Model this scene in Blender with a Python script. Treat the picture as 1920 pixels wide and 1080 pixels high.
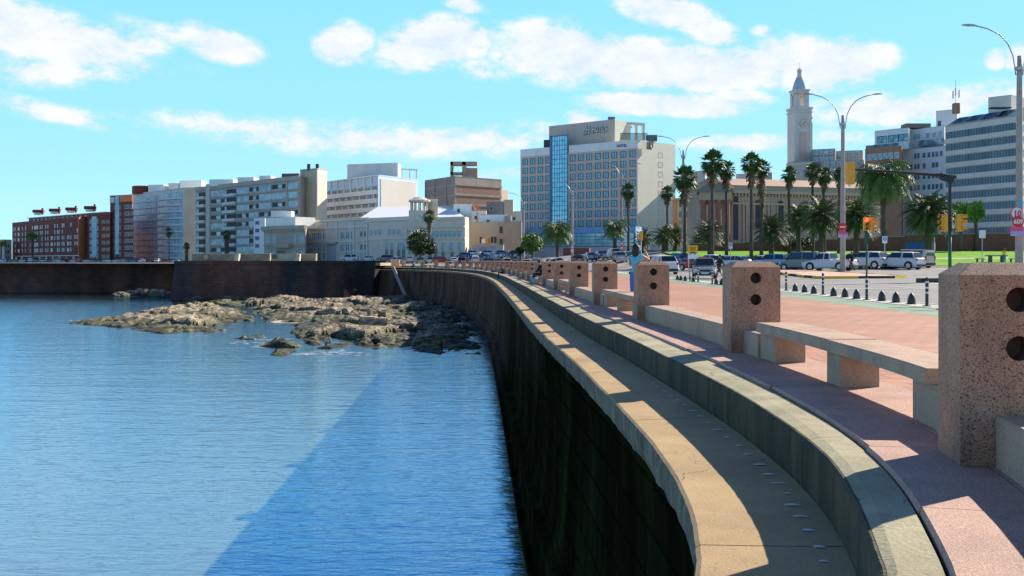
import bpy, bmesh, math, random
from mathutils import Vector, Matrix, noise
for o in list(bpy.data.objects): bpy.data.objects.remove(o)
scene = bpy.context.scene
COL = scene.collection
R_ = math.radians
random.seed(7)
# ------------------------------------------------------------------ camera
FOC, HOR, EYE = 1900.0, 489.0, 1.3          # focal length in photo pixels, horizon row, eye height
cam_d = bpy.data.cameras.new('camera'); cam = bpy.data.objects.new('camera', cam_d); COL.objects.link(cam)
cam.location = (0, 0, EYE); cam.rotation_euler = (R_(90), 0, 0)
cam_d.sensor_width = 36; cam_d.lens = 36*FOC/1920; cam_d.shift_y = -(540-HOR)/1920
cam_d.clip_start = 0.05; cam_d.clip_end = 12000
scene.camera = cam
# ------------------------------------------------------------------ light
SUN_AZ, SUN_EL = 35.0, 31.0                  # degrees from +X towards +Y, elevation
sv = Vector((math.cos(R_(SUN_AZ))*math.cos(R_(SUN_EL)), math.sin(R_(SUN_AZ))*math.cos(R_(SUN_EL)), math.sin(R_(SUN_EL))))
sl = bpy.data.lights.new('sun', 'SUN'); so = bpy.data.objects.new('sun', sl); COL.objects.link(so)
sl.energy = 5.0; sl.angle = R_(0.5); sl.color = (1.0, 0.90, 0.76)
so.rotation_euler = sv.to_track_quat('Z', 'Y').to_euler(); so.location = (30, 20, 60)
scene.view_settings.view_transform = 'Standard'; scene.view_settings.look = 'None'
scene.view_settings.gamma = 1.0; scene.view_settings.exposure = 0.86

def px_az(px): return math.atan((px-960)/FOC)
def px_el(px, py): return math.atan((HOR-py)/math.hypot(FOC, px-960))
# clouds: px, py, half width, half height, tilt deg, weight
CLOUDS = [(60,60,190,42,10,1.0),(190,75,110,30,5,.7),(60,135,260,26,-4,.5),(60,200,170,16,14,.5),(150,215,260,18,3,.28),
 (415,82,75,28,12,.9),(300,60,120,18,12,.35),(645,80,55,34,0,1.1),(820,80,110,42,-10,1.05),(900,130,70,20,15,.45),(470,240,200,20,6,.55),
 (700,262,340,32,2,.62),(840,262,280,26,0,.62),(1060,100,135,50,8,1.1),(1200,120,190,40,5,1.15),(1330,130,190,36,0,1.1),(1560,122,100,38,-3,1.3),(1470,110,90,38,0,.8),
 (1130,150,150,16,0,.4),(1250,20,95,26,12,1.0),(1340,62,60,22,18,.8),(1180,194,90,18,4,1.0),(1290,196,120,20,6,1.0),(1390,182,60,15,8,.7),(1090,222,35,15,0,.8),(1400,268,130,15,0,.7),
 (1680,205,150,28,0,.85),(1800,190,140,30,0,.6),(1425,60,24,12,0,.6),(875,10,45,14,14,.8),(1868,110,18,16,-20,.9),(1915,105,30,20,0,.9),(1010,240,60,20,0,.4),(940,325,60,14,0,.4),(1560,260,160,18,0,.5)]
w = bpy.data.worlds.new('World'); scene.world = w; w.use_nodes = True
nt = w.node_tree; N = nt.nodes; L = nt.links; N.clear()
def nd(t, **k):
    n = N.new(t)
    for a, b in k.items(): setattr(n, a, b)
    return n
def mth(op, a, b=None, c=None, clamp=False):
    n = nd('ShaderNodeMath', operation=op, use_clamp=clamp)
    for i, v in enumerate((a, b, c)):
        if v is None: continue
        if isinstance(v, (int, float)): n.inputs[i].default_value = v
        else: L.new(v, n.inputs[i])
    return n.outputs[0]
out = nd('ShaderNodeOutputWorld'); bg = nd('ShaderNodeBackground'); L.new(bg.outputs[0], out.inputs[0]); bg.inputs[1].default_value = 0.095
sky = nd('ShaderNodeTexSky', sky_type='NISHITA', sun_disc=False, sun_elevation=R_(SUN_EL), sun_rotation=R_(90-SUN_AZ), altitude=0, air_density=1.0, dust_density=0.6, ozone_density=1.6)
tc = nd('ShaderNodeTexCoord'); sx = nd('ShaderNodeSeparateXYZ'); L.new(tc.outputs['Generated'], sx.inputs[0])
az = mth('ARCTAN2', sx.outputs[0], sx.outputs[1]); el = mth('ARCSINE', sx.outputs[2])
cv = nd('ShaderNodeCombineXYZ'); L.new(az, cv.inputs[0]); L.new(el, cv.inputs[1])
# billowy warp of the lookup so outlines are ragged
nw = nd('ShaderNodeTexNoise'); nw.inputs['Scale'].default_value = 20; nw.inputs['Detail'].default_value = 10; nw.inputs['Roughness'].default_value = .66
mw = nd('ShaderNodeMapping'); mw.inputs['Scale'].default_value = (1, 1.7, 1); L.new(cv.outputs[0], mw.inputs[0]); L.new(mw.outputs[0], nw.inputs[0])
field = None
for (cx, cy, rx, ry, tilt, wt) in CLOUDS:
    m = nd('ShaderNodeMapping', vector_type='TEXTURE')
    m.inputs['Location'].default_value = (px_az(cx), px_el(cx, cy), 0)
    m.inputs['Rotation'].default_value = (0, 0, -R_(tilt)); m.inputs['Scale'].default_value = (rx/FOC*1.35, ry/FOC*1.5, 1)
    L.new(cv.outputs[0], m.inputs[0])
    ln = nd('ShaderNodeVectorMath', operation='LENGTH'); L.new(m.outputs[0], ln.inputs[0])
    f = mth('MULTIPLY', mth('SUBTRACT', 1.0, ln.outputs['Value'], clamp=True), wt)
    field = f if field is None else mth('MAXIMUM', field, f)
# scattered cumulus for the rest of the sky, away from the view direction
n2 = nd('ShaderNodeTexNoise'); n2.inputs['Scale'].default_value = 3.2; n2.inputs['Detail'].default_value = 6
m2 = nd('ShaderNodeMapping'); m2.inputs['Scale'].default_value = (1, 1, 3); L.new(tc.outputs['Generated'], m2.inputs[0]); L.new(m2.outputs[0], n2.inputs[0])
rest = mth('MULTIPLY', mth('SUBTRACT', n2.outputs[0], .52, clamp=True), 3.5)
side = mth('MULTIPLY', mth('SUBTRACT', mth('ABSOLUTE', az), .62, clamp=True), 6.0, clamp=True)
rest = mth('MULTIPLY', rest, side)
field = mth('MAXIMUM', field, mth('MINIMUM', rest, .35))
nn = mth('MULTIPLY', mth('SUBTRACT', nw.outputs[0], .5), 1.9)
dens = mth('ADD', field, mth('MULTIPLY', nn, mth('MULTIPLY', field, 3.0, clamp=True)))
mr = nd('ShaderNodeMapRange', interpolation_type='SMOOTHSTEP'); mr.inputs[1].default_value = .06; mr.inputs[2].default_value = .54; mr.inputs[4].default_value = .95
L.new(dens, mr.inputs[0])
mxs = nd('ShaderNodeMix', data_type='RGBA', blend_type='MULTIPLY'); mxs.inputs[0].default_value = 1
L.new(sky.outputs[0], mxs.inputs[6]); mxs.inputs[7].default_value = (.9, 1.0, 1.05, 1)
rmp = nd('ShaderNodeValToRGB'); mre = nd('ShaderNodeMapRange'); mre.inputs[2].default_value = R_(90); L.new(el, mre.inputs[0]); L.new(mre.outputs[0], rmp.inputs[0])
e_ = rmp.color_ramp.elements; e_[0].position = 0; e_[0].color = (.44,.80,.93,1); e_[1].position = 1; e_[1].color = (.004,.02,.10,1)
for p_, c_ in ((.06,(.32,.70,.90)),(.17,(.235,.64,.90)),(.23,(.10,.36,.84)),(.32,(.02,.15,.58)),(.46,(.008,.06,.26))):
    q_ = e_.new(p_); q_.color = (*c_, 1)
grd = nd('ShaderNodeVectorMath', operation='SCALE'); L.new(rmp.outputs[0], grd.inputs[0]); grd.inputs['Scale'].default_value = 7.5
mxg = nd('ShaderNodeMix', data_type='RGBA'); mxg.inputs[0].default_value = .92; L.new(mxs.outputs[2], mxg.inputs[6]); L.new(grd.outputs[0], mxg.inputs[7])
mxc = nd('ShaderNodeMix', data_type='RGBA'); L.new(mr.outputs[0], mxc.inputs[0]); L.new(mxg.outputs[2], mxc.inputs[6])
cr = nd('ShaderNodeMix', data_type='RGBA'); cr.inputs[6].default_value = (4.5, 5.1, 6.0, 1); cr.inputs[7].default_value = (5.9, 5.95, 6.1, 1)
mr2 = nd('ShaderNodeMapRange'); mr2.inputs[1].default_value = .36; mr2.inputs[2].default_value = .62; L.new(nw.outputs[0], mr2.inputs[0]); L.new(mr2.outputs[0], cr.inputs[0])
L.new(cr.outputs[2], mxc.inputs[7]); L.new(mxc.outputs[2], bg.inputs[0])

# ------------------------------------------------------------------ materials
MATS = {}
def mat(name, c1, c2=None, rough=.8, scale=3.0, bump=0.0, bscale=None, metal=0.0, detail=5, spec=.5, stretch=(1,1,1), c3=None, lo=.35, hi=.65, speck=None, coat=0, coords='Object'):
    """noise-mixed colours; speck=(scale, colour, threshold) adds voronoi grains"""
    if name in MATS: return MATS[name]
    m = bpy.data.materials.new(name); MATS[name] = m; m.use_nodes = True
    t = m.node_tree; n = t.nodes; l = t.links; b = n['Principled BSDF']
    b.inputs['Roughness'].default_value = rough; b.inputs['Metallic'].default_value = metal
    b.inputs['Specular IOR Level'].default_value = spec; b.inputs['Coat Weight'].default_value = coat
    b.inputs['Base Color'].default_value = (*c1, 1)
    if c2 is None and speck is None and not bump: return m
    tcn = n.new('ShaderNodeTexCoord'); mp = n.new('ShaderNodeMapping'); mp.inputs['Scale'].default_value = stretch
    l.new(tcn.outputs[coords], mp.inputs[0])
    colout = None
    if c2 is not None:
        ns = n.new('ShaderNodeTexNoise'); ns.inputs['Scale'].default_value = scale; ns.inputs['Detail'].default_value = detail; ns.inputs['Roughness'].default_value = .6
        l.new(mp.outputs[0], ns.inputs[0])
        r = n.new('ShaderNodeValToRGB'); l.new(ns.outputs[0], r.inputs[0])
        r.color_ramp.elements[0].position = lo; r.color_ramp.elements[0].color = (*c1, 1)
        r.color_ramp.elements[1].position = hi; r.color_ramp.elements[1].color = (*c2, 1)
        if c3 is not None:
            e = r.color_ramp.elements.new((lo+hi)/2); e.color = (*c3, 1)
        colout = r.outputs[0]
    if speck is not None:
        specks = speck if isinstance(speck, list) else [speck]
        for (ss, sc, th) in specks:
            v = n.new('ShaderNodeTexVoronoi'); v.inputs['Scale'].default_value = ss; l.new(mp.outputs[0], v.inputs['Vector'])
            wn = n.new('ShaderNodeSeparateColor'); l.new(v.outputs['Color'], wn.inputs[0])
            gt = n.new('ShaderNodeMath'); gt.operation = 'LESS_THAN'; gt.inputs[1].default_value = th; l.new(wn.outputs[0], gt.inputs[0])
            mx = n.new('ShaderNodeMix'); mx.data_type = 'RGBA'; l.new(gt.outputs[0], mx.inputs[0])
            if colout is not None: l.new(colout, mx.inputs[6])
            else: mx.inputs[6].default_value = (*c1, 1)
            mx.inputs[7].default_value = (*sc, 1); colout = mx.outputs[2]
    if colout is not None: l.new(colout, b.inputs['Base Color'])
    if bump:
        nb = n.new('ShaderNodeTexNoise'); nb.inputs['Scale'].default_value = bscale or scale*4; nb.inputs['Detail'].default_value = 6
        l.new(mp.outputs[0], nb.inputs[0])
        bp = n.new('ShaderNodeBump'); bp.inputs['Strength'].default_value = bump; bp.inputs['Distance'].default_value = .02
        l.new(nb.outputs[0], bp.inputs['Height']); l.new(bp.outputs[0], b.inputs['Normal'])
    return m
def emis(name, c, s):
    if name in MATS: return MATS[name]
    m = mat(name, c, rough=.4); b = m.node_tree.nodes['Principled BSDF']
    b.inputs['Emission Color'].default_value = (*c, 1); b.inputs['Emission Strength'].default_value = s
    return m

# ------------------------------------------------------------------ object helpers
WL = {}
def tag(o, label=None, cat=None, group=None, kind=None):
    if label: o['label'] = label
    if cat: o['category'] = cat
    if group: o['group'] = group
    if kind: o['kind'] = kind
    return o
def thing(name, label, cat, loc=(0,0,0), group=None, rz=0):
    o = bpy.data.objects.new(name, None); COL.objects.link(o); o.location = loc; o.rotation_euler = (0,0,rz)
    o.empty_display_size = .3; WL[o] = Vector(loc)
    return tag(o, label, cat, group)
class MB:
    def __init__(s): s.v = []; s.f = []; s.m = []
    def face(s, pts, m=0):
        k = len(s.v); s.v.extend([tuple(p) for p in pts]); s.f.append(tuple(range(k, k+len(pts)))); s.m.append(m)
    def grid(s, rows, m=0, closed=False, cap=False):
        k = len(s.v); n = len(rows[0])
        for r in rows: s.v.extend([tuple(p) for p in r])
        for i in range(len(rows)-1):
            for j in range(n if closed else n-1):
                a = k+i*n+j; b = k+i*n+(j+1) % n
                s.f.append((a, b, b+n, a+n)); s.m.append(m)
        if cap:
            s.f.append(tuple(k+j for j in reversed(range(n)))); s.m.append(m)
            s.f.append(tuple(k+(len(rows)-1)*n+j for j in range(n))); s.m.append(m)
    def prism(s, poly, z0, z1, m=0):
        k = len(s.v); n = len(poly)
        z0f = z0 if callable(z0) else (lambda x, y: z0); z1f = z1 if callable(z1) else (lambda x, y: z1)
        for p in poly: s.v.append((p[0], p[1], z0f(p[0], p[1])))
        for p in poly: s.v.append((p[0], p[1], z1f(p[0], p[1])))
        for i in range(n):
            j = (i+1) % n; s.f.append((k+i, k+j, k+n+j, k+n+i)); s.m.append(m)
        s.f.append(tuple(k+i for i in reversed(range(n)))); s.m.append(m)
        s.f.append(tuple(k+n+i for i in range(n))); s.m.append(m)
    def box(s, c, sz, m=0, rz=0, M=None):
        x, y, z = (q/2 for q in sz); pts = []
        cr, sr = math.cos(rz), math.sin(rz)
        for dz in (-z, z):
            for dx, dy in ((-x,-y),(x,-y),(x,y),(-x,y)):
                p = Vector((c[0]+dx*cr-dy*sr, c[1]+dx*sr+dy*cr, c[2]+dz))
                pts.append(M @ p if M is not None else p)
        s.hexa(pts, m)
    def hexa(s, p, m=0):
        k = len(s.v); s.v.extend([tuple(q) for q in p])
        for f in ((3,2,1,0),(4,5,6,7),(0,1,5,4),(1,2,6,5),(2,3,7,6),(3,0,4,7)):
            s.f.append(tuple(k+i for i in f)); s.m.append(m)
    def tube(s, path, rad, n=8, m=0, cap=True):
        path = [Vector(p) for p in path]
        if not isinstance(rad, (list, tuple)): rad = [rad]*len(path)
        rows = []; up = Vector((0,0,1)); prev = None
        for i, p in enumerate(path):
            t = (path[min(i+1, len(path)-1)]-path[max(i-1, 0)])
            if t.length < 1e-9: t = Vector((0,0,1))
            t.normalize()
            a = prev if prev is not None else (Vector((1,0,0)) if abs(t.z) > .9 else up)
            a = (a - t*a.dot(t)); 
            if a.length < 1e-6: a = t.orthogonal()
            a.normalize(); prev = a; b = t.cross(a)
            rows.append([p+(a*math.cos(2*math.pi*j/n)+b*math.sin(2*math.pi*j/n))*rad[i] for j in range(n)])
        s.grid(rows, m, closed=True, cap=cap)
    def lathe(s, prof, c=(0,0,0), n=16, m=0, cap=True):
        rows = [[(c[0]+r*math.cos(2*math.pi*j/n), c[1]+r*math.sin(2*math.pi*j/n), c[2]+z) for j in range(n)] for r, z in prof]
        s.grid(rows, m, closed=True, cap=cap)
    def disc(s, c, nrm, r, th=.02, n=20, m=0):
        c = Vector(c); nrm = Vector(nrm).normalized(); s.tube([c-nrm*th/2, c+nrm*th/2], r, n, m)
    def build(s, name, mats, parent=None, smooth=False):
        me = bpy.data.meshes.new(name)
        off = WL.get(parent, Vector((0,0,0)))
        vs = [(a-off.x, b-off.y, c-off.z) for a, b, c in s.v] if off.length else s.v
        me.from_pydata(vs, [], s.f)
        if not isinstance(mats, (list, tuple)): mats = [mats]
        for q in mats: me.materials.append(q)
        if len(mats) > 1: me.polygons.foreach_set('material_index', s.m)
        if smooth: me.polygons.foreach_set('use_smooth', [True]*len(me.polygons))
        me.update()
        o = bpy.data.objects.new(name, me); COL.objects.link(o)
        if parent is not None: o.parent = parent; WL[o] = off
        else: WL[o] = Vector((0,0,0))
        return o
def recalc(o):
    bm = bmesh.new(); bm.from_mesh(o.data); bmesh.ops.recalc_face_normals(bm, faces=bm.faces); bm.to_mesh(o.data); bm.free(); return o
def copy_tree(o, parent=None, first=True):
    c = o.copy(); COL.objects.link(c)
    if not first: c.parent = parent
    for ch in list(o.children): copy_tree(ch, c, False)
    return c
def at(px, Y): return (px-960)/FOC*Y
def zat(py, Y): return EYE-(py-HOR)*Y/FOC
def hint(tbl, x):
    if x <= tbl[0][0]: return tbl[0][1]
    for (a, b), (c, d) in zip(tbl, tbl[1:]):
        if x <= c:
            t = (x-a)/(c-a); return b+(d-b)*t
    return tbl[-1][1]
def sstep(a, b, x):
    t = max(0, min(1, (x-a)/(b-a))); return t*t*(3-2*t)
# ------------------------------------------------------------------ seawall curve
RP = [(-14,-14.5),(-8,-7.6),(-4,-3.5),(-2,-1.75),(0,-.3),(2,.83),(3,1.33),(4.18,1.81),(4.9,2.02),(5.8,2.25),(6.7,2.42),(7.9,2.56),(9.92,2.66),(11.7,2.67),(13.6,2.62),(18.6,2.43),(21.7,2.27),(28.5,1.98),(36,1.72),(43.3,1.47),(50,1.25),(67.5,.6),(90,-.3),(116,-1.9),(150,-5.4),(166,-8),(180,-11),(192,-14.7),(202,-19.2),(208,-23.5),(213,-29)]
def catmull(pts, n):
    o = []
    for i in range(len(pts)-1):
        p0 = pts[max(i-1,0)]; p1 = pts[i]; p2 = pts[i+1]; p3 = pts[min(i+2, len(pts)-1)]
        # centripetal-ish via finite differences on Y
        def sl(a, b, c):
            if a is b or b is c: return (c[1]-a[1])/max(c[0]-a[0], 1e-6)
            h1 = b[0]-a[0]; h2 = c[0]-b[0]; return ((b[1]-a[1])/h1*h2+(c[1]-b[1])/h2*h1)/(h1+h2)
        h = p2[0]-p1[0]
        s1 = sl(p0, p1, p2) if i > 0 else (p2[1]-p1[1])/h
        s2 = sl(p1, p2, p3) if i < len(pts)-2 else (p2[1]-p1[1])/h
        for k in range(n):
            t = k/n; y = p1[0]+h*t
            x = (2*t**3-3*t**2+1)*p1[1]+(t**3-2*t**2+t)*h*s1+(-2*t**3+3*t**2)*p2[1]+(t**3-t**2)*h*s2
            o.append((x, y))
    o.append((pts[-1][1], pts[-1][0])); return o
CRV = catmull(RP, 24)
SL = [0.0]
for a, b in zip(CRV, CRV[1:]): SL.append(SL[-1]+math.hypot(b[0]-a[0], b[1]-a[1]))
STOT = SL[-1]
import bisect
def frame(s):
    s = max(0, min(STOT-1e-4, s)); i = max(1, bisect.bisect_right(SL, s)); i = min(i, len(SL)-1)
    a, b = CRV[i-1], CRV[i]; t = (s-SL[i-1])/(SL[i]-SL[i-1])
    p = (a[0]+(b[0]-a[0])*t, a[1]+(b[1]-a[1])*t)
    # smoothed tangent
    i0 = max(0, i-6); i1 = min(len(CRV)-1, i+5); q0, q1 = CRV[i0], CRV[i1]
    d = math.hypot(q1[0]-q0[0], q1[1]-q0[1]); tx, ty = (q1[0]-q0[0])/d, (q1[1]-q0[1])/d
    return p, (tx, ty), (ty, -tx)
def off(s, o):
    p, t, n = frame(s); return (p[0]+n[0]*o, p[1]+n[1]*o)
def s_of_y(y):
    lo, hi = 0, STOT
    for _ in range(40):
        m = (lo+hi)/2
        if frame(m)[0][1] < y: lo = m
        else: hi = m
    return lo
def offC(y): return -hint([(3,-.0),(100,0)], y) - hint([(4,.27),(5.5,.30),(8,.33),(12,.42),(20,.46)], y)
def offE(y): return -hint([(3,1.12),(5.7,1.17),(8,1.26),(12,1.35),(30,1.38)], y)
# ground height of the land
def gnd(x, y):
    r = hint([(78,0),(100,.5),(112,.8),(130,1.6),(150,2.6),(175,3.2),(300,3.6),(600,5)], y)
    l = hint([(100,0),(200,0),(240,.9),(400,.6),(700,1)], y)
    r *= 1-.5*(1-sstep(26, 36, x))*(1-sstep(120, 145, y))
    t = sstep(4, 24, x); return l*(1-t)+r*t
# ------------------------------------------------------------------ setting materials
M_gran = mat('granite_pink', (.50,.225,.125), (.56,.27,.155), rough=.72, scale=2.5, bump=.3, bscale=150, speck=[(170,(.52,.34,.23),.25),(150,(.30,.16,.10),.16),(125,(.11,.065,.05),.10)])
M_gran_hole = mat('granite_hole_dark', (.20,.11,.08), (.14,.08,.06), rough=.9, scale=9)  # dark of the deep recess put into the hole lining colour
M_bench = mat('granite_bench', (.44,.275,.175), (.50,.325,.215), rough=.75, scale=2, bump=.3, bscale=150, speck=[(190,(.52,.36,.26),.28),(170,(.28,.20,.16),.14)])
M_coping = mat('granite_coping', (.40,.225,.155), (.47,.28,.20), rough=.72, scale=1.3, bump=.25, bscale=110, speck=[(190,(.56,.38,.31),.28),(170,(.28,.16,.13),.14)])
M_conc = mat('concrete_tan', (.38,.255,.115), (.46,.32,.155), rough=.85, scale=1.1, bump=.25, bscale=60, speck=[(26,(.36,.25,.14),.012),(60,(.28,.20,.12),.008)], detail=9)
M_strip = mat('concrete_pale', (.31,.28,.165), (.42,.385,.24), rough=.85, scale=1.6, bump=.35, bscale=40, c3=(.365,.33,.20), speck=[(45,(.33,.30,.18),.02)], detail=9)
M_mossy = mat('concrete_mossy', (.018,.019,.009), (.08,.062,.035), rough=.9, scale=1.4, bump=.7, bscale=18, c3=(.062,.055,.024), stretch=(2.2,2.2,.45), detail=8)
M_lip = mat('concrete_edge', (.10,.085,.055), (.26,.21,.14), rough=.9, scale=3.5, bump=.8, bscale=26, detail=8)
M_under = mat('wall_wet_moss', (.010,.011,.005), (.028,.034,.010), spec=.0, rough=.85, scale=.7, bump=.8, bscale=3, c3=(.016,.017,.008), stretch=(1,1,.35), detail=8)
M_brickwall = mat('red_stone_wall', (.26,.11,.08), (.05,.055,.06), rough=.9, scale=.10, c3=(.15,.075,.06), spec=.05, bump=.6, bscale=3, stretch=(1,1,.22), detail=8)
M_tile = mat('promenade_tile', (.45,.215,.125), (.50,.255,.155), rough=.8, scale=.5, c3=(.43,.205,.12), detail=7)
M_green = mat('cycle_lane_green', (.15,.235,.15), (.22,.31,.21), rough=.8, scale=1.1, detail=8)
M_asph = mat('asphalt', (.20,.19,.18), (.27,.26,.24), rough=.9, scale=.25, c3=(.23,.22,.205), detail=9, bump=.2, bscale=60)
M_white = mat('road_paint', (.62,.61,.58), (.42,.41,.38), rough=.8, scale=4, detail=8)
M_kerb = mat('kerb_stone', (.42,.40,.36), (.52,.50,.45), rough=.85, scale=2)
M_grass = mat('lawn_grass', (.11,.26,.012), (.20,.42,.03), rough=.95, scale=.6, c3=(.15,.34,.02), detail=10, bump=.5, bscale=30, spec=.1)
M_ground = mat('ground_earth', (.24,.22,.19), (.30,.28,.24), rough=.95, scale=.05)
M_sand = mat('beach_sand', (.46,.36,.24), (.55,.44,.31), rough=.95, scale=2, bump=.3)
# tile joints for the promenade: fine brick lines in the tile material
def add_joints(m, bw, bh, col, mort=.012, rot=0):
    t = m.node_tree; n = t.nodes; l = t.links; b = n['Principled BSDF']
    src = b.inputs['Base Color'].links[0].from_socket
    tcn = n.new('ShaderNodeTexCoord'); mp = n.new('ShaderNodeMapping'); mp.inputs['Rotation'].default_value = (0,0,rot); l.new(tcn.outputs['Object'], mp.inputs[0])
    br = n.new('ShaderNodeTexBrick'); br.inputs['Scale'].default_value = 1; br.inputs['Brick Width'].default_value = bw; br.inputs['Row Height'].default_value = bh; br.inputs['Mortar Size'].default_value = mort
    br.inputs['Color1'].default_value = (1,1,1,1); br.inputs['Color2'].default_value = (.88,.88,.88,1); br.inputs['Mortar'].default_value = (*col,1)
    l.new(mp.outputs[0], br.inputs[0])
    mx = n.new('ShaderNodeMix'); mx.data_type = 'RGBA'; mx.blend_type = 'MULTIPLY'; mx.inputs[0].default_value = 1
    l.new(src, mx.inputs[6]); l.new(br.outputs[0], mx.inputs[7]); l.new(mx.outputs[2], b.inputs['Base Color'])
add_joints(M_tile, .4, .4, (.60,.56,.54), .016)
def vertical_courses(m, bw, bh, col, mort):
    """stone courses on near-vertical walls, using X and Z"""
    t = m.node_tree; n = t.nodes; l = t.links; b = n['Principled BSDF']; src = b.inputs['Base Color'].links[0].from_socket
    tcn = n.new('ShaderNodeTexCoord'); sp = n.new('ShaderNodeSeparateXYZ'); l.new(tcn.outputs['Object'], sp.inputs[0])
    ad = n.new('ShaderNodeMath'); ad.operation = 'ADD'; l.new(sp.outputs[0], ad.inputs[0]); l.new(sp.outputs[1], ad.inputs[1])
    cb = n.new('ShaderNodeCombineXYZ'); l.new(ad.outputs[0], cb.inputs[0]); l.new(sp.outputs[2], cb.inputs[1])
    br = n.new('ShaderNodeTexBrick'); br.inputs['Scale'].default_value = 1; br.inputs['Brick Width'].default_value = bw; br.inputs['Row Height'].default_value = bh; br.inputs['Mortar Size'].default_value = mort
    br.inputs['Color1'].default_value = (1,1,1,1); br.inputs['Color2'].default_value = (.72,.72,.72,1); br.inputs['Mortar'].default_value = (*col,1); l.new(cb.outputs[0], br.inputs[0])
    mx = n.new('ShaderNodeMix'); mx.data_type = 'RGBA'; mx.blend_type = 'MULTIPLY'; mx.inputs[0].default_value = 1
    l.new(src, mx.inputs[6]); l.new(br.outputs[0], mx.inputs[7]); l.new(mx.outputs[2], b.inputs['Base Color'])
vertical_courses(M_brickwall, 1.6, .55, (.55,.55,.55), .03)

WATER = -6.5
def grime(m, scale, lo_, hi_, dark, stretch=(1,1,1), base=None):
    """dirt and weathering patches with a shape of their own; base=(height) adds splash dirt at the foot"""
    t = m.node_tree; n = t.nodes; l = t.links; b = n['Principled BSDF']; src = b.inputs['Base Color'].links[0].from_socket
    tcn = n.new('ShaderNodeTexCoord'); mp = n.new('ShaderNodeMapping'); mp.inputs['Scale'].default_value = stretch; l.new(tcn.outputs['Object'], mp.inputs[0])
    ns = n.new('ShaderNodeTexNoise'); ns.inputs['Scale'].default_value = scale; ns.inputs['Detail'].default_value = 9; ns.inputs['Roughness'].default_value = .65; ns.inputs['Distortion'].default_value = .4; l.new(mp.outputs[0], ns.inputs[0])
    v = ns.outputs[0]
    if base:
        sp = n.new('ShaderNodeSeparateXYZ'); l.new(tcn.outputs['Object'], sp.inputs[0]); mb_ = n.new('ShaderNodeMapRange'); mb_.inputs[1].default_value = 0; mb_.inputs[2].default_value = base; mb_.inputs[3].default_value = -.16; mb_.inputs[4].default_value = 0; l.new(sp.outputs[2], mb_.inputs[0])
        ad = n.new('ShaderNodeMath'); l.new(v, ad.inputs[0]); l.new(mb_.outputs[0], ad.inputs[1]); v = ad.outputs[0]
    r = n.new('ShaderNodeMapRange'); r.inputs[1].default_value = lo_; r.inputs[2].default_value = hi_; r.inputs[3].default_value = dark; r.inputs[4].default_value = 1; l.new(v, r.inputs[0])
    mx = n.new('ShaderNodeVectorMath'); mx.operation = 'SCALE'; l.new(src, mx.inputs[0]); l.new(r.outputs[0], mx.inputs['Scale']); l.new(mx.outputs[0], b.inputs['Base Color'])
def cracks(m, scale, width, dark):
    t = m.node_tree; n = t.nodes; l = t.links; b = n['Principled BSDF']; src = b.inputs['Base Color'].links[0].from_socket
    tcn = n.new('ShaderNodeTexCoord'); ns = n.new('ShaderNodeTexNoise'); ns.inputs['Scale'].default_value = scale*2.2; ns.inputs['Detail'].default_value = 5; l.new(tcn.outputs['Object'], ns.inputs[0])
    ad = n.new('ShaderNodeVectorMath'); ad.operation = 'MULTIPLY_ADD'; l.new(ns.outputs['Color'], ad.inputs[0]); ad.inputs[1].default_value = (.8/scale,)*3; l.new(tcn.outputs['Object'], ad.inputs[2])
    vo = n.new('ShaderNodeTexVoronoi'); vo.feature = 'DISTANCE_TO_EDGE'; vo.inputs['Scale'].default_value = scale; l.new(ad.outputs[0], vo.inputs['Vector'])
    n2 = n.new('ShaderNodeTexNoise'); n2.inputs['Scale'].default_value = scale*.7; l.new(tcn.outputs['Object'], n2.inputs[0])
    th = n.new('ShaderNodeMapRange'); th.inputs[1].default_value = .48; th.inputs[2].default_value = .62; th.inputs[3].default_value = 0; th.inputs[4].default_value = width; l.new(n2.outputs[0], th.inputs[0])
    lt = n.new('ShaderNodeMath'); lt.operation = 'LESS_THAN'; l.new(vo.outputs['Distance'], lt.inputs[0]); l.new(th.outputs[0], lt.inputs[1])
    mx = n.new('ShaderNodeMix'); mx.data_type = 'RGBA'; l.new(lt.outputs[0], mx.inputs[0]); l.new(src, mx.inputs[6]); mx.inputs[7].default_value = (*dark,1); l.new(mx.outputs[2], b.inputs['Base Color'])
grime(M_gran, 3.0, .30, .52, .62, (1,1,.45), base=.45)
grime(M_bench, 2.2, .34, .52, .74, (1,1,.6))
grime(M_coping, .9, .34, .56, .72)
grime(M_conc, .7, .36, .54, .80); grime(M_conc, 6, .30, .42, .82); cracks(M_conc, .9, .006, (.16,.115,.06))
grime(M_strip, 1.1, .36, .55, .72); grime(M_strip, 9, .30, .42, .8); cracks(M_strip, 1.3, .008, (.12,.11,.07))
grime(M_tile, .22, .36, .58, .84); grime(M_tile, 2.5, .30, .45, .88)
grime(M_asph, .06, .38, .58, .78); grime(M_asph, .5, .33, .46, .85); cracks(M_asph, .12, .0035, (.08,.08,.08))
grime(M_green, .5, .36, .5, .8)
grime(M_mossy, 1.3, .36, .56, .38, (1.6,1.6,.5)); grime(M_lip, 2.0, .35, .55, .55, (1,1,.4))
vertical_courses(M_under, 2.4, .62, (.45,.45,.45), .035); grime(M_under, .35, .35, .6, .45, (1,1,.12)); grime(M_brickwall, .05, .38, .56, .45, (1,1,.35))
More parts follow.
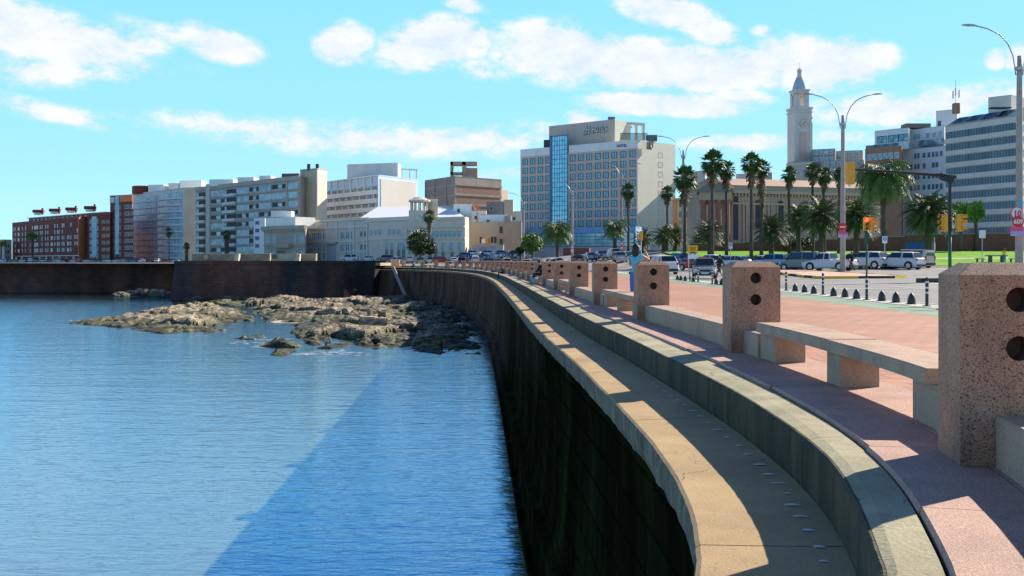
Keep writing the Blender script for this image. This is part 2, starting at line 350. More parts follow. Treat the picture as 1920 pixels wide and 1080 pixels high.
# ---- water
def make_water():
    m = bpy.data.materials.new('estuary_water'); m.use_nodes = True; t = m.node_tree; n = t.nodes; l = t.links; b = n['Principled BSDF']
    tcn = n.new('ShaderNodeTexCoord')
    ns = n.new('ShaderNodeTexNoise'); ns.inputs['Scale'].default_value = .035; ns.inputs['Detail'].default_value = 6; l.new(tcn.outputs['Object'], ns.inputs[0])
    r = n.new('ShaderNodeValToRGB'); l.new(ns.outputs[0], r.inputs[0])
    r.color_ramp.elements[0].position = .35; r.color_ramp.elements[0].color = (.19,.235,.085,1)
    r.color_ramp.elements[1].position = .7; r.color_ramp.elements[1].color = (.24,.28,.11,1)
    l.new(r.outputs[0], b.inputs['Base Color'])
    b.inputs['Roughness'].default_value = .17; b.inputs['IOR'].default_value = 1.95
    last = None
    for sc, st, dist, stretch in ((.25, .3, .14, (.5,1.3,1)), (1.0, .4, .085, (.45,1.5,1)), (3.4, .5, .035, (.45,1.6,1)), (11, .35, .007, (.6,1.4,1))):
        mp = n.new('ShaderNodeMapping'); mp.inputs['Scale'].default_value = stretch; mp.inputs['Rotation'].default_value = (0,0,R_(12)); l.new(tcn.outputs['Object'], mp.inputs[0])
        nn = n.new('ShaderNodeTexNoise'); nn.inputs['Scale'].default_value = sc; nn.inputs['Detail'].default_value = 3; nn.inputs['Distortion'].default_value = .6; l.new(mp.outputs[0], nn.inputs[0])
        bp = n.new('ShaderNodeBump'); bp.inputs['Strength'].default_value = st; bp.inputs['Distance'].default_value = dist
        l.new(nn.outputs[0], bp.inputs['Height'])
        if last is not None: l.new(last, bp.inputs['Normal'])
        last = bp.outputs[0]
    # silty water body under a reflecting, sky coloured surface
    df = n.new('ShaderNodeBsdfDiffuse'); gl = n.new('ShaderNodeBsdfGlossy'); fr = n.new('ShaderNodeFresnel'); mxs_ = n.new('ShaderNodeMixShader'); ma = n.new('ShaderNodeMath')
    l.new(r.outputs[0], df.inputs['Color']); gl.inputs['Color'].default_value = (.42,.70,1,1); gl.inputs['Roughness'].default_value = .085; fr.inputs['IOR'].default_value = 1.45
    l.new(last, gl.inputs['Normal']); l.new(last, fr.inputs['Normal']); ma.operation = 'MULTIPLY_ADD'; ma.use_clamp = True; ma.inputs[1].default_value = .85; ma.inputs[2].default_value = .36; l.new(fr.outputs[0], ma.inputs[0])
    l.new(ma.outputs[0], mxs_.inputs[0]); l.new(df.outputs[0], mxs_.inputs[1]); l.new(gl.outputs[0], mxs_.inputs[2]); l.new(mxs_.outputs[0], n['Material Output'].inputs['Surface'])
    mb = MB(); mb.face([(-4000,-300,WATER),(60,-300,WATER),(60,6000,WATER),(-4000,6000,WATER)])
    tag(mb.build('water', m), kind='structure')
make_water()

# ---- land sheet (below paving), reaching the horizon
def land():
    mb = MB(); rows = []
    ys = [-120,-60,-30,-14]+list(range(-13,20))+[22,24,27,30,35,40,45,50,60,70,80,85,92,100,106,112,120,130,140,150,160,165,170,175,180,185,190,195,198,201,204,207,210,212.5,213.5,225,240,270,300,350,400,500,700,1200,3000,6000]
    xs_t = [0,.002,.004,.007,.012,.02,.03,.05,.08,.13,.2,.35,.6,1]
    for y in ys:
        if y < 213:
            x0 = -14.5+.9 if y < -14 else None
            if y < -14: x0 = -14.5+(y+14)*1.0+1.5
            else:
                s = s_of_y(y); x0 = off(s, 1.0)[0]
        else: x0 = None
        if x0 is None: x0 = -29
        rows.append([(x0+t*3000, y, gnd(x0+t*3000, y)-.06) for t in xs_t])
    mb.grid(rows)
    # the land behind the bastion and the far wall, to the left
    rows = []
    for y in (256,300,350,400,500,700,1200,3000,6000):
        rows.append([(x, y, gnd(x, y)-.035) for x in (-3000,-1500,-800,-500,-400,-300,-250,-200,-150,-100,-60,-29)])
    mb.grid(rows)
    rows = []
    for y in (213,225,240,256):
        rows.append([(x, y, gnd(x, y)-.035) for x in (-64,-50,-40,-29)])
    mb.grid(rows)
    tag(mb.build('ground', M_ground), kind='structure')
land()
# ---- asphalt road: one sheet from the kerb line of the promenade
def kerb_x(y):
    """land side edge of promenade tiles"""
    if y < -4: return 9.9+(y+4)*.5
    r = off(s_of_y(min(y, 205)), 0)[0]
    base = hint([(0,9.95),(40,9.9),(60,9.9),(80,9.9),(100,9.2)], y)
    return base if y < 95 else min(base, r+10.6) if y < 150 else r+hint([(150,10.3),(200,14)], y)
ys = [-10,-8,-6,-4,-3,-2,-1,0,1,2,3,4,5,6,7,8,10,12,14,16,20,24,28,32,40,48,56,64,72,78,84,90,96,102,108,114,120,130,140,150,160,170,180,190,198]
def sheet(name, xf0, xf1, m, dz, yl=ys, nx=8, kind='structure', label=None, cat=None):
    mb = MB(); rows = []
    for y in yl:
        a, b = xf0(y), xf1(y); rows.append([(a+(b-a)*i/nx, y, gnd(a+(b-a)*i/nx, y)+dz) for i in range(nx+1)])
    mb.grid(rows); o = mb.build(name, m); tag(o, label, cat, kind=kind); return o
def prom_x0(y):
    return off(s_of_y(y), 1.2)[0] if y >= -4 else off(s_of_y(-4), 1.2)[0]
sheet('promenade', prom_x0, kerb_x, M_tile, .0)
sheet('cycle_lane', lambda y: kerb_x(y)+.005, lambda y: kerb_x(y)+1.5, M_green, .002)
ys2 = ys+[206,214,230,260,300,340]
def road_x0(y): return kerb_x(min(y,198))+1.5 if y <= 198 else hint([(198,-2),(214,-32),(230,-60),(260,-200),(340,-400)], y)
def road_x1(y): return hint([(0,60),(60,58),(90,52),(104,46),(110,40),(130,36),(160,34),(200,40),(340,60)], y)
sheet('road', road_x0, road_x1, M_asph, .004, ys2, 14)
sheet('pavement', lambda y: kerb_x(y)+1.5, lambda y: kerb_x(y)+2.3, M_kerb, .012, [y for y in ys if y < 120], 2)
# the road along the far wall on the left
sheet('far_road', lambda y: -900, lambda y: hint([(256,-66),(262,-40),(460,-40)], y), M_asph, .01, [256,262,300,400,440,460], 30)
# lawn
def lawn_x1(y): return 160
def lawn_x0(y): return hint([(104,30),(108,26),(118,23),(150,22)], y)
def lawn_face():
    mb = MB(); rows = []
    for y in (107,110,114,120,126,132,138,144,150,152):
        a, b = lawn_x0(y), lawn_x1(y); rows.append([(a+(b-a)*i/24, y-hint([(0,0),(1,6)], i/24)*0, gnd(a+(b-a)*i/24, y)+.12) for i in range(25)])
    mb.grid(rows)
    return tag(mb.build('lawn', M_grass), kind='structure')
lawn_face()
def path_strip(pts, wd, dz, m, name):
    mb = MB(); rows = []
    for i, p in enumerate(pts):
        q = pts[min(i+1, len(pts)-1)]; r = pts[max(i-1, 0)]; d = Vector((q[0]-r[0], q[1]-r[1])).normalized(); n = Vector((-d.y, d.x))
        rows.append([(p[0]+n.x*k, p[1]+n.y*k, gnd(p[0]+n.x*k, p[1]+n.y*k)+dz) for k in (-wd/2, wd/2)])
    mb.grid(rows); return tag(mb.build(name, m), kind='structure')
path_strip([(40,126),(60,127.5),(90,128),(130,126)], 2.2, .14, mat('path_pale', (.5,.44,.36), (.42,.37,.3), scale=1), 'lawn_path')
path_strip([(x, 106.6) for x in range(28,150,6)], .35, .16, M_kerb, 'lawn_kerb')
path_strip([(x, 105.4) for x in range(28,150,6)], 1.9, .06, mat('pavement_warm', (.50,.38,.30), (.42,.33,.27), scale=1), 'lawn_pavement')
# road markings
mk = MB()
def mark(x0, y0, x1, y1, wd):
    d = Vector((x1-x0, y1-y0)).normalized(); n = Vector((-d.y, d.x))*wd/2
    k = max(1, int(math.hypot(x1-x0, y1-y0)/3))
    rows = []
    for i in range(k+1):
        x = x0+(x1-x0)*i/k; y = y0+(y1-y0)*i/k
        rows.append([(x+n.x*j, y+n.y*j, gnd(x+n.x*j, y+n.y*j)+.011) for j in (-1, 1)])
    mk.grid(rows)
for y in range(6, 110, 8): mark(15.4, y, 15.4, y+3.5, .14); mark(19.0, y+2, 19.0, y+5.5, .14)
mark(12.6, 8, 12.6, 105, .12); mark(22.0, 10, 22.0, 68, .14)
mark(13.5, 46.5, 24.5, 48.5, .4); mark(20, 62, 31, 64, .3)
for i in range(9): mark(24+i*1.5, 56, 24.4+i*1.5, 60, .45)
mark(30, 84, 56, 86, .14); mark(33, 72, 60, 73, .14)
tag(mk.build('road_markings', M_white), kind='structure')

# ---- seawall cross-section parts lofted along the curve
def jag(s, amp, seed, step=1.1):
    """piecewise linear raggedness"""
    k = math.floor(s/step); t = s/step-k
    a = noise.noise(Vector((k*3.17, seed, 0)))*amp; b = noise.noise(Vector(((k+1)*3.17, seed, 0)))*amp
    return a*(1-t)+b*t + noise.noise(Vector((s*6, seed+9, 2)))*amp*.22
S0, S1 = 0.5, STOT-1.0
def loft(prof, sa, sb, mb, m=0, step=.25, cap=True):
    n = max(2, int((sb-sa)/step)); rows = []
    for i in range(n+1):
        s = sa+(sb-sa)*i/n; rows.append([(*off(s, o), z) for o, z in prof(s)])
    mb.grid(rows, m)
    if cap:
        k = len(mb.v); mb.face(list(rows[0])[::-1], m); mb.face(list(rows[-1]), m)
def ss_joints(length, sa=S0, sb=S1, gap=.012, jit=0):
    s = sa; o = []
    while s < sb:
        e = min(sb, s+length*(1+random.uniform(-jit, jit))); o.append((s, e-gap)); s = e
    return o
def yof(s): return frame(s)[0][1]
M_dry = mat('wall_dry_stone', (.07,.045,.036), (.13,.08,.06), rough=.9, scale=.5, c3=(.085,.06,.045), bump=.8, bscale=3, stretch=(1,1,.2), spec=.2, detail=8)
sea = thing('seawall', 'tall dark mossy seawall curving along the water below the concrete ledge', 'seawall', (0,20,WATER-1))
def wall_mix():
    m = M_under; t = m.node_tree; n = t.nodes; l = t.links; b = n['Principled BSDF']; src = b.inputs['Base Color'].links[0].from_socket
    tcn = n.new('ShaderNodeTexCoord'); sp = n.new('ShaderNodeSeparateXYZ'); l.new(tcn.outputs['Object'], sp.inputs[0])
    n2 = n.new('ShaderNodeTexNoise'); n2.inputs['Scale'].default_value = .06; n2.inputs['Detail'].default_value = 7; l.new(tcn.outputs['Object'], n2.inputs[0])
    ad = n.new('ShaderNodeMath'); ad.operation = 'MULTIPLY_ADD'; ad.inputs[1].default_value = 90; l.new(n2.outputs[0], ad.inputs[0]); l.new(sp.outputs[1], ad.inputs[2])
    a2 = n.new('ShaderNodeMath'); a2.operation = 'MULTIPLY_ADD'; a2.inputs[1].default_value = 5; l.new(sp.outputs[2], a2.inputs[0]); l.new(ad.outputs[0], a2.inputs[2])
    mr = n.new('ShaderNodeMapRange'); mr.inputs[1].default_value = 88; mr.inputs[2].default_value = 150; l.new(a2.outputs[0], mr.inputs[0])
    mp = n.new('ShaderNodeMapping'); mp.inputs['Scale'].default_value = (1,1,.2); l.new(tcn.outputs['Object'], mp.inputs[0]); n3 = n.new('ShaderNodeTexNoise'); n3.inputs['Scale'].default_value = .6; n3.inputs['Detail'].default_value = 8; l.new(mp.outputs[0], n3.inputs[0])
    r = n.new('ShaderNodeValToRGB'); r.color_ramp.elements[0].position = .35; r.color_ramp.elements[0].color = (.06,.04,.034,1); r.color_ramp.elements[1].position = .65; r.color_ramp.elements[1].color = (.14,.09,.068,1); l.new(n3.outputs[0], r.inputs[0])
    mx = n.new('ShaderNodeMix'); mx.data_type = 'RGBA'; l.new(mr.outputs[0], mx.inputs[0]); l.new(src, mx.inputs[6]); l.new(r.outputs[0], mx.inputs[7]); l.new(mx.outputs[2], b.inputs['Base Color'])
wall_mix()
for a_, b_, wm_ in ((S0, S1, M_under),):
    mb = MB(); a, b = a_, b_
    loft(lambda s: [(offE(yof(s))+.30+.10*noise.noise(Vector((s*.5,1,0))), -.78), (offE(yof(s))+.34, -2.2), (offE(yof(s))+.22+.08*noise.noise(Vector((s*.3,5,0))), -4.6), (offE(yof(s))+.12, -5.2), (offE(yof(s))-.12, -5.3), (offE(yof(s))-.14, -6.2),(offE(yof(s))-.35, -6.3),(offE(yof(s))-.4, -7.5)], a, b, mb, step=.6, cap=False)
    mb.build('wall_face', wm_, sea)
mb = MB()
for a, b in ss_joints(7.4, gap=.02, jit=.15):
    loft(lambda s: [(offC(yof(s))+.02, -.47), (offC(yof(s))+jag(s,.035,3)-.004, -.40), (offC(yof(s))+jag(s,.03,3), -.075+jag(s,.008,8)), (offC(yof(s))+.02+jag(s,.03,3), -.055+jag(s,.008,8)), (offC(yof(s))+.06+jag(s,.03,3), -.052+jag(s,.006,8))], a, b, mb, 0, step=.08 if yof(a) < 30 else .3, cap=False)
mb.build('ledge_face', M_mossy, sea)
mb = MB()
for a, b in ss_joints(7.4, gap=.008, jit=.2):
    loft(lambda s: [(offC(yof(s))+.035+jag(s,.03,3), -.0515+jag(s,.006,8)), (-.2, -.035), (-.012, -.028)], a, b, mb, 0, step=.15 if yof(a) < 30 else .4, cap=False)
mb.build('ledge_top', M_strip, sea)
mb = MB()
loft(lambda s: [(-.02,-.035),(-.012,-.09),(.05,-.09)], S0, S1, mb, 0, step=.5, cap=False)
mb.build('gutter', M_mossy, sea)
mb = MB()
for a, b in ss_joints(4.2, gap=.014, jit=.25):
    def pf(s):
        e = offE(yof(s))+jag(s,.035,20,.9); c = offC(yof(s))
        return [(c+.05,-.448),(c-.12,-.455),(c*.5+e*.5,-.47),(e+.03,-.485),(e,-.50)]
    loft(pf, a, b, mb, 0, step=.1 if yof(a) < 30 else .4, cap=False)
tag(mb.build('walkway', M_conc), kind='structure')
mb = MB()
loft(lambda s: [(offE(yof(s))+jag(s,.035,20,.9)+.004,-.4985),(offE(yof(s))+jag(s,.035,20,.9)-.012,-.55),(offE(yof(s))+jag(s,.04,22,.4),-.70),(offE(yof(s))+.03+jag(s,.05,24,.35),-.80),(offE(yof(s))+.34,-.84)], S0, S1, mb, 0, step=.12, cap=False)
mb.build('ledge_lip', M_lip, sea)
# coping of granite slabs
mb = MB()
for a, b in ss_joints(1.9, gap=.010, jit=.2):
    hz = random.uniform(-.004,.004); ho = random.uniform(-.02,.02)
    loft(lambda s: [(ho+.01,-.12),(ho,-.02+hz),(ho+.015,.004+hz),(.62,.004+hz)], a, b, mb, 0, step=.3)
for a, b in ss_joints(1.9, sa=1.2, gap=.010, jit=.2):
    hz = random.uniform(-.002,.002)
    loft(lambda s: [(.63,-.10),(.63,.004+hz),(1.32,.006+hz),(1.33,-.05)], a, b, mb, 0, step=.3)
tag(mb.build('granite_edge_paving', M_coping), kind='structure')

# ---- curved boxes along the wall
def cbox(mb, s0, s1, o0, o1, z0, z1, ch=.02, m=0, step=.5):
    n = max(1, int(round((s1-s0)/step))); rows = []
    prof = [(o0,z0),(o0,z1-ch),(o0+ch,z1),(o1-ch,z1),(o1,z1-ch),(o1,z0)]
    for i in range(n+1):
        s = s0+(s1-s0)*i/n; rows.append([(*off(s, o), z) for o, z in prof])
    mb.grid(rows, m, closed=True, cap=True)
PIT = 7.85
sP = [s_of_y(6.72)-PIT]
while sP[-1]+PIT < STOT-2.6: sP.append(sP[-1]+PIT)
# pillar prototype: local x across (sea -> land), y along the wall (thickness), two blind holes in both broad faces
PW, PT, PH = .70, .52, 1.28
def pillar_mesh(nseg):
    mb = MB(); hw, ht = PW/2, PT/2; zs = PH-.075; c = .10
    holes = [(.0, .745), (.0, 1.05)]; r = .078
    def facepl(sgn):
        y = sgn*ht
        def P(x, z): return (x*(-sgn), y, z)
        bands = [(0, .60), (.60, .8975), (.8975, zs)]
        mb.face([P(-hw,0),P(hw,0),P(hw,.60),P(-hw,.60)])
        for (hx, hz), (za, zb) in zip(holes, bands[1:]):
            ring = []; sq = []
            for k in range(nseg):
                a = 2*math.pi*(k+.5)/nseg; ca, sa = math.cos(a), math.sin(a)
                ring.append((hx+r*ca, hz+r*sa))
                # project ray to rectangle
                tx = (hw if ca > 0 else -hw)/ca if abs(ca) > 1e-6 else 1e9; tz = ((zb-hz) if sa > 0 else (za-hz))/sa if abs(sa) > 1e-6 else 1e9
                t = min(abs(tx), abs(tz)); sq.append((ca*t+hx, hz+sa*t, abs(tx) < abs(tz)))
            for k in range(nseg):
                j = (k+1) % nseg
                pts = [P(*ring[k]), P(*sq[k][:2])]
                if sq[k][2] != sq[j][2]:
                    cx = hw if (ring[k][0]+ring[j][0]) > 0 else -hw; cz = zb if (ring[k][1]+ring[j][1])/2 > hz else za
                    pts.append(P(cx, cz))
                pts += [P(*sq[j][:2]), P(*ring[j])]
                mb.face(pts)
                q = lambda u: ((u[0])*(-sgn), y-sgn*.20, u[1])
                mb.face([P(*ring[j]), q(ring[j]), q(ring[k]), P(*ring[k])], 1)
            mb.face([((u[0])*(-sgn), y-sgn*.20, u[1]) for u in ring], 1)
    facepl(-1); facepl(1)
    for sx in (-1, 1):
        mb.face([(sx*hw,-ht,0),(sx*hw,ht,0),(sx*hw,ht,zs),(sx*hw,-ht,zs)][::sx])
    lo = [(-hw,-ht,zs),(hw,-ht,zs),(hw,ht,zs),(-hw,ht,zs)]; hi = [(-hw+c,-ht+c,PH),(hw-c,-ht+c,PH),(hw-c,ht-c,PH),(-hw+c,ht-c,PH)]
    for k in range(4): mb.face([lo[k], lo[(k+1)%4], hi[(k+1)%4], hi[k]])
    mb.face(hi); mb.face(lo[::-1]) if False else None
    return mb
ORD = ['nearest','second','third','fourth','fifth','sixth','seventh','eighth','ninth','tenth','eleventh','twelfth','thirteenth','fourteenth','fifteenth','sixteenth','seventeenth','eighteenth','nineteenth','twentieth','twenty-first','twenty-second','twenty-third','twenty-fourth','twenty-fifth','twenty-sixth','twenty-seventh','twenty-eighth','twenty-ninth','thirtieth','thirty-first','thirty-second']
proto = None
for i, s in enumerate(sP):
    if proto is None:
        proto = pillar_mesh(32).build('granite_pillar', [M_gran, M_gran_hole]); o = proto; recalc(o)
        bv = o.modifiers.new('bevel', 'BEVEL'); bv.width = .006; bv.segments = 2; bv.limit_method = 'ANGLE'; bv.angle_limit = R_(40)
    else: o = proto.copy(); COL.objects.link(o)
    p, t, n = frame(s); c = off(s, .50+PW/2 if i > 1 else .45+PW/2)
    o.location = (c[0], c[1], .006); o.rotation_euler = (0, 0, math.atan2(n[1], n[0]))
    if i == 0: lb = 'pink granite pillar just outside the view beside the camera'
    else: lb = f'speckled pink granite pillar with two round holes, {ORD[i-1]} from the camera along the seawall edge' if i > 1 else 'largest pink granite pillar with two round holes, cut off by the right edge'
    tag(o, lb, 'pillar', 'granite pillars with two holes along the seawall')
bp_, = (proto,)
# benches and low walls alternate between the pillars
for i in range(len(sP)-1):
    a, b = sP[i]+PT/2, sP[i+1]-PT/2
    bench = (i % 2 == 1)
    if not bench:
        q0, q1 = off(a, .9), off(b, .9)
        mb = MB(); L0 = (b-a)
        ends = [(a+.004, b-.004)] if i > 8 else [(a+.004, a+L0*.5-.004), (a+L0*.5+.004, b-.004)]
        for u, v in ends: cbox(mb, u, v, .66, 1.14, .004, .33, .015)
        o = mb.build('low_wall', M_bench)
        lb = 'long low granite kerb wall between the ' + (f'{ORD[i-1]} and {ORD[i]} pillars from the camera' if i > 0 else 'camera and the largest pillar, at the right edge')
        tag(o, lb, 'low wall', 'low granite walls between pillars')
    else:
        c = off((a+b)/2, .9); t = thing('granite_bench', f'long granite bench slabs on blocks between the {ORD[i-1]} and {ORD[i]} pillars from the camera', 'bench', (c[0], c[1], 0), 'granite benches between pillars')
        m = (a+b)/2; g = .86
        for u, v, dz in ((a+g, m-.006, 0), (m+.006, b-g, .006)):
            mb = MB(); cbox(mb, u, v, .62, 1.16, .355, .475+dz, .012); mb.build('seat_slab', M_bench, t)
        for u, v in ((a+.004, a+g-.1), (b-g+.1, b-.004)):
            mb = MB(); cbox(mb, u, v, .67, 1.12, .004, .325, .012); mb.build('end_wall', M_bench, t)
        for u, v in ((a+g-.094, a+g+.55), (m-.22, m+.22), (b-g-.55, b-g+.094)):
            mb = MB(); cbox(mb, u, v, .70, 1.10, .004, .352, .004, step=.3); mb.build('support_block', M_bench, t)
# thin pale curved slivers on the walkway foot of the ledge, regularly spaced
mm = mat('sliver_white', (.78,.78,.76), (.55,.55,.53), rough=.7, scale=20)
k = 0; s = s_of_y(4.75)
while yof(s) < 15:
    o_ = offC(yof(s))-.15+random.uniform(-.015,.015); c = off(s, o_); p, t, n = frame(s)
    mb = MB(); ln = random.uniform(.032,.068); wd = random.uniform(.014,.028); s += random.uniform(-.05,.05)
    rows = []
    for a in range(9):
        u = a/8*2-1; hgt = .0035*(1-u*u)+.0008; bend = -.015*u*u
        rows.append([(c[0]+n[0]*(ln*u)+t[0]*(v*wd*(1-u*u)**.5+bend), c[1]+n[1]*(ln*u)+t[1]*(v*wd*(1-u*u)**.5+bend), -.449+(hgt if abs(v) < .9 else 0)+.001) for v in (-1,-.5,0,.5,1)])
    mb.grid(rows); ob = mb.build('pale_sliver', mm)
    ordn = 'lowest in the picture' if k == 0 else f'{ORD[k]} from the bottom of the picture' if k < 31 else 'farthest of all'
    tag(ob, f'small white sliver on shaded walkway, {ordn}', 'mortar fragment', 'white slivers in a row on the walkway')
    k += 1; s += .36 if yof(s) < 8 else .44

# ---- bastion
def ptz(px, py, z): Y = (EYE-z)*FOC/(py-HOR); return (at(px, Y), Y)
BX = off(STOT-1.5, .3)
bas = thing('harbour_bastion', 'big dark red stone bastion wall with a flat parapet, left of the curved ledge', 'bastion wall', (-45, 205, WATER-.5))
# plan: from curve end to the left corner, then back
bl = [(BX[0]+1.5, 214.5), (-27.5, 206.0), (-33.8, 203.0), (-46, 200.3), (-58, 198.6), (-66.3, 200.0), (-69.5, 214), (-72, 252)]
mb = MB(); rows = []
for z, ofs in ((WATER-1, 1.1), (-3, .75), (.55, .3), (.62, .42), (1.22, .42), (1.30, .36), (1.30, -.5)):
    r = []
    for j, p in enumerate(bl):
        a = bl[max(j-1, 0)]; b = bl[min(j+1, len(bl)-1)]; d = Vector((b[0]-a[0], b[1]-a[1])).normalized(); n = Vector((-d.y, d.x))
        n = -n if (n.x*(-1)+n.y*(-1)) < 0 else n
        r.append((p[0]+n.x*ofs, p[1]+n.y*ofs, z))
    rows.append(r)
fine = []
for r in rows:
    q = []
    for a, b in zip(r, r[1:]):
        k = max(1, int(math.hypot(b[0]-a[0], b[1]-a[1])/2.0))
        for i in range(k): q.append(tuple(a[c]+(b[c]-a[c])*i/k for c in range(3)))
    q.append(r[-1]); fine.append(q)
mb.grid(fine); mb.build('wall_face', M_brickwall, bas)
mb = MB(); mb.prism([(p[0]+(.6 if i < 2 else .9), p[1]+.9) for i, p in enumerate(bl)]+[(-29, 252)], .3, .9); mb.build('deck', mat('bastion_deck', (.33,.27,.21), (.40,.34,.27), scale=.6), bas)
# sloping buttress strip at the right end
mb = MB(); a = Vector((at(729,198), 203.9, .2)); b = Vector((at(758,196.5), 199.2, zat(556,199))); 
mb.hexa([b+Vector(q) for q in ((-.35,-.3,0),(.35,-.3,0),(.35,.8,0),(-.35,.8,0))]+[a+Vector(q) for q in ((-.3,-.3,0),(.3,-.3,0),(.3,.8,0),(-.3,.8,0))])
mb.build('buttress', mat('buttress_stone', (.34,.28,.24), (.26,.21,.18), scale=2), bas)
# solid block and pale walls on top
mb = MB(); mb.prism([(at(735,207),205.2),(at(751,209),206.6),(at(752,211),208.6),(at(735,209),207.4)], -.1, zat(487,206)); tag(mb.build('parapet_block', M_gran), 'solid square pink granite block ending the row of pillars beside the bastion', 'parapet block')
M_pale = mat('old_render_pale', (.40,.34,.24), (.56,.49,.36), rough=.9, scale=.5, c3=(.46,.40,.29), detail=8, bump=.4)
M_stain = mat('old_render_stained', (.17,.15,.11), (.33,.28,.20), rough=.9, scale=.5, detail=8, bump=.4)
for (x0, x1, yt, lb, mm_, Yd) in ((360,444,475.5,'low stained concrete wall with a round opening, leftmost on the bastion',M_stain,204),(446,506,475,'low grey concrete wall beside the pale wedge on the bastion',M_stain,206.5),(508,556,475.4,'pale sunlit concrete wall block in the middle of the bastion top',M_pale,205),(560,592,475.6,'short plain concrete wall, rightmost on the bastion',M_stain,208)):
    t = thing('concrete_wall', lb, 'low wall', (at((x0+x1)/2, Yd), Yd, .9), 'low concrete walls on top of the bastion')
    mb = MB(); X0, X1 = at(x0,Yd), at(x1,Yd); zt = zat(yt,Yd); d = Yd
    mb.prism([(X0,d),(X1,d+(.8 if x1 < 500 else 0)),(X1,d+1.6),(X0,d+1.0)], .9, zt-.14, 0); mb.build('wall', mm_, t)
    mb = MB(); mb.prism([(X0-.06,d-.08),(X1+.06,d-.08+(.8 if x1 < 500 else 0)),(X1+.06,d+1.75),(X0-.06,d+1.15)], zt-.138, zt, 0); mb.build('wall_cap', M_pale, t)
    if x0 == 360:
        mb = MB(); mb.disc((at(386,d), d+.12, zat(482,d)), (0,1,0), .5, .3, 20); mb.build('round_opening', mat('terracotta_patch', (.5,.32,.2)), t)
    if x0 == 508:
        mb = MB(); mb.box((at(515,d), d-.05, zat(481,d)), (1.0,.12,.8)); mb.build('niche', mat('niche_brown', (.16,.11,.08)), t)
for px, lb in ((443,'pale sloping concrete wedge between stained walls on the bastion'),(557,'pale concrete wedge beside the sunlit block on the bastion')):
    mb = MB(); Yd = 204.6; X = at(px, Yd)
    mb.hexa([(X-.5,Yd-.6,.9),(X+.5,Yd-.6,.9),(X+.5,Yd+1,.9),(X-.5,Yd+1,.9),(X-.1,Yd-.2,zat(476,Yd)),(X+.6,Yd-.2,zat(476,Yd)),(X+.6,Yd+1,zat(476,Yd)),(X-.1,Yd+1,zat(476,Yd))])
    tag(mb.build('concrete_wedge', M_pale), lb, 'wedge', 'pale wedges on the bastion')
# ---- far wall on the left
fw = thing('far_seawall', 'long low dark stone seawall across the water, behind the bastion at left', 'seawall', (-150, 250, WATER-.5))
mb = MB(); rows = []
xs = [-69-6*i for i in range(0, 80)]
def fwy(x): return 250+hint([(-540,6),(-150,2),(-69,0)], x)
for z, o_ in ((WATER-1, -1.3), (-3.5,-.8), (-.1,-.1), (.05,-.5), (.42,-.5), (.5,-.4), (.5,.6), (0,.7)):
    rows.append([(x, fwy(x)+o_, z) for x in xs])
mb.grid(rows); mb.build('wall_face', M_brickwall, fw)
mb = MB(); rows = []
for z, o_ in ((.505,-.42),(.56,-.44),(.56,.55),(.505,.55)): rows.append([(x, fwy(x)+o_, z) for x in xs])
mb.grid(rows); mb.build('coping', mat('grey_coping', (.22,.20,.20), (.28,.25,.24), scale=1), fw)

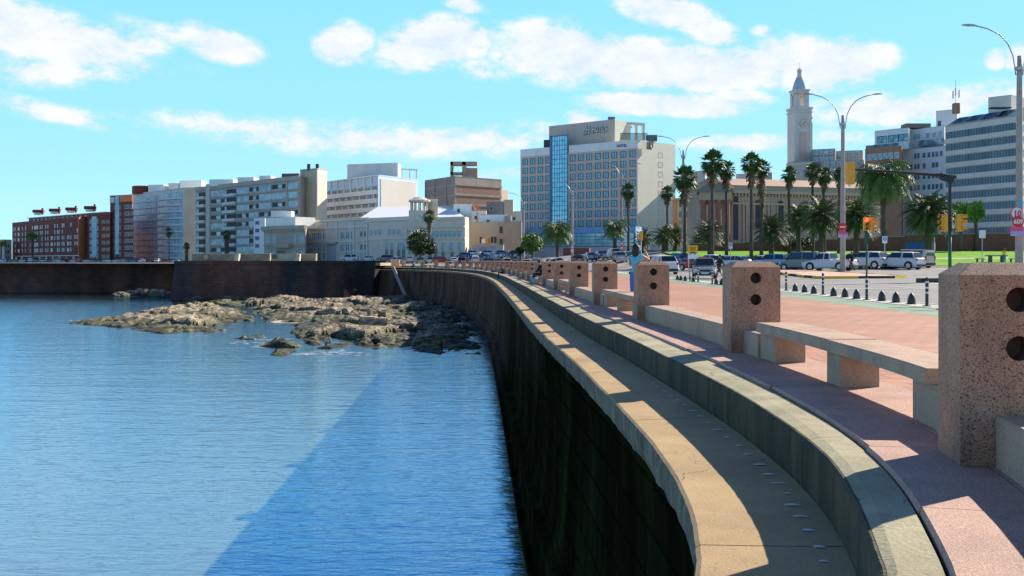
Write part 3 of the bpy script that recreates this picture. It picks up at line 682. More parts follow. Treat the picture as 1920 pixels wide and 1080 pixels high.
# ---- rocky shore height field
M_rock = None
def rock_mat():
    m = bpy.data.materials.new('wet_and_dry_rock'); m.use_nodes = True; t = m.node_tree; n = t.nodes; l = t.links; b = n['Principled BSDF']
    g = n.new('ShaderNodeNewGeometry'); sp = n.new('ShaderNodeSeparateXYZ'); l.new(g.outputs['Position'], sp.inputs[0])
    ns = n.new('ShaderNodeTexNoise'); ns.inputs['Scale'].default_value = .33; ns.inputs['Detail'].default_value = 10; ns.inputs['Roughness'].default_value = .68; l.new(g.outputs['Position'], ns.inputs[0])
    ad = n.new('ShaderNodeMath'); ad.operation = 'MULTIPLY_ADD'; ad.inputs[1].default_value = 3.2; l.new(ns.outputs[0], ad.inputs[0]); l.new(sp.outputs[2], ad.inputs[2])
    mr = n.new('ShaderNodeMapRange'); mr.inputs[1].default_value = -6.5+1.45; mr.inputs[2].default_value = -4.9+1.6; l.new(ad.outputs[0], mr.inputs[0])
    r = n.new('ShaderNodeValToRGB'); l.new(mr.outputs[0], r.inputs[0]); cr = r.color_ramp
    cr.elements[0].position = 0; cr.elements[0].color = (.018,.018,.012,1); cr.elements[1].position = 1; cr.elements[1].color = (.50,.40,.27,1)
    for p, c in ((.16,(.04,.04,.025)),(.30,(.12,.125,.045)),(.42,(.09,.08,.055)),(.58,(.22,.18,.12)),(.72,(.34,.27,.17)),(.84,(.20,.16,.11))):
        e = cr.elements.new(p); e.color = (*c, 1)
    n2 = n.new('ShaderNodeTexNoise'); n2.inputs['Scale'].default_value = 2.6; n2.inputs['Detail'].default_value = 8; mp = n.new('ShaderNodeMapping'); mp.inputs['Scale'].default_value = (.5,1,2.5); mp.inputs['Rotation'].default_value = (.1,.12,.3)
    l.new(g.outputs['Position'], mp.inputs[0]); l.new(mp.outputs[0], n2.inputs[0])
    mr2 = n.new('ShaderNodeMapRange'); mr2.inputs[1].default_value = .35; mr2.inputs[2].default_value = .6; mr2.inputs[3].default_value = .22; mr2.inputs[4].default_value = 1.25; l.new(n2.outputs[0], mr2.inputs[0])  # crevice darkness painted into the rock colour along the bump hollows
    mx = n.new('ShaderNodeMix'); mx.data_type = 'RGBA'; mx.blend_type = 'MULTIPLY'; mx.inputs[0].default_value = 1; l.new(r.outputs[0], mx.inputs[6])
    cb = n.new('ShaderNodeCombineColor'); [l.new(mr2.outputs[0], cb.inputs[i]) for i in range(3)]; l.new(cb.outputs[0], mx.inputs[7])
    l.new(mx.outputs[2], b.inputs['Base Color']); b.inputs['Roughness'].default_value = .85
    bp = n.new('ShaderNodeBump'); bp.inputs['Strength'].default_value = .9; bp.inputs['Distance'].default_value = .15; l.new(n2.outputs[0], bp.inputs['Height']); l.new(bp.outputs[0], b.inputs['Normal'])
    return m
M_rock = rock_mat()
def outline(pts): return [ptz(px, py, WATER+.1) for px, py in pts]
# island left, shelf right, pool and beach carved; (outline in world, max height, edge slope)
OUT = [ (outline([(130,605),(165,597),(235,590),(300,582),(360,574),(400,567),(440,567),(470,588),(466,604),(440,616),(400,622),(340,628),(285,622),(230,613),(170,609)]), 1.15, .16),
        (outline([(340,563),(420,558),(560,558),(700,560),(800,560),(905,590),(925,640),(905,662),(850,662),(760,655),(680,650),(600,652),(560,636),(545,622),(560,612),(540,604),(500,604),(480,590),(440,570),(380,568)]), .85, .12),
        (outline([(472,657),(500,642),(540,640),(580,652),(585,660),(555,667),(500,665)]), .7, .3),
        (outline([(430,634),(470,624),(500,630),(480,636)]), .35, .3),
        (outline([(815,658),(850,655),(870,661),(840,668)]), .3, .3) ]
def sdist(poly, x, y):
    ins = False; dm = 1e9; n = len(poly)
    for i in range(n):
        x1, y1 = poly[i]; x2, y2 = poly[(i+1) % n]
        if (y1 > y) != (y2 > y) and x < (x2-x1)*(y-y1)/(y2-y1)+x1: ins = not ins
        dx, dy = x2-x1, y2-y1; t = max(0, min(1, ((x-x1)*dx+(y-y1)*dy)/(dx*dx+dy*dy))); d = (x-x1-t*dx)**2+(y-y1-t*dy)**2
        if d < dm: dm = d
    dm = math.sqrt(dm); return dm if ins else -dm
BBX = [(min(p[0] for p in o)-4, max(p[0] for p in o)+4, min(p[1] for p in o)-4, max(p[1] for p in o)+4) for o, _, _ in OUT]
def rock_h(x, y):
    wx = x+noise.noise(Vector((x*.13, y*.10, 3)))*2; wy = y+noise.noise(Vector((x*.13, y*.10, 8)))*2.5
    h = -2.0
    for (o, hm, sl), (a, b, c, d) in zip(OUT, BBX):
        if a < x < b and c < y < d:
            sd = sdist(o, x*.65+wx*.35, y*.7+wy*.3); q = min(hm, .16+sd*sl) if sd > 0 else sd*.35
            h = max(h, q)
    if h > -1:
        f = noise.fractal(Vector((x*.11, y*.09, 0)), .8, 2.1, 4)
        w = min(1, max(.2, h+.4)); h += f*.42*w
        # big broken slabs: voronoi cells, each with its own lift and tilt
        cd, cp = noise.voronoi(Vector((x*.20+wx*.02, y*.11, 1.5)))
        c0 = cp[0]; lift = noise.cell(c0*7.3)
        h += (lift-.4)*.42*w + ((x*.20-c0.x)*noise.cell(c0*3.1+Vector((5,0,0)))-(y*.11-c0.y)*.9)*.18*w
        ed = cd[1]-cd[0]; h -= max(0, .08-ed)*3*w
        cd2, cp2 = noise.voronoi(Vector((x*.75, y*.36, 7.5))); h += (noise.cell(cp2[0]*5.7)-.5)*.22*w - max(0, .12-(cd2[1]-cd2[0]))*1.2*w
        # layered ledges dipping to the sea
        tl = h + x*.03 - y*.02 + noise.noise(Vector((x*.25, y*.18, 5)))*.5; st = .24
        k = math.floor(tl/st); fr = tl/st-k; tl2 = (k+min(1, fr**5*1.5))*st
        h += (tl2-tl)*.7
        h += noise.noise(Vector((x*1.3, y*.9, 4)))*.14*w
    return h
def beach(x, y): return 0
mb = MB(); rows = []
xs = [-64+i*.28 for i in range(int(68/.28))]
y = 83.0; 
while y < 207:
    row = []
    for x in xs:
        row.append((x, y, WATER+rock_h(x, y)))
    rows.append(row); y += .26+(y-83)*.0042
nx = len(xs); ok = []
mb.grid(rows)
lim = WATER-1.3
ff = [f for f in mb.f if max(mb.v[i][2] for i in f) > lim]
mb.f = ff; mb.m = [0]*len(ff)
o = mb.build('rocky_shore', M_rock); tag(o, kind='structure')
print('rock faces', len(ff))
# sand patch between the rocks
mb = MB(); c = outline([(505,607),(470,593),(500,585),(545,588),(590,600),(575,612),(540,606)])
cx = sum(p[0] for p in c)/len(c); cy = sum(p[1] for p in c)/len(c)
for k in range(len(c)):
    a, b = c[k], c[(k+1) % len(c)]; mb.face([(a[0],a[1],WATER-.1),(b[0],b[1],WATER-.1),(cx,cy,WATER+.22)])
tag(mb.build('sand_beach', M_sand), kind='structure')
# foam lines
M_foam = mat('sea_foam', (.75,.78,.8), rough=.6)
mb = MB()
for k in range(90):
    px, py = random.choice([(470,642),(480,648),(510,636),(640,663),(150,602),(840,640),(620,660),(165,600),(560,665)]); px += random.gauss(0,22); py += random.gauss(0,2.0)
    x, y = ptz(px, py, WATER+.02); ln = random.uniform(.15,.8)
    if rock_h(x, y) < .02: mb.face([(x-ln,y-.05,WATER+.02),(x+ln*.3,y-.10,WATER+.02),(x+ln,y,WATER+.02),(x,y+random.uniform(.05,.2),WATER+.02)])
tag(mb.build('foam', M_foam), kind='stuff')
# rocks at the foot of the far wall
def boulder(x, y, z, sx, sy, sz, seed, name='boulder'):
    bm = bmesh.new(); bmesh.ops.create_icosphere(bm, subdivisions=3, radius=1)
    for v in bm.verts:
        n_ = noise.fractal(v.co*1.1+Vector((seed*7.1, 0, 0)), .8, 2, 4); v.co *= 1+n_*.35; q = v.co
        v.co = Vector((q.x*sx, q.y*sy, max(-.6, round(q.z*3)/3*.35+q.z*.65)*sz))
    me = bpy.data.meshes.new(name); bm.to_mesh(me); bm.free(); me.materials.append(M_rock)
    o = bpy.data.objects.new(name, me); COL.objects.link(o); o.location = (x, y, z); return o
BL = [(228,553,14,5,'low dark boulder at the left end of the heap before the bastion corner'),(243,551,11,6,'rounded boulder left of centre in the heap before the bastion corner'),(262,551,16,8,'tall dark boulder in the middle of the heap by the bastion corner'),(280,552,12,8,'pale brown boulder in the heap by the bastion corner'),(297,553,13,9,'greenish sharp boulder in the heap by the bastion corner'),(313,555,12,7,'dark boulder at the right end of the heap by the bastion corner'),
      (205,540,20,7,'flat light brown rock at the foot of the far seawall'),(190,545,18,3,'thin flat rock awash in front of the far seawall'),(135,537,12,6,'pointed rock left of centre below the far seawall'),(115,539,10,3,'small flat rock below the far seawall'),(155,538,9,3,'small pale rock just right of the pointed rock by far seawall'),(10,531,14,6,'light rock at the left edge below the far seawall'),(35,534,16,5,'low brown rock near the left edge below far seawall'),(62,533,10,3,'small low rock below the long red block, near left edge')]
for k, (px, py, hw, hh, lb) in enumerate(BL):
    x, Y = ptz(px, py+2, WATER); s = Y/FOC
    o = boulder(x, Y, WATER+.15, hw*s*1.15, hw*s*1.1, hh*s*1.35, k); tag(o, lb, 'rock', 'rocks at the water by the far seawall')
mb = MB()
for (a, b) in (((340,538),(215,543)),): 
    p = [ptz(*q, WATER+.3) for q in ((345,537.5),(250,539),(205,543),(225,547),(300,548),(345,549))]
    mb.face([(x, y, WATER+.12) for x, y in p])
tag(mb.build('far_beach', M_sand), kind='structure')
# big blocks of stone on the shelf
for k, (px, py, w_, h_, lb) in enumerate(((690,600,16,9,'dark square-cut stone block on the rock shelf'),(712,603,12,9,'greenish cut stone block beside the dark one on the rock shelf'),(697,585,7,8,'upright dark stone stub standing on the pale rock shelf'),(722,588,13,6,'long pale stone block lying on the rock shelf below the wall'))):
    z = -5.2; x, Y = ptz(px, py, z); s = Y/FOC; bm = bmesh.new(); bmesh.ops.create_cube(bm, size=1)
    bmesh.ops.subdivide_edges(bm, edges=bm.edges, cuts=4, use_grid_fill=True)
    for v in bm.verts: v.co = Vector((v.co.x*w_*2*s, v.co.y*w_*1.4*s, v.co.z*h_*1.9*s))*(1+.14*noise.noise(v.co*3+Vector((k*5,0,0))))
    me = bpy.data.meshes.new('stone_block'); bm.to_mesh(me); bm.free(); me.materials.append(M_rock)
    o = bpy.data.objects.new('stone_block', me); COL.objects.link(o); o.location = (x, Y, z-.1); o.rotation_euler = (0,.05,k*.4)
    tag(o, lb, 'stone block', 'cut stone blocks on the rock shelf')
# ------------------------------------------------------------------ buildings
def bm_(n, c, c2=None, **k):
    W_ = (1.34,1.24,1.12); lim = lambda q: tuple(min(.74, a*b) for a, b in zip(q, W_)); c = lim(c); c2 = lim(c2) if c2 else None
    c2 = c2 or tuple(min(1, x*1.18) for x in c)
    return mat(n, c, c2, rough=k.get('rough', .88), scale=k.get('scale', .35), detail=8, bump=k.get('bump', 0), stretch=k.get('stretch', (1,1,.5)), lo=.3, hi=.7)
G_sky = mat('window_glass_pale', (.20,.42,.52), (.36,.56,.62), rough=.22, metal=0, scale=.35, lo=.42, hi=.58)  # reflected sky and curtains painted as pale cyan in the glass colour
G_dark = mat('window_glass_dark', (.025,.045,.07), (.09,.16,.22), rough=.12, scale=.5, lo=.45, hi=.6)
G_blue = mat('curtain_glass_blue', (.16,.45,.62), (.30,.62,.78), rough=.12, metal=.5, scale=.6, lo=.4, hi=.6)
G_mid = mat('window_glass_mid', (.10,.20,.28), (.28,.44,.52), rough=.15, metal=.3, scale=.7, lo=.45, hi=.58)
M_frame = mat('frame_white', (.62,.63,.64)); M_fdark = mat('frame_dark', (.05,.055,.06)); M_roofgrey = mat('roof_grey', (.25,.25,.25), (.33,.33,.32), scale=1)
def unit(a, b):
    d = Vector((b[0]-a[0], b[1]-a[1])); return d.normalized(), d.length
class Face:
    """wall plane from a (left as seen) to b (right as seen); o is the distance outwards"""
    def __init__(s, a, b): s.a = Vector((a[0], a[1])); s.d, s.L = unit(a, b); s.n = Vector((s.d.y, -s.d.x))
    def p(s, u, z, o=0): q = s.a+s.d*u+s.n*o; return (q.x, q.y, z)
    def box(s, mb, u0, u1, z0, z1, o0, o1, m=0):
        mb.hexa([s.p(u0,z0,o1), s.p(u1,z0,o1), s.p(u1,z0,o0), s.p(u0,z0,o0), s.p(u0,z1,o1), s.p(u1,z1,o1), s.p(u1,z1,o0), s.p(u0,z1,o0)], m)
    def upx(s, px):
        """distance along the face where the photo column px falls"""
        k = (px-960)/FOC; den = s.d.x-k*s.d.y; return (k*s.a.y-s.a.x)/den
def windows(f, root, us, zs, w, h, fm=M_frame, gm=G_sky, name='window', skip=(), mull=1, depth=.10, fw=.09, sill=False, hm=0, wmap=None, arch=False):
    """one mesh per opening; same-size openings share mesh data"""
    proto = {}
    k = 0
    for zi, z in enumerate(zs):
        for ui, u in enumerate(us):
            if (ui, zi) in skip: continue
            ww = wmap[ui] if wmap else w
            key = ww
            if key not in proto:
                mb = MB(); base = Face((0,0), (f.d.x, f.d.y)); a, b = -ww/2, ww/2
                base.box(mb, a-fw, a, -fw, h+fw, -.05, depth, 0); base.box(mb, b, b+fw, -fw, h+fw, -.05, depth, 0)
                base.box(mb, a, b, h, h+fw, -.05, depth, 0); base.box(mb, a, b, -fw, 0, -.05, depth+(.1 if sill else 0), 0)
                for q in range(mull):
                    x = a+(q+1)*ww/(mull+1); base.box(mb, x-.035, x+.035, 0, h, -.05, depth*.7, 0)
                for q in range(hm):
                    zz = (q+1)*h/(hm+1); base.box(mb, a, b, zz-.03, zz+.03, -.04, depth*.6, 0)
                base.box(mb, a, b, 0, h, -.04, .025, 1)
                if arch:
                    ring = [base.p(ww/2*math.cos(t), h+fw+ww/2*math.sin(t), .03) for t in [math.pi*i/10 for i in range(11)]]; mb.face(ring, 1)
                    mb.tube([base.p((ww/2+fw/2)*math.cos(t), h+fw+(ww/2+fw/2)*math.sin(t), .05) for t in [math.pi*i/10 for i in range(11)]], fw*.6, 4, 0)
                o = mb.build(name, [fm, gm]); proto[key] = o
            else: o = proto[key].copy(); COL.objects.link(o)
            o.parent = root; off_ = WL.get(root, Vector((0,0,0))); q = f.p(u, z, 0); o.location = (q[0]-off_.x, q[1]-off_.y, q[2]-off_.z)
            k += 1
    return k
def spaced(a, b, n): return [a+(b-a)*(i+.5)/n for i in range(n)]
def block(root, A, B, C, z0, z1, m, name='wall', roof=None, D=None, par=.0):
    """four-cornered storey block, A left, B near corner, C right; D completes it"""
    D = D or (A[0]+C[0]-B[0], A[1]+C[1]-B[1])
    mb = MB(); mb.prism([A, B, C, D], z0, z1); o = mb.build(name, m, root)
    if roof is not None:
        mb = MB(); mb.prism([A, B, C, D], z1+.003, z1+.12); mb.build('roof', roof, root)
    return D
def corner(px, Y): return (at(px, Y), Y)
def bld(name, label, cat, A, B, group=None): return thing(name, label, cat, ((A[0]+B[0])/2, (A[1]+B[1])/2, 0), group)
def text_mesh(body, size, name, m, parent, f, u, z, o, ext=.12, bold=0.0, align='LEFT', sx=1.0):
    cu = bpy.data.curves.new(name, 'FONT'); cu.body = body; cu.size = size; cu.extrude = ext/2; cu.offset = bold; cu.align_x = align; cu.resolution_u = 3
    ob = bpy.data.objects.new(name, cu); COL.objects.link(ob)
    dg = bpy.context.evaluated_depsgraph_get(); dg.update(); me = bpy.data.meshes.new_from_object(ob.evaluated_get(dg)); bpy.data.objects.remove(ob); bpy.data.curves.remove(cu)
    d3 = Vector((f.d.x, f.d.y, 0)); up = Vector((0,0,1)); n3 = Vector((f.n.x, f.n.y, 0)); p0 = Vector(f.p(u, z, o)); w0 = WL.get(parent, Vector((0,0,0)))
    for v in me.vertices: c = v.co.copy(); v.co = p0+d3*c.x*sx+up*c.y+n3*c.z-w0
    me.materials.clear(); me.materials.append(m); o_ = bpy.data.objects.new(name, me); COL.objects.link(o_)
    if parent is not None: o_.parent = parent
    WL[o_] = w0; return o_

# ---- hotel
H = 38.7
A, B, C = corner(976,341), corner(1195,313), corner(1266,327)
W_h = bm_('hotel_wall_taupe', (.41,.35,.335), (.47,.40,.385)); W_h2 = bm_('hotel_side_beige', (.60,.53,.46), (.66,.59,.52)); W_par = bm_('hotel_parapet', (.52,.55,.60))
ht = bld('hotel', 'tall taupe hotel with blue glass stair shaft and roof sign letters', 'hotel', B, B)
D = (A[0]+C[0]-B[0], A[1]+C[1]-B[1])
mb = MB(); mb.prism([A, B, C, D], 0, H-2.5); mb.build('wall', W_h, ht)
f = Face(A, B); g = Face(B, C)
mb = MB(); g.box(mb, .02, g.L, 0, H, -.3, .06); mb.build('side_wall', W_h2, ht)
mb = MB(); f.box(mb, 0, f.upx(1035)-.3, H-2.5, H, -.4, .12); f.box(mb, f.upx(1068)-.2, f.L, H-2.5, H, -.4, .12); mb.build('parapet', W_par, ht)
mb = MB(); mb.prism([A, B, C, D], H-2.49, H-1.6); mb.build('roof', M_roofgrey, ht)
rowz = [zat(281.5-1.5, 318)-1.9 - 3.05*i for i in range(8)]
rowz = [33.6-3.03*i for i in range(8)]
ul = [f.upx(x) for x in (985,999,1013.5,1028)]; ur = [f.upx(x) for x in (1074,1089,1105,1121,1136,1152,1169,1186)]
M_wf = mat('window_frame_hotel', (.12,.12,.12)); 
windows(f, ht, ul+ur, rowz, 1.75, 1.75, M_wf, G_sky, mull=1, fw=.14, depth=.18)
mb = MB(); u0, u1 = f.upx(1036.5), f.upx(1064.5)
f.box(mb, u0, u1, 7, H+3.3, -.2, .35); mb.build('glass_shaft', G_blue, ht)
mb = MB()
for i in range(7): x = u0+(u1-u0)*i/6; f.box(mb, x-.08, x+.08, 7, H+3.4, .351, .43)
for i in range(24): z = 7+i*1.52; f.box(mb, u0, u1, z, z+.16, .352, .41)
f.box(mb, u0-.9, u0, 7, H+3.6, -.2, .5); f.box(mb, u0-.9, u1+.1, H+3.3, H+3.6, -.2, .5)
mb.build('shaft_mullion', mat('mullion_blue', (.10,.20,.32)), ht)
windows(g, ht, [g.upx(1238)], [34.0-3.03*i for i in range(9)], 2.1, 1.5, mat('louvre_frame', (.35,.34,.33)), mat('louvre_grey', (.30,.31,.32)), mull=0, hm=3)
# penthouse
PA, PB, PC = corner(1029.5,339), corner(1153,322), corner(1177,327)
k = 3.2
zt = zat(227.5, 322)+.6
pD = block(ht, PA, PB, PC, H-2.4, zt, W_h2, 'penthouse_wall')
pf = Face(PA, PB); mb = MB(); pf.box(mb, 0, pf.L, H-2.3, zt+.1, -.1, .08); mb.build('penthouse_front', bm_('hotel_pent_front', (.36,.33,.31)), ht)
M_let = mat('sign_letter_pale', (.62,.62,.60)); M_letd = mat('sign_letter_dark', (.12,.12,.13))
hz = zat(250,325)
for tx, u, sz in (('n', pf.upx(1094), 5.2), ('H', pf.upx(1102), 4.0)):
    pass
text_mesh('nH', 4.2, 'sign_letters', M_let, ht, pf, pf.upx(1095), zat(250,326), .5, .35, .02, sx=.52)
text_mesh('nH', 4.2, 'sign_letter_drop_shadow', M_letd, ht, pf, pf.upx(1095)-.15, zat(250,326)-.15, .12, .3, .06, sx=.52)  # dark offset copy behind the letters, modelled as their cast shadow
text_mesh('HOTELS', 2.9, 'sign_letters', M_let, ht, pf, pf.upx(1112), zat(247.5,325), .5, .35, .02, sx=.54)
text_mesh('HOTELS', 2.9, 'sign_letter_drop_shadow', M_letd, ht, pf, pf.upx(1112)-.12, zat(247.5,325)-.12, .12, .3, .05, sx=.54)  # second dark offset copy, again the letters' shadow made as a mesh
text_mesh('HOTEL', 1.25, 'parapet_letters', mat('letters_blue', (.08,.14,.25)), ht, f, f.upx(1157), H-1.9, .2, .1, .03, sx=.95)
text_mesh('nH', 3.3, 'side_sign_letters', M_letd, ht, g, g.upx(1208), zat(275,314), 1.0, .3, .02, sx=.8)
text_mesh('HOTELS', 1.1, 'side_sign_letters', M_letd, ht, g, g.upx(1208), zat(279,314), 1.0, .25, .02, sx=.6)
# roof frame, railings, plant
mb = MB(); gg = Face(PC, (PC[0]+9, PC[1]+3)); L0 = Face(PC, corner(1209, 330)).L; gg = Face(PC, corner(1209,330)); zz = zat(234,328)
gg.box(mb, 0, gg.L, zz, zz+.8, -.8, .1); 
for u in (.3, gg.L*.45, gg.L-.8): gg.box(mb, u, u+.8, H-2, zz-.01, -.79, .0)
gg.box(mb, 0, gg.L, zz, zz+.7, -8, -7.2)
mb.build('roof_frame', W_h2, ht)
mb = MB()
rl = Face((B[0]-5.2, B[1]+.6), (B[0]+3.4, B[1]+1.2))
for i in range(26): rl.box(mb, i*rl.L/26, i*rl.L/26+.16, H, H+2.1, -.1, .05)
rl.box(mb, 0, rl.L, H+2.0, H+2.15, -.12, .07); mb.build('railing', M_fdark, ht)
mb = MB(); mb.box((at(1222,320), 320, H+1.3), (3.2,2,1.9)); mb.build('roof_plant', mat('plant_grey', (.16,.16,.17)), ht); mb = MB(); mb.box((at(1147,325), 326, zt+.7), (2.1,2,1.2)); mb.build('roof_plant', mat('plant_grey', (.16,.16,.17)), ht)
mb = MB(); mb.box((at(1026.5,338), 338.5, H+1.2), (2.4,2,3.4)); mb.build('roof_box', mat('plant_dark', (.08,.08,.08)), ht)
# glazed podium
pod = bld('hotel_podium', 'low blue glass pavilion along the foot of the taupe hotel', 'building', A, B)
QA, QB = corner(945,326), corner(1192,300)
QC = (QB[0]+4, QB[1]+10); zt = zat(430,326)
block(pod, QA, QB, QC, 0, zt, bm_('podium_blue', (.12,.28,.55), (.16,.36,.66)), 'wall', M_roofgrey)
q = Face(QA, QB)
mb = MB(); z0 = zat(463,313); z1 = zat(438.5,313)
q.box(mb, 1, q.L-.5, z0, z1, -.2, .3); mb.build('glass_front', mat('podium_glass', (.22,.55,.62), (.40,.72,.78), rough=.2, metal=.3, scale=.5), pod)
mb = MB()
for i in range(5): z = z0+(z1-z0)*i/4; q.box(mb, 1, q.L-.5, z, z+.16, .305, .36)
for i in range(22): u = 1+(q.L-1.5)*i/21; q.box(mb, u, u+.1, z0, z1, .304, .35)
mb.build('glazing_bars', mat('bar_blue', (.05,.16,.3)), pod)
mb = MB(); q.box(mb, 0, q.L, 0, z0-.05, -.1, .2); mb.build('base_wall', bm_('podium_base', (.35,.38,.42)), pod)
mb = MB(); q.box(mb, q.upx(949), q.upx(972), 2.0, zat(468,322)+1.2, .21, .5); mb.build('entrance_glass', G_blue, pod)
# brick wall block in front of podium
A1, B1 = corner(1056,262), corner(1105,258)
t = bld('brick_wall', 'short dark brick wall in front of the hotel podium', 'wall', A1, B1); M_bw = bm_('brick_dark', (.13,.045,.035), (.17,.065,.05), scale=2)
block(t, A1, B1, (B1[0]+.6, B1[1]+4), 2, zat(465,260), M_bw)

# ---- generic slab building with window rows
def rows_building(name, label, cat, A, B, C, z0, z1, wall, rows, left=None, right=None, roof=M_roofgrey, group=None, side=None):
    t = bld(name, label, cat, A, B, group); block(t, A, B, C, z0, z1, wall, 'wall', roof)
    f, g = Face(A, B), Face(B, C)
    if side is not None:
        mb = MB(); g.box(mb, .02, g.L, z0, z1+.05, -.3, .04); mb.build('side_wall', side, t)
    mb = MB(); f.box(mb, 0, f.L, z1+.12, z1+.55, -.3, .10); g.box(mb, .11, g.L, z1+.12, z1+.55, -.3, .09); mb.build('parapet', wall, t)
    return t, f, g

# ---- long red brick block, left
RB = bm_('brick_red', (.13,.034,.028), (.17,.046,.036), scale=1.2); RBs = bm_('brick_red_sunny', (.55,.17,.09), (.60,.20,.11), scale=1.2); WB = bm_('white_render', (.62,.62,.62))  # RBs is the same brick with sunlight brightened into its colour
A, B, C = corner(23,520), corner(148,445), corner(164,452)
Hh = zat(408,445)
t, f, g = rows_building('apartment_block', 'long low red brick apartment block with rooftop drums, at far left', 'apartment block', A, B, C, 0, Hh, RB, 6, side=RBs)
zr = [Hh-3.6-i*2.78 for i in range(5)]
us = []
for grp in ((26,29,35,42,48),(57,61,66,70,76,79),(86,90,97,103,108,111),(117,120,128,133,141,145)): us += [f.upx(x) for x in grp]
wm = [1.0]*len(us)
for k in (2, 7, 8, 13, 19): wm[k] = 2.4
rnd = random.Random(4); skip = {(a, b) for a in range(len(us)) for b in range(5) if rnd.random() < .16}
windows(f, t, us, zr, 1.0, 1.5, M_frame, G_sky, skip=skip, mull=0, fw=.12, wmap=wm)
mb = MB(); f.box(mb, 0, f.L, Hh-16.8, Hh-16.5, -.1, .5); mb.build('canopy', WB, t)
windows(f, t, spaced(2, f.L-2, 10), [1.4], 3.0, 1.9, M_fdark, G_dark, name='shop_window', mull=2)
# set back top storey & drums
t2A, t2B, t2C = corner(54,505), corner(150,452), corner(206,452)
mb = MB(); ff = Face(corner(54,508), corner(196,446)); mb = MB(); ff.box(mb, 0, ff.L, Hh-.2, Hh+2.3, -6, 0); mb.build('attic', mat('attic_dark', (.16,.13,.13)), t)
mb = MB(); ff.box(mb, -1, ff.L+1, Hh+2.3, Hh+2.6, -6.4, .8); mb.build('attic_roof', WB, t)
for px in (72,103,134,169):
    Yd = 500-px*.33; X = at(px, Yd); z = Hh+2.6; d = MB(); d.lathe([(1.9,0),(1.9,.9),(2.2,1.0)], (X, Yd, z), 16); d.build('drum_base', WB, t)
    d = MB(); d.lathe([(2.5,1.05),(2.6,1.15),(2.6,2.2),(2.4,2.35)], (X, Yd, z), 16); d.box((X+2.4, Yd-1, z+1.6), (.7,.7,3.1)); d.build('drum_top', RB, t)
windows(ff, t, spaced(4, ff.L-2, 16), [Hh+.4], 2.0, 1.3, M_frame, G_dark, name='attic_window', mull=0)
# linking part and tower
A, B, C = corner(164,446), corner(207,436), corner(209,446); Hh2 = zat(401,440)
t, f, g = rows_building('apartment_block', 'red brick block with a white window strip beside the red tower', 'apartment block', A, B, C, 0, Hh2, RB, 6)
mb = MB(); f.box(mb, f.upx(173), f.upx(182), 3, Hh2-1, -.1, .25); mb.build('window_strip', G_sky, t)
windows(f, t, [f.upx(x) for x in (171,177,183)], [Hh2-4.2-i*3 for i in range(7)], 1.0, 2.0, M_frame, G_sky, mull=0, depth=.35)
windows(f, t, [f.upx(x) for x in (194,202)], [Hh2-4.2-i*3 for i in range(7)], 2.6, 1.4, RBs, G_dark, mull=0, name='balcony_window')
A, B, C = corner(206.5,438), corner(248,430), corner(250,440); H3 = zat(368,434)
t, f, g = rows_building('apartment_tower', 'slim red brick tower with one white glazed strip, left of blue glass block', 'apartment tower', A, B, C, 0, H3, RB, 9)
mb = MB(); f.box(mb, f.upx(217), f.upx(224), 4, H3+.2, -.1, .3); mb.build('stair_glass', G_sky, t)
mb = MB(); f.box(mb, f.upx(225), f.L, H3-2.4, H3+.5, -.1, .15); mb.build('terrace_wall', RBs, t)
mb = MB(); f.box(mb, 0, f.upx(215), H3-2.6, H3-.2, -.1, .2); mb.build('penthouse_glass', M_frame, t)
windows(f, t, [f.upx(x) for x in (215.6,225.5,238,246)], [H3-5.4-i*2.9 for i in range(9)], 1.4, 1.5, M_frame, G_dark, mull=0, wmap=[.7,.7,2.8,1.6])
# ---- blue-white glass balcony block
BW = bm_('render_bluegrey', (.42,.46,.50), (.50,.54,.57)); BG = bm_('render_beige', (.42,.36,.29), (.50,.43,.35))
A, B, C = corner(249,470), corner(345,430), corner(368,428); H4 = zat(357,440)
t, f, g = rows_building('apartment_block', 'curved white block with nine floors of pale blue glass balconies', 'apartment block', A, B, C, 0, H4, BW, 9)
mb0 = None
for i in range(10):
    z = H4-3.4-i*2.85
    for (a, b) in ((250,293),(295,343)):
        mb = MB(); u0, u1 = f.upx(a), f.upx(b); n = 8; bulge = 1.6 if a > 290 else .7
        rows = [[f.p(u0+(u1-u0)*k/n, z, .1+bulge*math.sin(math.pi*k/n)), f.p(u0+(u1-u0)*k/n, z+1.9, .1+bulge*math.sin(math.pi*k/n))] for k in range(n+1)]
        mb.grid([[r[0] for r in rows], [r[1] for r in rows]]); mb.build('glazing_band', G_sky, t)
        mb = MB(); outp = [Vector(f.p(u0+(u1-u0)*k/n, 0, .2+bulge*math.sin(math.pi*k/n)+.15)) for k in range(n+1)]; 
        mb.prism([(p.x, p.y) for p in outp]+[f.p(u1, 0, -.05)[:2], f.p(u0, 0, -.05)[:2]], z-.75, z-.02); mb.build('balcony_slab', BW, t)
        mb = MB()
        for k in range(13):
            u = u0+(u1-u0)*k/12; o = .12+bulge*math.sin(math.pi*k/12); f.box(mb, u-.06, u+.06, z, z+1.9, o, o+.12)
        mb.build('glazing_bars', M_frame, t)
mb = MB(); g.box(mb, 0, g.L, 0, H4+.4, -.2, .06); mb.build('side_bay', BG, t)
windows(g, t, [g.upx(349.5), g.upx(359.5)], [H4-3.0-i*2.85 for i in range(10)], 1.7, 1.8, BG, G_dark, wmap=[1.1,2.8], mull=1, name='bay_window')
mb = MB(); mb.lathe([(5.2,0),(5.2,3.4),(4.8,3.6)], (at(264,462), 466, H4+.1), 16); mb.build('roof_drum', RB, t)
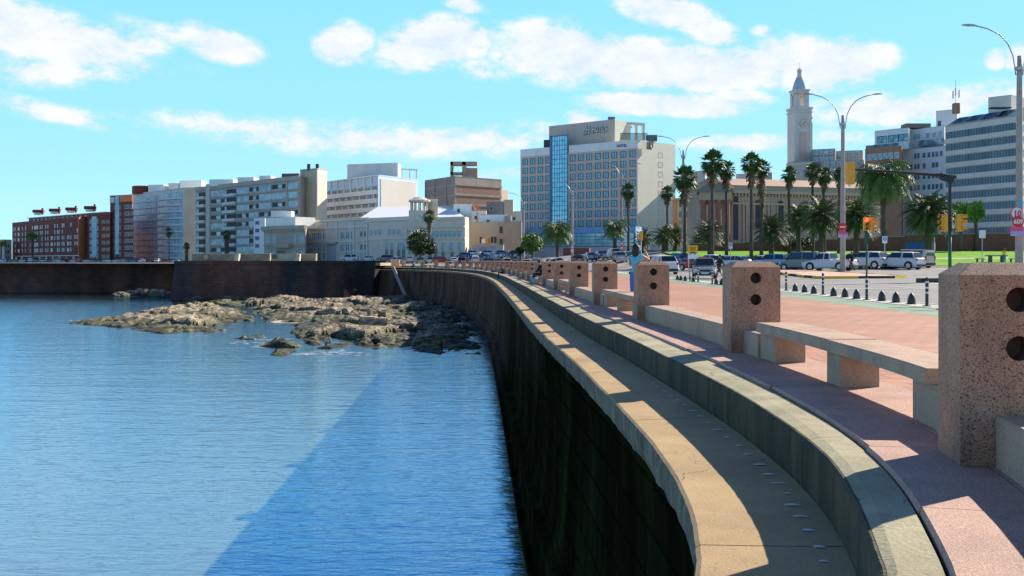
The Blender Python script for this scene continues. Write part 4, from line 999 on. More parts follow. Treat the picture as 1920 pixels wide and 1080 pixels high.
for (a, b, zt_, m_) in ((275,307,346,WB),(313,333,343,BW),(334,378,338,WB)):
    Y = 455; mb = MB(); mb.prism([(at(a,Y),Y+2),(at(b,Y),Y),(at(b,Y),Y+8),(at(a,Y),Y+9)], H4, zat(zt_,Y)); mb.build('roof_house', m_, t)
# ---- grey balcony block
A, B, C = corner(367,400), corner(562,344), corner(572,350); H5 = zat(332,344)
GW = bm_('render_grey', (.26,.26,.25), (.33,.33,.31)); 
t, f, g = rows_building('apartment_block', 'wide grey concrete block with rows of glazed balconies', 'apartment block', A, B, C, 0, H5, GW, 9)
zs5 = [H5-3.7-i*3.1 for i in range(9)]
cols = [(369,386,0),(396,422,1),(421,444,2),(445,468,3),(468,486,4),(487,510,5),(511,537,6),(541,559,7)]
rnd = random.Random(9)
M_slab = bm_('slab_pale', (.40,.44,.46)); M_shade = mat('loggia_dark', (.05,.055,.06))  # M_shade: flat dark colour painted for the shade inside loggias and openings
for z in zs5:
    for a, b, k in cols:
        u0, u1 = f.upx(a), f.upx(b); typ = 1 if k in (0,2) else 2 if rnd.random() < .68 else 0
        if typ == 2:
            mb = MB(); f.box(mb, u0, u1, z, z+2.0, -.1, .25, 0)
            nb = max(3, int((u1-u0)/.9))
            for q_ in range(nb+1): uu = u0+(u1-u0)*q_/nb; f.box(mb, uu-.05, uu+.05, z, z+2.0, .251, .32, 1)
            f.box(mb, u0, u1, z-.55, z-.02, -.1, .35, 2); mb.build('glazed_balcony', [rnd.choice([G_sky, G_mid]), M_frame, GW], t)
        elif typ == 1:
            mb = MB(); f.box(mb, u0, u1, z-.7, z+.35, -.1, 1.1, 0); f.box(mb, u0, u1, z+.36, z+2.0, -.1, .06, 1); f.box(mb, u0+.4, u0+1.6, z+.36, z+1.9, .061, .1, 2); mb.build('open_balcony', [M_slab, M_shade, G_sky], t)
        else:
            mb = MB(); f.box(mb, u0, u1, z-.5, z+1.95, -.1, .05, 0); f.box(mb, u0+(u1-u0)*.4, u0+(u1-u0)*.7, z, z+1.8, .051, .09, 1); f.box(mb, u0, u1, z-.5, z+.4, .1, .3, 2); mb.build('dark_loggia', [M_shade, G_mid, GW], t)
mb = MB(); f.box(mb, f.upx(388), f.upx(395), 0, H5+1.2, -.1, .5); mb.build('stair_shaft', bm_('shaft_grey', (.36,.36,.35)), t)
mb = MB(); u0, u1 = f.upx(538), f.upx(541); f.box(mb, u0, u1, 0, H5+.4, -.1, .55); f.box(mb, 0, f.L, H5-.9, H5+.56, -.1, .45); mb.build('frame_rib', GW, t)
for (a, b, zt_, m_) in ((391,437,336,WB),(444,476,332,WB),(485,508,329,WB),(527,560,325,mat('brown_penthouse', (.16,.11,.09)))):
    Y = 385-(a-391)*.22; mb = MB(); mb.prism([(at(a,Y),Y+1),(at(b,Y),Y),(at(b,Y),Y+7),(at(a,Y),Y+8)], H5, zat(zt_,Y)); mb.build('roof_house', m_, t)
# stained concrete slab, right of it
A, B, C = corner(563,352), corner(595,346), corner(613,352); H6 = zat(320,350)
t, f, g = rows_building('apartment_slab', 'plain olive concrete slab wall with a strip of small windows on its right', 'apartment slab', A, B, C, 0, H6, bm_('olive_concrete', (.30,.29,.24), (.37,.36,.30), scale=.15), 1, side=bm_('olive_light', (.52,.49,.42)))
windows(g, t, [g.upx(604.5)], [H6-5.5-3.1*i for i in range(7)], 1.7, 1.6, M_frame, G_dark)
mb = MB()
for px, h in ((579,325-314),(595,325-315)): mb.box((at(px,349),349,H6+1.1), (1.0,1,2.2))
mb.build('roof_tank', M_fdark, t)
# ---- white-blue office block
A, B, C = corner(608,384), corner(709,352), corner(783,372); H7 = zat(325,352)
t, f, g = rows_building('office_block', 'white and blue banded office block with a blank white side wall', 'office block', A, B, C, 0, H7-1, bm_('pale_blue_render', (.34,.48,.66), (.40,.54,.72)), 7, side=bm_('pale_blue_edge', (.38,.52,.68)))
mb = MB(); g.box(mb, 1.2, g.L-1.4, 2, H7-1.8, .05, .25); mb.build('blank_panel', bm_('white_panel', (.42,.42,.42), (.46,.46,.46), scale=.1), t)
zb = [H7-5.6-i*3.0 for i in range(8)]
for i, z in enumerate(zb):
    mb = MB(); f.box(mb, .2, f.L-.4, z, z+1.35, -.1, .12, 0)
    for k in range(24):
        u = .2+(f.L-.6)*(k+.5)/24
        if (k*7+i*5) % 3 == 0: f.box(mb, u-.5, u+.4, z, z+1.35, .121, .2, 1)
        f.box(mb, u+.42, u+.5, z, z+1.35, .121, .2, 2)
    mb.build('window_band', [G_dark, G_sky, M_frame], t)
    mb = MB(); f.box(mb, 0, f.L-.3, z-1.62, z-.01, -.1, .75); mb.build('white_band', bm_('band_white', (.60,.61,.63), (.66,.67,.69)), t)
mb = MB()
f.box(mb, 0, f.L, H7-.9, H7-.5, -.2, .7)
for k in range(8): u = f.L*(k+.15)/8; f.box(mb, u, u+.35, H7-3.6, H7-.92, .2, .7)
mb.build('roof_loggia', bm_('band_white', (.6,.6,.6)), t)
a_, b_, c_ = corner(651,372), corner(746,366), corner(752,376); block(t, a_, b_, c_, H7-1, zat(305,366), bm_('penthouse_pale', (.48,.50,.53)), 'penthouse')
mb = MB(); ff = Face(corner(752,372), corner(783,376)); ff.box(mb, 0, ff.L, zat(319,374), zat(317,374)+.1, -.8, 0)
for u in (.3, ff.L/2, ff.L-.6): ff.box(mb, u, u+.35, H7-1, zat(319,374)-.01, -.6, -.1)
mb.build('roof_pergola', WB, t)
# ---- unfinished concrete building
RC = bm_('raw_concrete', (.22,.19,.17), (.29,.25,.23), scale=.3); RCd = bm_('raw_concrete_dark', (.13,.12,.12), (.18,.16,.16), scale=.3); BRK = bm_('hollow_brick', (.19,.115,.09), (.24,.15,.12), scale=.6)
A, B, C = corner(797,432), corner(853,410), corner(940,428); H8 = zat(331,412)
t, f, g = rows_building('unfinished_building', 'raw concrete building with brick infill and an open frame on its roof', 'building', A, B, C, 0, H8-.5, RCd, 4)
mb = MB(); g.box(mb, 0, g.L, 0, H8-.5, -.2, .06); mb.build('side_wall', RC, t)
for i in range(5):
    z = H8-6.5-i*4.1; nn_ = 1 if i < 2 else 3
    for k in range(nn_):
        u0 = .6+(g.L-1)*k/nn_; mb = MB(); g.box(mb, u0+.5, u0+(g.L-1)/nn_-.5, z, z+2.6, .0, .12); mb.build('brick_infill', BRK, t)
    mb = MB(); g.box(mb, -.1, g.L+.1, z+2.9, z+3.6, 0, .4); f.box(mb, 0, f.L, z+2.8, z+3.1, 0, .12); mb.build('floor_beam', RC, t)
mb = MB()
for u in (.2, f.L*.33, f.L*.72): f.box(mb, u, u+.6, 2, H8-.6, 0, .25)
mb.build('column', RCd, t)
a_, b_, c_ = corner(940,432), corner(952,440), corner(953,446); block(t, a_, b_, c_, 0, zat(356,436), RC, 'wing')
# open roof frame
Yt = 424; z0 = H8-.5; z1 = zat(304,Yt)
mb = MB()
for (a, b, c, d) in ((845,849.5,0,1),(867,874,0,1),(845,895,.80,1),(845,868,.28,.42),(849,850,0,1)): mb.box(((at(a,Yt)+at(b,Yt))/2, Yt, z0+(z1-z0)*(c+d)/2), (at(b,Yt)-at(a,Yt), 5, (z1-z0)*(d-c)-.01))
mb.prism([(at(868,Yt),Yt-2.4),(at(895,Yt),Yt),(at(895,Yt),Yt+7),(at(868,Yt),Yt+5)], z0, z1-2.5)
mb.build('roof_tower', bm_('raw_concrete_warm', (.22,.18,.15), (.29,.24,.2)), t)
# small pile of houses right of it
a_, b_, c_ = corner(940,420), corner(976,416), corner(978,424)
t = bld('house', 'grey terraced house between the raw concrete building and the hotel', 'house', a_, b_); block(t, a_, b_, c_, 0, zat(397,418), bm_('house_grey', (.27,.26,.25)), 'wall', M_roofgrey); windows(Face(a_,b_), t, [1.5,3.6,6], [zat(415,418), zat(435,418)], 1, 1.4, M_frame, G_dark)
a_, b_, c_ = corner(944,412), corner(962,410), corner(963,416)
t = bld('house', 'small brown roof house tucked behind the grey terraced house', 'house', a_, b_); block(t, a_, b_, c_, 0, zat(375,411), bm_('house_tan', (.33,.28,.23)), 'wall', M_roofgrey)

# ---- classical grey house with white roof sheet + neighbour
CG = bm_('stucco_grey', (.24,.235,.22), (.31,.30,.28)); CP = bm_('stucco_pale', (.40,.39,.385), (.46,.45,.44)); CS = bm_('stucco_cream', (.44,.425,.385), (.51,.49,.44))
a_, b_, c_ = corner(476,318), corner(497,314), corner(498,320)
t = bld('apartment_house', 'narrow white and blue four storey house beside the grey mansion', 'house', a_, b_); block(t, a_, b_, c_, 0, zat(409,316), bm_('render_cool', (.50,.54,.62)), 'wall', M_roofgrey)
windows(Face(a_,b_), t, [1.9], [zat(421,316)-i*2.4 for i in range(4)], 2.2, 1.1, M_frame, mat('blue_window', (.08,.16,.35)), mull=0)
a_, b_, c_ = corner(495,300), corner(573,288), corner(578,300)
t = bld('mansion', 'old grey two storey mansion with a deep cornice and white roof sheeting', 'mansion', a_, b_); Hm = zat(424,294); block(t, a_, b_, c_, 0, Hm, CG, 'wall', M_roofgrey)
f = Face(a_, b_); mb = MB(); f.box(mb, -.5, f.L+.4, Hm-1.0, Hm, -.1, .9); f.box(mb, -.2, f.L, Hm-1.6, Hm-1.01, -.1, .4); f.box(mb, 0, f.L, Hm-5.8, Hm-5.4, -.1, .35); mb.build('cornice', CG, t)
windows(f, t, [f.upx(x) for x in (500,504,512,516,553,564,568)], [Hm-4.7, Hm-9.2], .75, 2.0, M_frame, G_mid, mull=0)
windows(f, t, [f.upx(x) for x in (521,525,529,533)], [Hm-9.2], .75, 2.0, M_fdark, G_dark, mull=0)
mb = MB(); f.box(mb, f.upx(521), f.upx(548), Hm-6.3, Hm-5.2, .1, 1.5); mb.build('balcony', CG, t)
mb = MB(); f.box(mb, .3, f.L*.72, Hm+.05, zat(407,294), -8, -.6); mb.box((at(530,300),300,zat(402,300)), (6,4,1.8)); mb.build('roof_sheeting', bm_('sheet_white', (.58,.58,.58)), t)
# ---- palace, long
a_, b_, c_ = corner(572,304), corner(692,282), corner(694,292)
t = bld('palace', 'long pale classical palace with arched ground floor windows', 'palace', a_, b_); Hp = zat(411,292); block(t, a_, b_, c_, 0, Hp, CP, 'wall', M_roofgrey)
f = Face(a_, b_)
mb = MB(); f.box(mb, -.2, f.L, Hp-.5, Hp, -.1, .5); f.box(mb, 0, f.L, Hp-2.6, Hp-2.2, -.1, .35); f.box(mb, 0, f.L, Hp-6.6, Hp-6.35, -.1, .3); f.box(mb, 0, f.L, Hp-9.6, Hp-9.4, -.1, .25)
for x in (573,576,613,632,664,689): u = f.upx(x); f.box(mb, u-.25, u+.25, 0, Hp-.6, -.1, .3)
mb.build('cornice', bm_('stucco_trim', (.48,.47,.46)), t)
ux = [578,581.5,587,590.5,597,600.5,607,610.5,640,643.5,650,653.5,660]
windows(f, t, [f.upx(x) for x in ux], [Hp-5.6, Hp-9.2], .55, 1.9, M_frame, G_mid, mull=0, sill=True)
windows(f, t, [f.upx(x) for x in (678,686)], [Hp-5.2, Hp-8.9], 1.2, 1.5, M_frame, G_dark, mull=0)
windows(f, t, [f.upx(x) for x in (599,608,650,661,678,687)], [1.6], 1.0, 2.0, M_frame, G_mid, mull=1, arch=True, name='arched_window')
mb = MB(); u = f.upx(624); f.box(mb, u-2.2, u+2.2, 0, Hp-7.2, .0, .5); f.box(mb, u-2.4, u+2.4, Hp-7.2, Hp-6.6, .0, 1.2); mb.build('portal', mat('portal_blue', (.30,.36,.42)), t)
windows(f, t, [u], [1.2], 1.5, 3.2, M_frame, G_dark, mull=1, arch=True, name='door')
WR = mat('white_roof_membrane', (.80,.80,.78))
mb = MB(); Y = 300; mb.prism([(at(683,Y),Y),(at(852,Y-12),Y-12),(at(858,Y),Y+4),(at(678,Y+8),Y+12)], Hp-.5, Hp+.2)
X0, X1, zr_ = at(684,Y), at(855,Y-10), zat(388,Y+12)
mb.face([(X0-2,Y-1,Hp+.2),(X1+3,Y-11,Hp+.2),(X1-3,Y+8,zr_),(X0+2,Y+14,zr_+.2)]); mb.face([(X1+3,Y-11,Hp+.2),(X1+4,Y+22,Hp+.2),(X1-3,Y+8,zr_)]); mb.face([(X0-2,Y-1,Hp+.2),(X0+2,Y+14,zr_+.2),(X0-6,Y+26,Hp+.2)])
mb.face([(X0+2,Y+14,zr_+.2),(X1-3,Y+8,zr_),(X1+4,Y+22,Hp+.2),(X0-6,Y+26,Hp+.2)]); mb.build('white_roof', WR, t)
a2, b2, c2 = corner(692,280), corner(788,266), corner(790,276)
t = bld('palace_wing', 'plain pale palace wing behind the dark round tree', 'palace', a2, b2); block(t, a2, b2, c2, 0, Hp-.3, bm_('stucco_warm', (.44,.41,.38)), 'wall', M_roofgrey); f = Face(a2, b2)
mb = MB(); f.box(mb, -.2, f.L, Hp-1.2, Hp-.3, -.1, .4); f.box(mb, 0, f.L, Hp-6.2, Hp-5.9, -.1, .3); mb.build('cornice', bm_('stucco_trim', (.48,.47,.46)), t)
windows(f, t, [f.upx(x) for x in (697,705,713,722,731,739,748,757,766,776)], [Hp-4.9], .9, 1.4, CP, G_mid, mull=0, skip={(3,0),(7,0)})
windows(f, t, [f.upx(x) for x in (725,735,748,752,757,765,770)], [Hp-8.6], .9, 1.6, M_frame, G_mid, mull=0)
windows(f, t, [f.upx(x) for x in (725,735,748,757)], [2.0], 1.3, 2.3, M_frame, G_dark, mull=0, arch=True, name='arched_window')
# cream end with turret
a3, b3, c3 = corner(788,264), corner(872,256), corner(879,262); Hc = zat(408,260)
t = bld('palace_turret_wing', 'cream corner wing of the palace with a columned roof turret', 'palace', a3, b3); block(t, a3, b3, c3, 0, Hc, CS, 'wall', M_roofgrey); f = Face(a3, b3)
mb = MB(); f.box(mb, -.2, f.L+.2, Hc-.6, Hc, -.1, .5); f.box(mb, 0, f.L, Hc-2.6, Hc-2.2, -.1, .5); f.box(mb, 0, f.L, Hc-5.6, Hc-5.3, -.1, .3); f.box(mb, 0, f.L, Hc-8.9, Hc-8.7, -.1, .25); mb.build('cornice', CS, t)
windows(f, t, spaced(1, f.L-1, 9), [Hc-5.0], 1.05, 1.6, CS, G_mid, mull=1)
windows(f, t, [f.upx(x) for x in (815,831,847,862)], [Hc-8.4], 1.3, 1.9, M_frame, G_mid, mull=0)
windows(f, t, [f.upx(x) for x in (817,831,848,864)], [1.8], 1.0, 1.7, M_frame, G_dark, mull=0, arch=True, name='arched_window')
Yt = 268; tc_ = (at(786,Yt), Yt); z0 = Hc-.4; s_ = Yt/FOC
mb = MB(); mb.prism([(tc_[0]-19*s_, Yt-1), (tc_[0]+19*s_, Yt-2), (tc_[0]+21*s_, Yt+4), (tc_[0]-19*s_, Yt+5)], 0, zat(395,Yt)); mb.build('turret_base', CS, t)
mb = MB(); zc0, zc1 = zat(395,Yt), zat(379,Yt)
for k in range(13):
    a = 2*math.pi*k/12; mb.lathe([(.24,zc0),(.18,zc0+.2),(.16,zc1-.2),(.26,zc1)], (tc_[0]+2.3*math.cos(a), Yt+1+2.3*math.sin(a), 0), 8)
mb.build('turret_column', CS, t)
mb = MB(); mb.lathe([(2.7,zc1),(2.9,zc1+.2),(2.9,zc1+.6),(2.2,zc1+.8),(1.3,zc1+1.3),(.5,zc1+1.4)], (tc_[0], Yt+1, 0), 12); mb.build('turret_roof', CS, t)
mb = MB(); mb.prism([(at(799,272),272),(at(821,270),270),(at(821,276),276),(at(799,278),278)], Hc, zat(373,271)); mb.build('stair_house', CS, t)
# ruins yard and clutter
a_, b_, c_ = corner(880,276), corner(935,272), corner(936,280)
t = bld('old_house', 'old beige house with dark doorways and an orange panel', 'house', a_, b_); block(t, a_, b_, c_, 0, zat(417,274), bm_('old_beige', (.30,.27,.22), (.38,.34,.28)), 'wall', M_roofgrey); f = Face(a_, b_)
windows(f, t, [f.upx(x) for x in (902,923,929)], [zat(456,274)], .8, 1.7, bm_('old_beige', (.30,.27,.22)), M_shade, name='doorway', mull=0)
mb = MB(); f.box(mb, f.upx(904), f.upx(911), zat(456,274), zat(448,274), .1, .3); mb.build('white_panel', WB, t); mb = MB(); f.box(mb, f.upx(911), f.upx(917.5), zat(456,274), zat(447,274), .1, .3); mb.build('orange_panel', mat('panel_orange', (.75,.22,.06)), t)
a_, b_, c_ = corner(934,270), corner(978,266), corner(979,280)
t = bld('old_house', 'brown corner house with two small windows left of the hotel podium', 'house', a_, b_); block(t, a_, b_, c_, 0, zat(416,268), bm_('old_brown', (.24,.205,.175)), 'wall', M_roofgrey); windows(Face(a_,b_), t, [1.0], [zat(437,268), zat(460,268)], 1.1, 1.8, bm_('old_beige', (.30,.27,.22)), M_shade, mull=0)
a_, b_, c_ = corner(880,258), corner(944,254), corner(945,256)
t = bld('graffiti_wall', 'grey yard wall painted with white and pink graffiti', 'wall', a_, b_); block(t, a_, b_, c_, 0, zat(459,256), bm_('yard_wall', (.30,.29,.27)), 'wall'); f = Face(a_, b_)
rnd = random.Random(3)
for k in range(9):
    mb = MB(); u = .3+k*.75; z = zat(470,256)+rnd.uniform(-.2,.5); pts = []
    for q in range(10): pts.append(f.p(u+rnd.uniform(0,1.0), z+rnd.uniform(-.5,.9), .03))
    mb.tube(pts, .09, 4); mb.build('graffiti_tag', rnd.choice([mat('paint_white', (.65,.65,.68)), mat('paint_pink', (.6,.35,.42)), mat('paint_lilac', (.5,.46,.6))]), t)
for k, (x0, x1, yt, Y, c, lb) in enumerate(((850,884,383,300,(.62,.60,.58),'white rooftop hut above the palace corner wing'),(884,912,396,292,(.55,.54,.52),'pale tiered roof hut left of the dark clutter'),(912,944,379,300,(.16,.15,.15),'dark cluttered roof structure behind the old beige house'),(900,950,403,284,(.66,.67,.69),'long white roof wall above the old beige house'),(946,958,405,281,(.25,.24,.24),'small dark grey water tank hut with striped side'),(958,979,398,300,(.42,.41,.40),'stepped grey roof house touching the hotel'))):
    a_, b_, c_ = corner(x0,Y), corner(x1,Y-2), corner(x1+1,Y+6); t = bld('roof_hut', lb, 'hut', a_, b_, 'rooftop huts above the old yard'); block(t, a_, b_, c_, 0, zat(yt,Y), bm_('hut%d' % k, c), 'wall', M_roofgrey)
    windows(Face(a_,b_), t, [(Face(a_,b_).L)*.3], [zat(yt,Y)-2.4], .8, 1.0, M_frame, M_shade, mull=0)
mb = MB(); mb.box((at(893,292),291,zat(389,292)), (1.3,.3,1.4)); tag(mb.build('orange_sign', mat('panel_orange', (.75,.22,.06))), 'small orange rooftop sign right of the white hut', 'sign')
# between hotel and church
a_, b_, c_ = corner(1262,262), corner(1300,256), corner(1302,266)
t = bld('apartment_house', 'orange and beige house with dark windows right of the hotel', 'house', a_, b_); block(t, a_, b_, c_, 0, zat(372,260), bm_('render_ochre', (.46,.36,.22), (.54,.43,.27)), 'wall', M_roofgrey); f = Face(a_, b_)
mb = MB(); f.box(mb, 0, 1.4, 0, zat(372,260), -.1, .2); f.box(mb, 0, f.L, zat(418,260), zat(413,260), -.1, .4); f.box(mb, 0, f.L, zat(376,260), zat(372,260), -.1, .35); mb.build('orange_trim', bm_('render_orange', (.5,.22,.10)), t)
windows(f, t, [f.upx(x) for x in (1278,1291)], [zat(388,260), zat(408,260)], 1.5, 1.5, bm_('render_orange', (.5,.22,.10)), G_dark, mull=0)
a_, b_, c_ = corner(1288,290), corner(1345,282), corner(1350,290)
t = bld('apartment_house', 'white house behind the palms between ochre house and church', 'house', a_, b_); block(t, a_, b_, c_, 0, zat(360,286), bm_('render_offwhite', (.52,.50,.47)), 'wall', M_roofgrey); windows(Face(a_,b_), t, spaced(1,8,4), [zat(372,286), zat(390,286), zat(410,286), zat(430,286)], .9, 1.3, M_frame, G_dark, mull=0)
a_, b_, c_ = corner(1285,330), corner(1322,322), corner(1326,335)
t = bld('apartment_house', 'bluish grey flats rising behind the tall palms left of the church', 'house', a_, b_); block(t, a_, b_, c_, 0, zat(322,326), bm_('render_slate', (.30,.33,.38)), 'wall', M_roofgrey); windows(Face(a_,b_), t, spaced(.5,6,4), [zat(330,326), zat(342,326), zat(354,326)], .8, 1.2, M_frame, G_dark, mull=0)
a_, b_, c_ = corner(1380,340), corner(1448,334), corner(1450,345)
t = bld('apartment_house', 'low grey house top showing over the church roof', 'house', a_, b_); block(t, a_, b_, c_, 0, zat(326,338), bm_('render_slate', (.30,.33,.38)), 'wall', M_roofgrey)

# ---- church with portico
ST = bm_('church_stone', (.27,.225,.175), (.35,.295,.235), scale=.5); BRC = bm_('brick_column', (.22,.085,.065), (.27,.11,.08), scale=1); TILE = bm_('roof_tile_brown', (.26,.19,.15), (.33,.24,.19), scale=.8)
Yc = 172; zb = zat(452,Yc); ch = thing('church', 'brown temple-like church with brick columns, pediment and long tiled nave', 'church', (at(1450,Yc), Yc, 3))
A, B = corner(1372,171), corner(1650,180); f = Face(A, B); zcor = zat(362,171)
back = (-f.n*16)
mb = MB(); mb.prism([A, B, (B[0]+back.x, B[1]+back.y), (A[0]+back.x, A[1]+back.y)], 1, zcor); mb.build('wall', ST, ch)
mb = MB(); f.box(mb, -.2, f.L+.3, zcor-.05, zcor+.45, -16, .9); f.box(mb, 0, f.L, zcor-1.9, zcor-1.6, -.1, .3); f.box(mb, 0, f.L, zcor+.46, zcor+1.3, -15.6, .2)
for k in range(46): u = .3+k*f.L/46; f.box(mb, u, u+.28, zcor-.45, zcor-.06, 0, .6)
mb.build('cornice', bm_('church_cornice', (.31,.27,.22)), ch)
mb = MB(); rz = zat(333,178); ov = .6
mb.face([f.p(-.2,zcor+1.3,ov), f.p(f.L+.3,zcor+1.3,ov), f.p(f.L+.3,rz,-8), f.p(-.2,rz,-8)]); mb.face([f.p(f.L+.3,zcor+1.3,-16.4), f.p(-.2,zcor+1.3,-16.4), f.p(-.2,rz,-8), f.p(f.L+.3,rz,-8)])
mb.face([f.p(-.2,zcor+1.3,ov), f.p(-.2,rz,-8), f.p(-.2,zcor+1.3,-16.4)]); mb.face([f.p(f.L+.3,zcor+1.3,ov), f.p(f.L+.3,zcor+1.3,-16.4), f.p(f.L+.3,rz,-8)]); mb.build('roof', TILE, ch)
mb = MB()
for x in (1393,1399,1440,1446,1486,1492,1532,1538,1578,1584,1624,1630): u = f.upx(x); f.box(mb, u-.2, u+.2, 2, zcor-1.9, -.1, .3)
mb.build('pilaster', ST, ch)
windows(f, ch, [f.upx(x) for x in (1420,1463,1509,1555,1601)], [zb+2.2], 1.1, 4.0, ST, M_shade, mull=0, arch=True, name='arched_window', depth=.25, fw=.22)
mb = MB(); f.box(mb, f.upx(1375), f.upx(1384), zb+.2, zb+7.5, 0, .1); mb.build('door', M_shade, ch)
# portico
px0, px1 = corner(1311,166), corner(1372,165); pf = Face(px0, px1); zc = zat(360,166)
mb = MB(); pf.box(mb, 0, pf.L, zc-1.3, zc, -9, 0); mb.build('entablature', ST, ch)
mb = MB(); pf.box(mb, -.4, pf.L+.3, zc, zc+.35, -9, .4)
zp = zat(337,166); uu = pf.L*.42
k1 = [pf.p(-.4,zc+.35,.4), pf.p(pf.L+.3,zc+.35,.4), pf.p(uu,zp,.4)]; k2 = [pf.p(-.4,zc+.35,-9), pf.p(pf.L+.3,zc+.35,-9), pf.p(uu,zp,-9)]
mb.face(k1); mb.face(k2[::-1]); mb.face([k1[0],k1[2],k2[2],k2[0]]); mb.face([k1[2],k1[1],k2[1],k2[2]]); mb.build('pediment', bm_('pediment_slate', (.12,.13,.14), (.18,.18,.18)), ch)
mb = MB(); mb.tube([Vector(k1[0])+Vector((0,-.1,.1)), Vector(k1[2])+Vector((0,-.1,.1)), Vector(k1[1])+Vector((0,-.1,.1))], .22, 4); mb.build('pediment_moulding', ST, ch)
for px_, dy in ((1318.5,.0),(1333,.0),(1347.5,.0),(1363.5,0),(1318.5,7),(1333,7)):
    c = pf.p(pf.upx(px_), 0, -.7-dy); mb = MB(); mb.lathe([(.62,zb-.2),(.62,zb+.3),(.50,zb+.4),(.43,zc-1.9),(.55,zc-1.6),(.62,zc-1.3)], (c[0], c[1], 0), 14); mb.build('column', BRC, ch)
mb = MB(); mb.prism([px0, px1, (px1[0],px1[1]+9), (px0[0],px0[1]+9)], 1, zb-.2); mb.build('steps', ST, ch)
# retaining brick wall on the lawn edge
rw = thing('garden_wall', 'long dark red brick retaining wall behind the lawn', 'wall', (60,153,2))
mb = MB(); rows = []
def rwz(x): return hint([(26,zat(466,152)),(60,zat(447,152)),(100,zat(436,152))], x)
xs_ = [27+4*i for i in range(26)]
for i, x in enumerate(xs_[:-1]):
    x2 = xs_[i+1]; mb.hexa([(x,152.2,1.5),(x2,152.2,1.5),(x2,152.9,1.5),(x,152.9,1.5),(x,152.2,zat(hint([(1260,459),(1400,454),(1560,449),(1700,441),(1900,437)], 960+x*1900/152),152)),(x2,152.2,zat(hint([(1260,459),(1400,454),(1560,449),(1700,441),(1900,437)], 960+x*1900/152),152)),(x2,152.9,zat(hint([(1260,459),(1400,454),(1560,449),(1700,441),(1900,437)], 960+x*1900/152),152)),(x,152.9,zat(hint([(1260,459),(1400,454),(1560,449),(1700,441),(1900,437)], 960+x*1900/152),152))])
mb.build('wall', M_bw, rw)
mb = MB()
for i, x in enumerate(xs_[:-1]): z = zat(hint([(1260,459),(1400,454),(1560,449),(1700,441),(1900,437)], 960+x*1900/152),152); mb.box((x+2,152.55,z+.07), (4.0,.9,.12))
mb.build('wall_cap', mat('cap_stone', (.30,.24,.21), (.36,.29,.25), scale=2), rw)

# ---- clock tower
Yt = 330; tw = thing('clock_tower', 'tall pale stone clock tower with a blue domed lantern', 'tower', (at(1499,Yt), Yt, 0)); X = at(1499,Yt); s_ = Yt/FOC
TS = bm_('tower_stone', (.42,.425,.43), (.48,.485,.49), scale=.4); TS2 = bm_('tower_stone_brown', (.40,.33,.29), (.46,.38,.33), scale=.4)
def tz(py): return zat(py, Yt)
rz45 = R_(8)
mb = MB(); mb.box((X,Yt,(tz(305)+tz(207))/2), (33.5*s_,33.5*s_,tz(207)-tz(305)), rz=rz45); mb.box((X,Yt,(tz(207)+tz(203))/2), (37*s_,37*s_,tz(203)-tz(207)), rz=rz45); mb.build('shaft', TS, tw)
M8 = Matrix.Rotation(rz45, 4, 'Z')
def tl(dx, dy, z): v = M8 @ Vector((dx, dy, 0)); return (X+v.x, Yt+v.y, z)
def tbox(mb, x0, x1, y0, y1, z0, z1): mb.hexa([tl(x0,y0,z0),tl(x1,y0,z0),tl(x1,y1,z0),tl(x0,y1,z0),tl(x0,y0,z1),tl(x1,y0,z1),tl(x1,y1,z1),tl(x0,y1,z1)])
hw = 16.75*s_
mb = MB()
for sx in (-1,1):
    tbox(mb, sx*hw-.9 if sx>0 else -hw-.12, hw+.12 if sx>0 else -hw+.9, -hw-.25, -hw+.8, tz(304), tz(232))
tbox(mb, -hw-.2, hw+.2, -hw-.3, -hw+.6, tz(225), tz(222)); tbox(mb, -hw-.35, hw+.35, -hw-.35, hw+.35, tz(213), tz(211.5)); mb.build('corner_pier', TS, tw)
mb = MB(); tbox(mb, -hw*.45, hw*.45, -hw-.05, -hw+.3, tz(302), tz(249)); mb.build('brown_panel', TS2, tw)
mb = MB(); c = tl(0,-hw-.15,tz(233.5)); nrm = M8 @ Vector((0,-1,0)); mb.disc(c, nrm, 7.5*s_, .25, 28); mb.build('clock_ring', TS2, tw)
mb = MB(); mb.disc(tl(0,-hw-.3,tz(233.5)), nrm, 5.8*s_, .1, 28); mb.build('clock_face', TS, tw)
mb = MB(); mb.tube([tl(0,-hw-.4,tz(233.5)), tl(.5,-hw-.4,tz(230.5))], .08, 4); mb.tube([tl(0,-hw-.4,tz(233.5)), tl(-.2,-hw-.4,tz(237))], .08, 4); mb.build('clock_hand', M_fdark, tw)
# open belfry
mb = MB(); q = 13*s_
for sx in (-1,1):
    for sy in (-1,1): a = sx*q; b = sy*q; tbox(mb, min(a,a-sx*8*s_), max(a,a-sx*8*s_), min(b,b-sy*8*s_), max(b,b-sy*8*s_), tz(203)+.01, tz(176))
tbox(mb, -q, q, -q, q, tz(179), tz(172)); tbox(mb, -q-.35, q+.35, -q-.35, q+.35, tz(172)+.01, tz(169.5)); tbox(mb, -q-.1, q+.1, -q-.1, q+.1, tz(203), tz(200.5)); mb.build('belfry', TS, tw)
mb = MB(); mb.lathe([(13*s_,tz(169.5)),(13*s_,tz(167)),(12*s_,tz(163)),(10.5*s_,tz(157)),(8.5*s_,tz(151)),(6.5*s_,tz(147)),(5.2*s_,tz(145))], (X,Yt,0), 20); mb.build('dome', mat('dome_blue_tile', (.36,.43,.50), (.44,.50,.56), scale=2), tw)
mb = MB()
for k in range(6): a = math.pi*2*k/6; mb.tube([(X+3.6*s_*math.cos(a), Yt+3.6*s_*math.sin(a), tz(145)), (X+3.0*s_*math.cos(a), Yt+3.0*s_*math.sin(a), tz(134))], .18, 6)
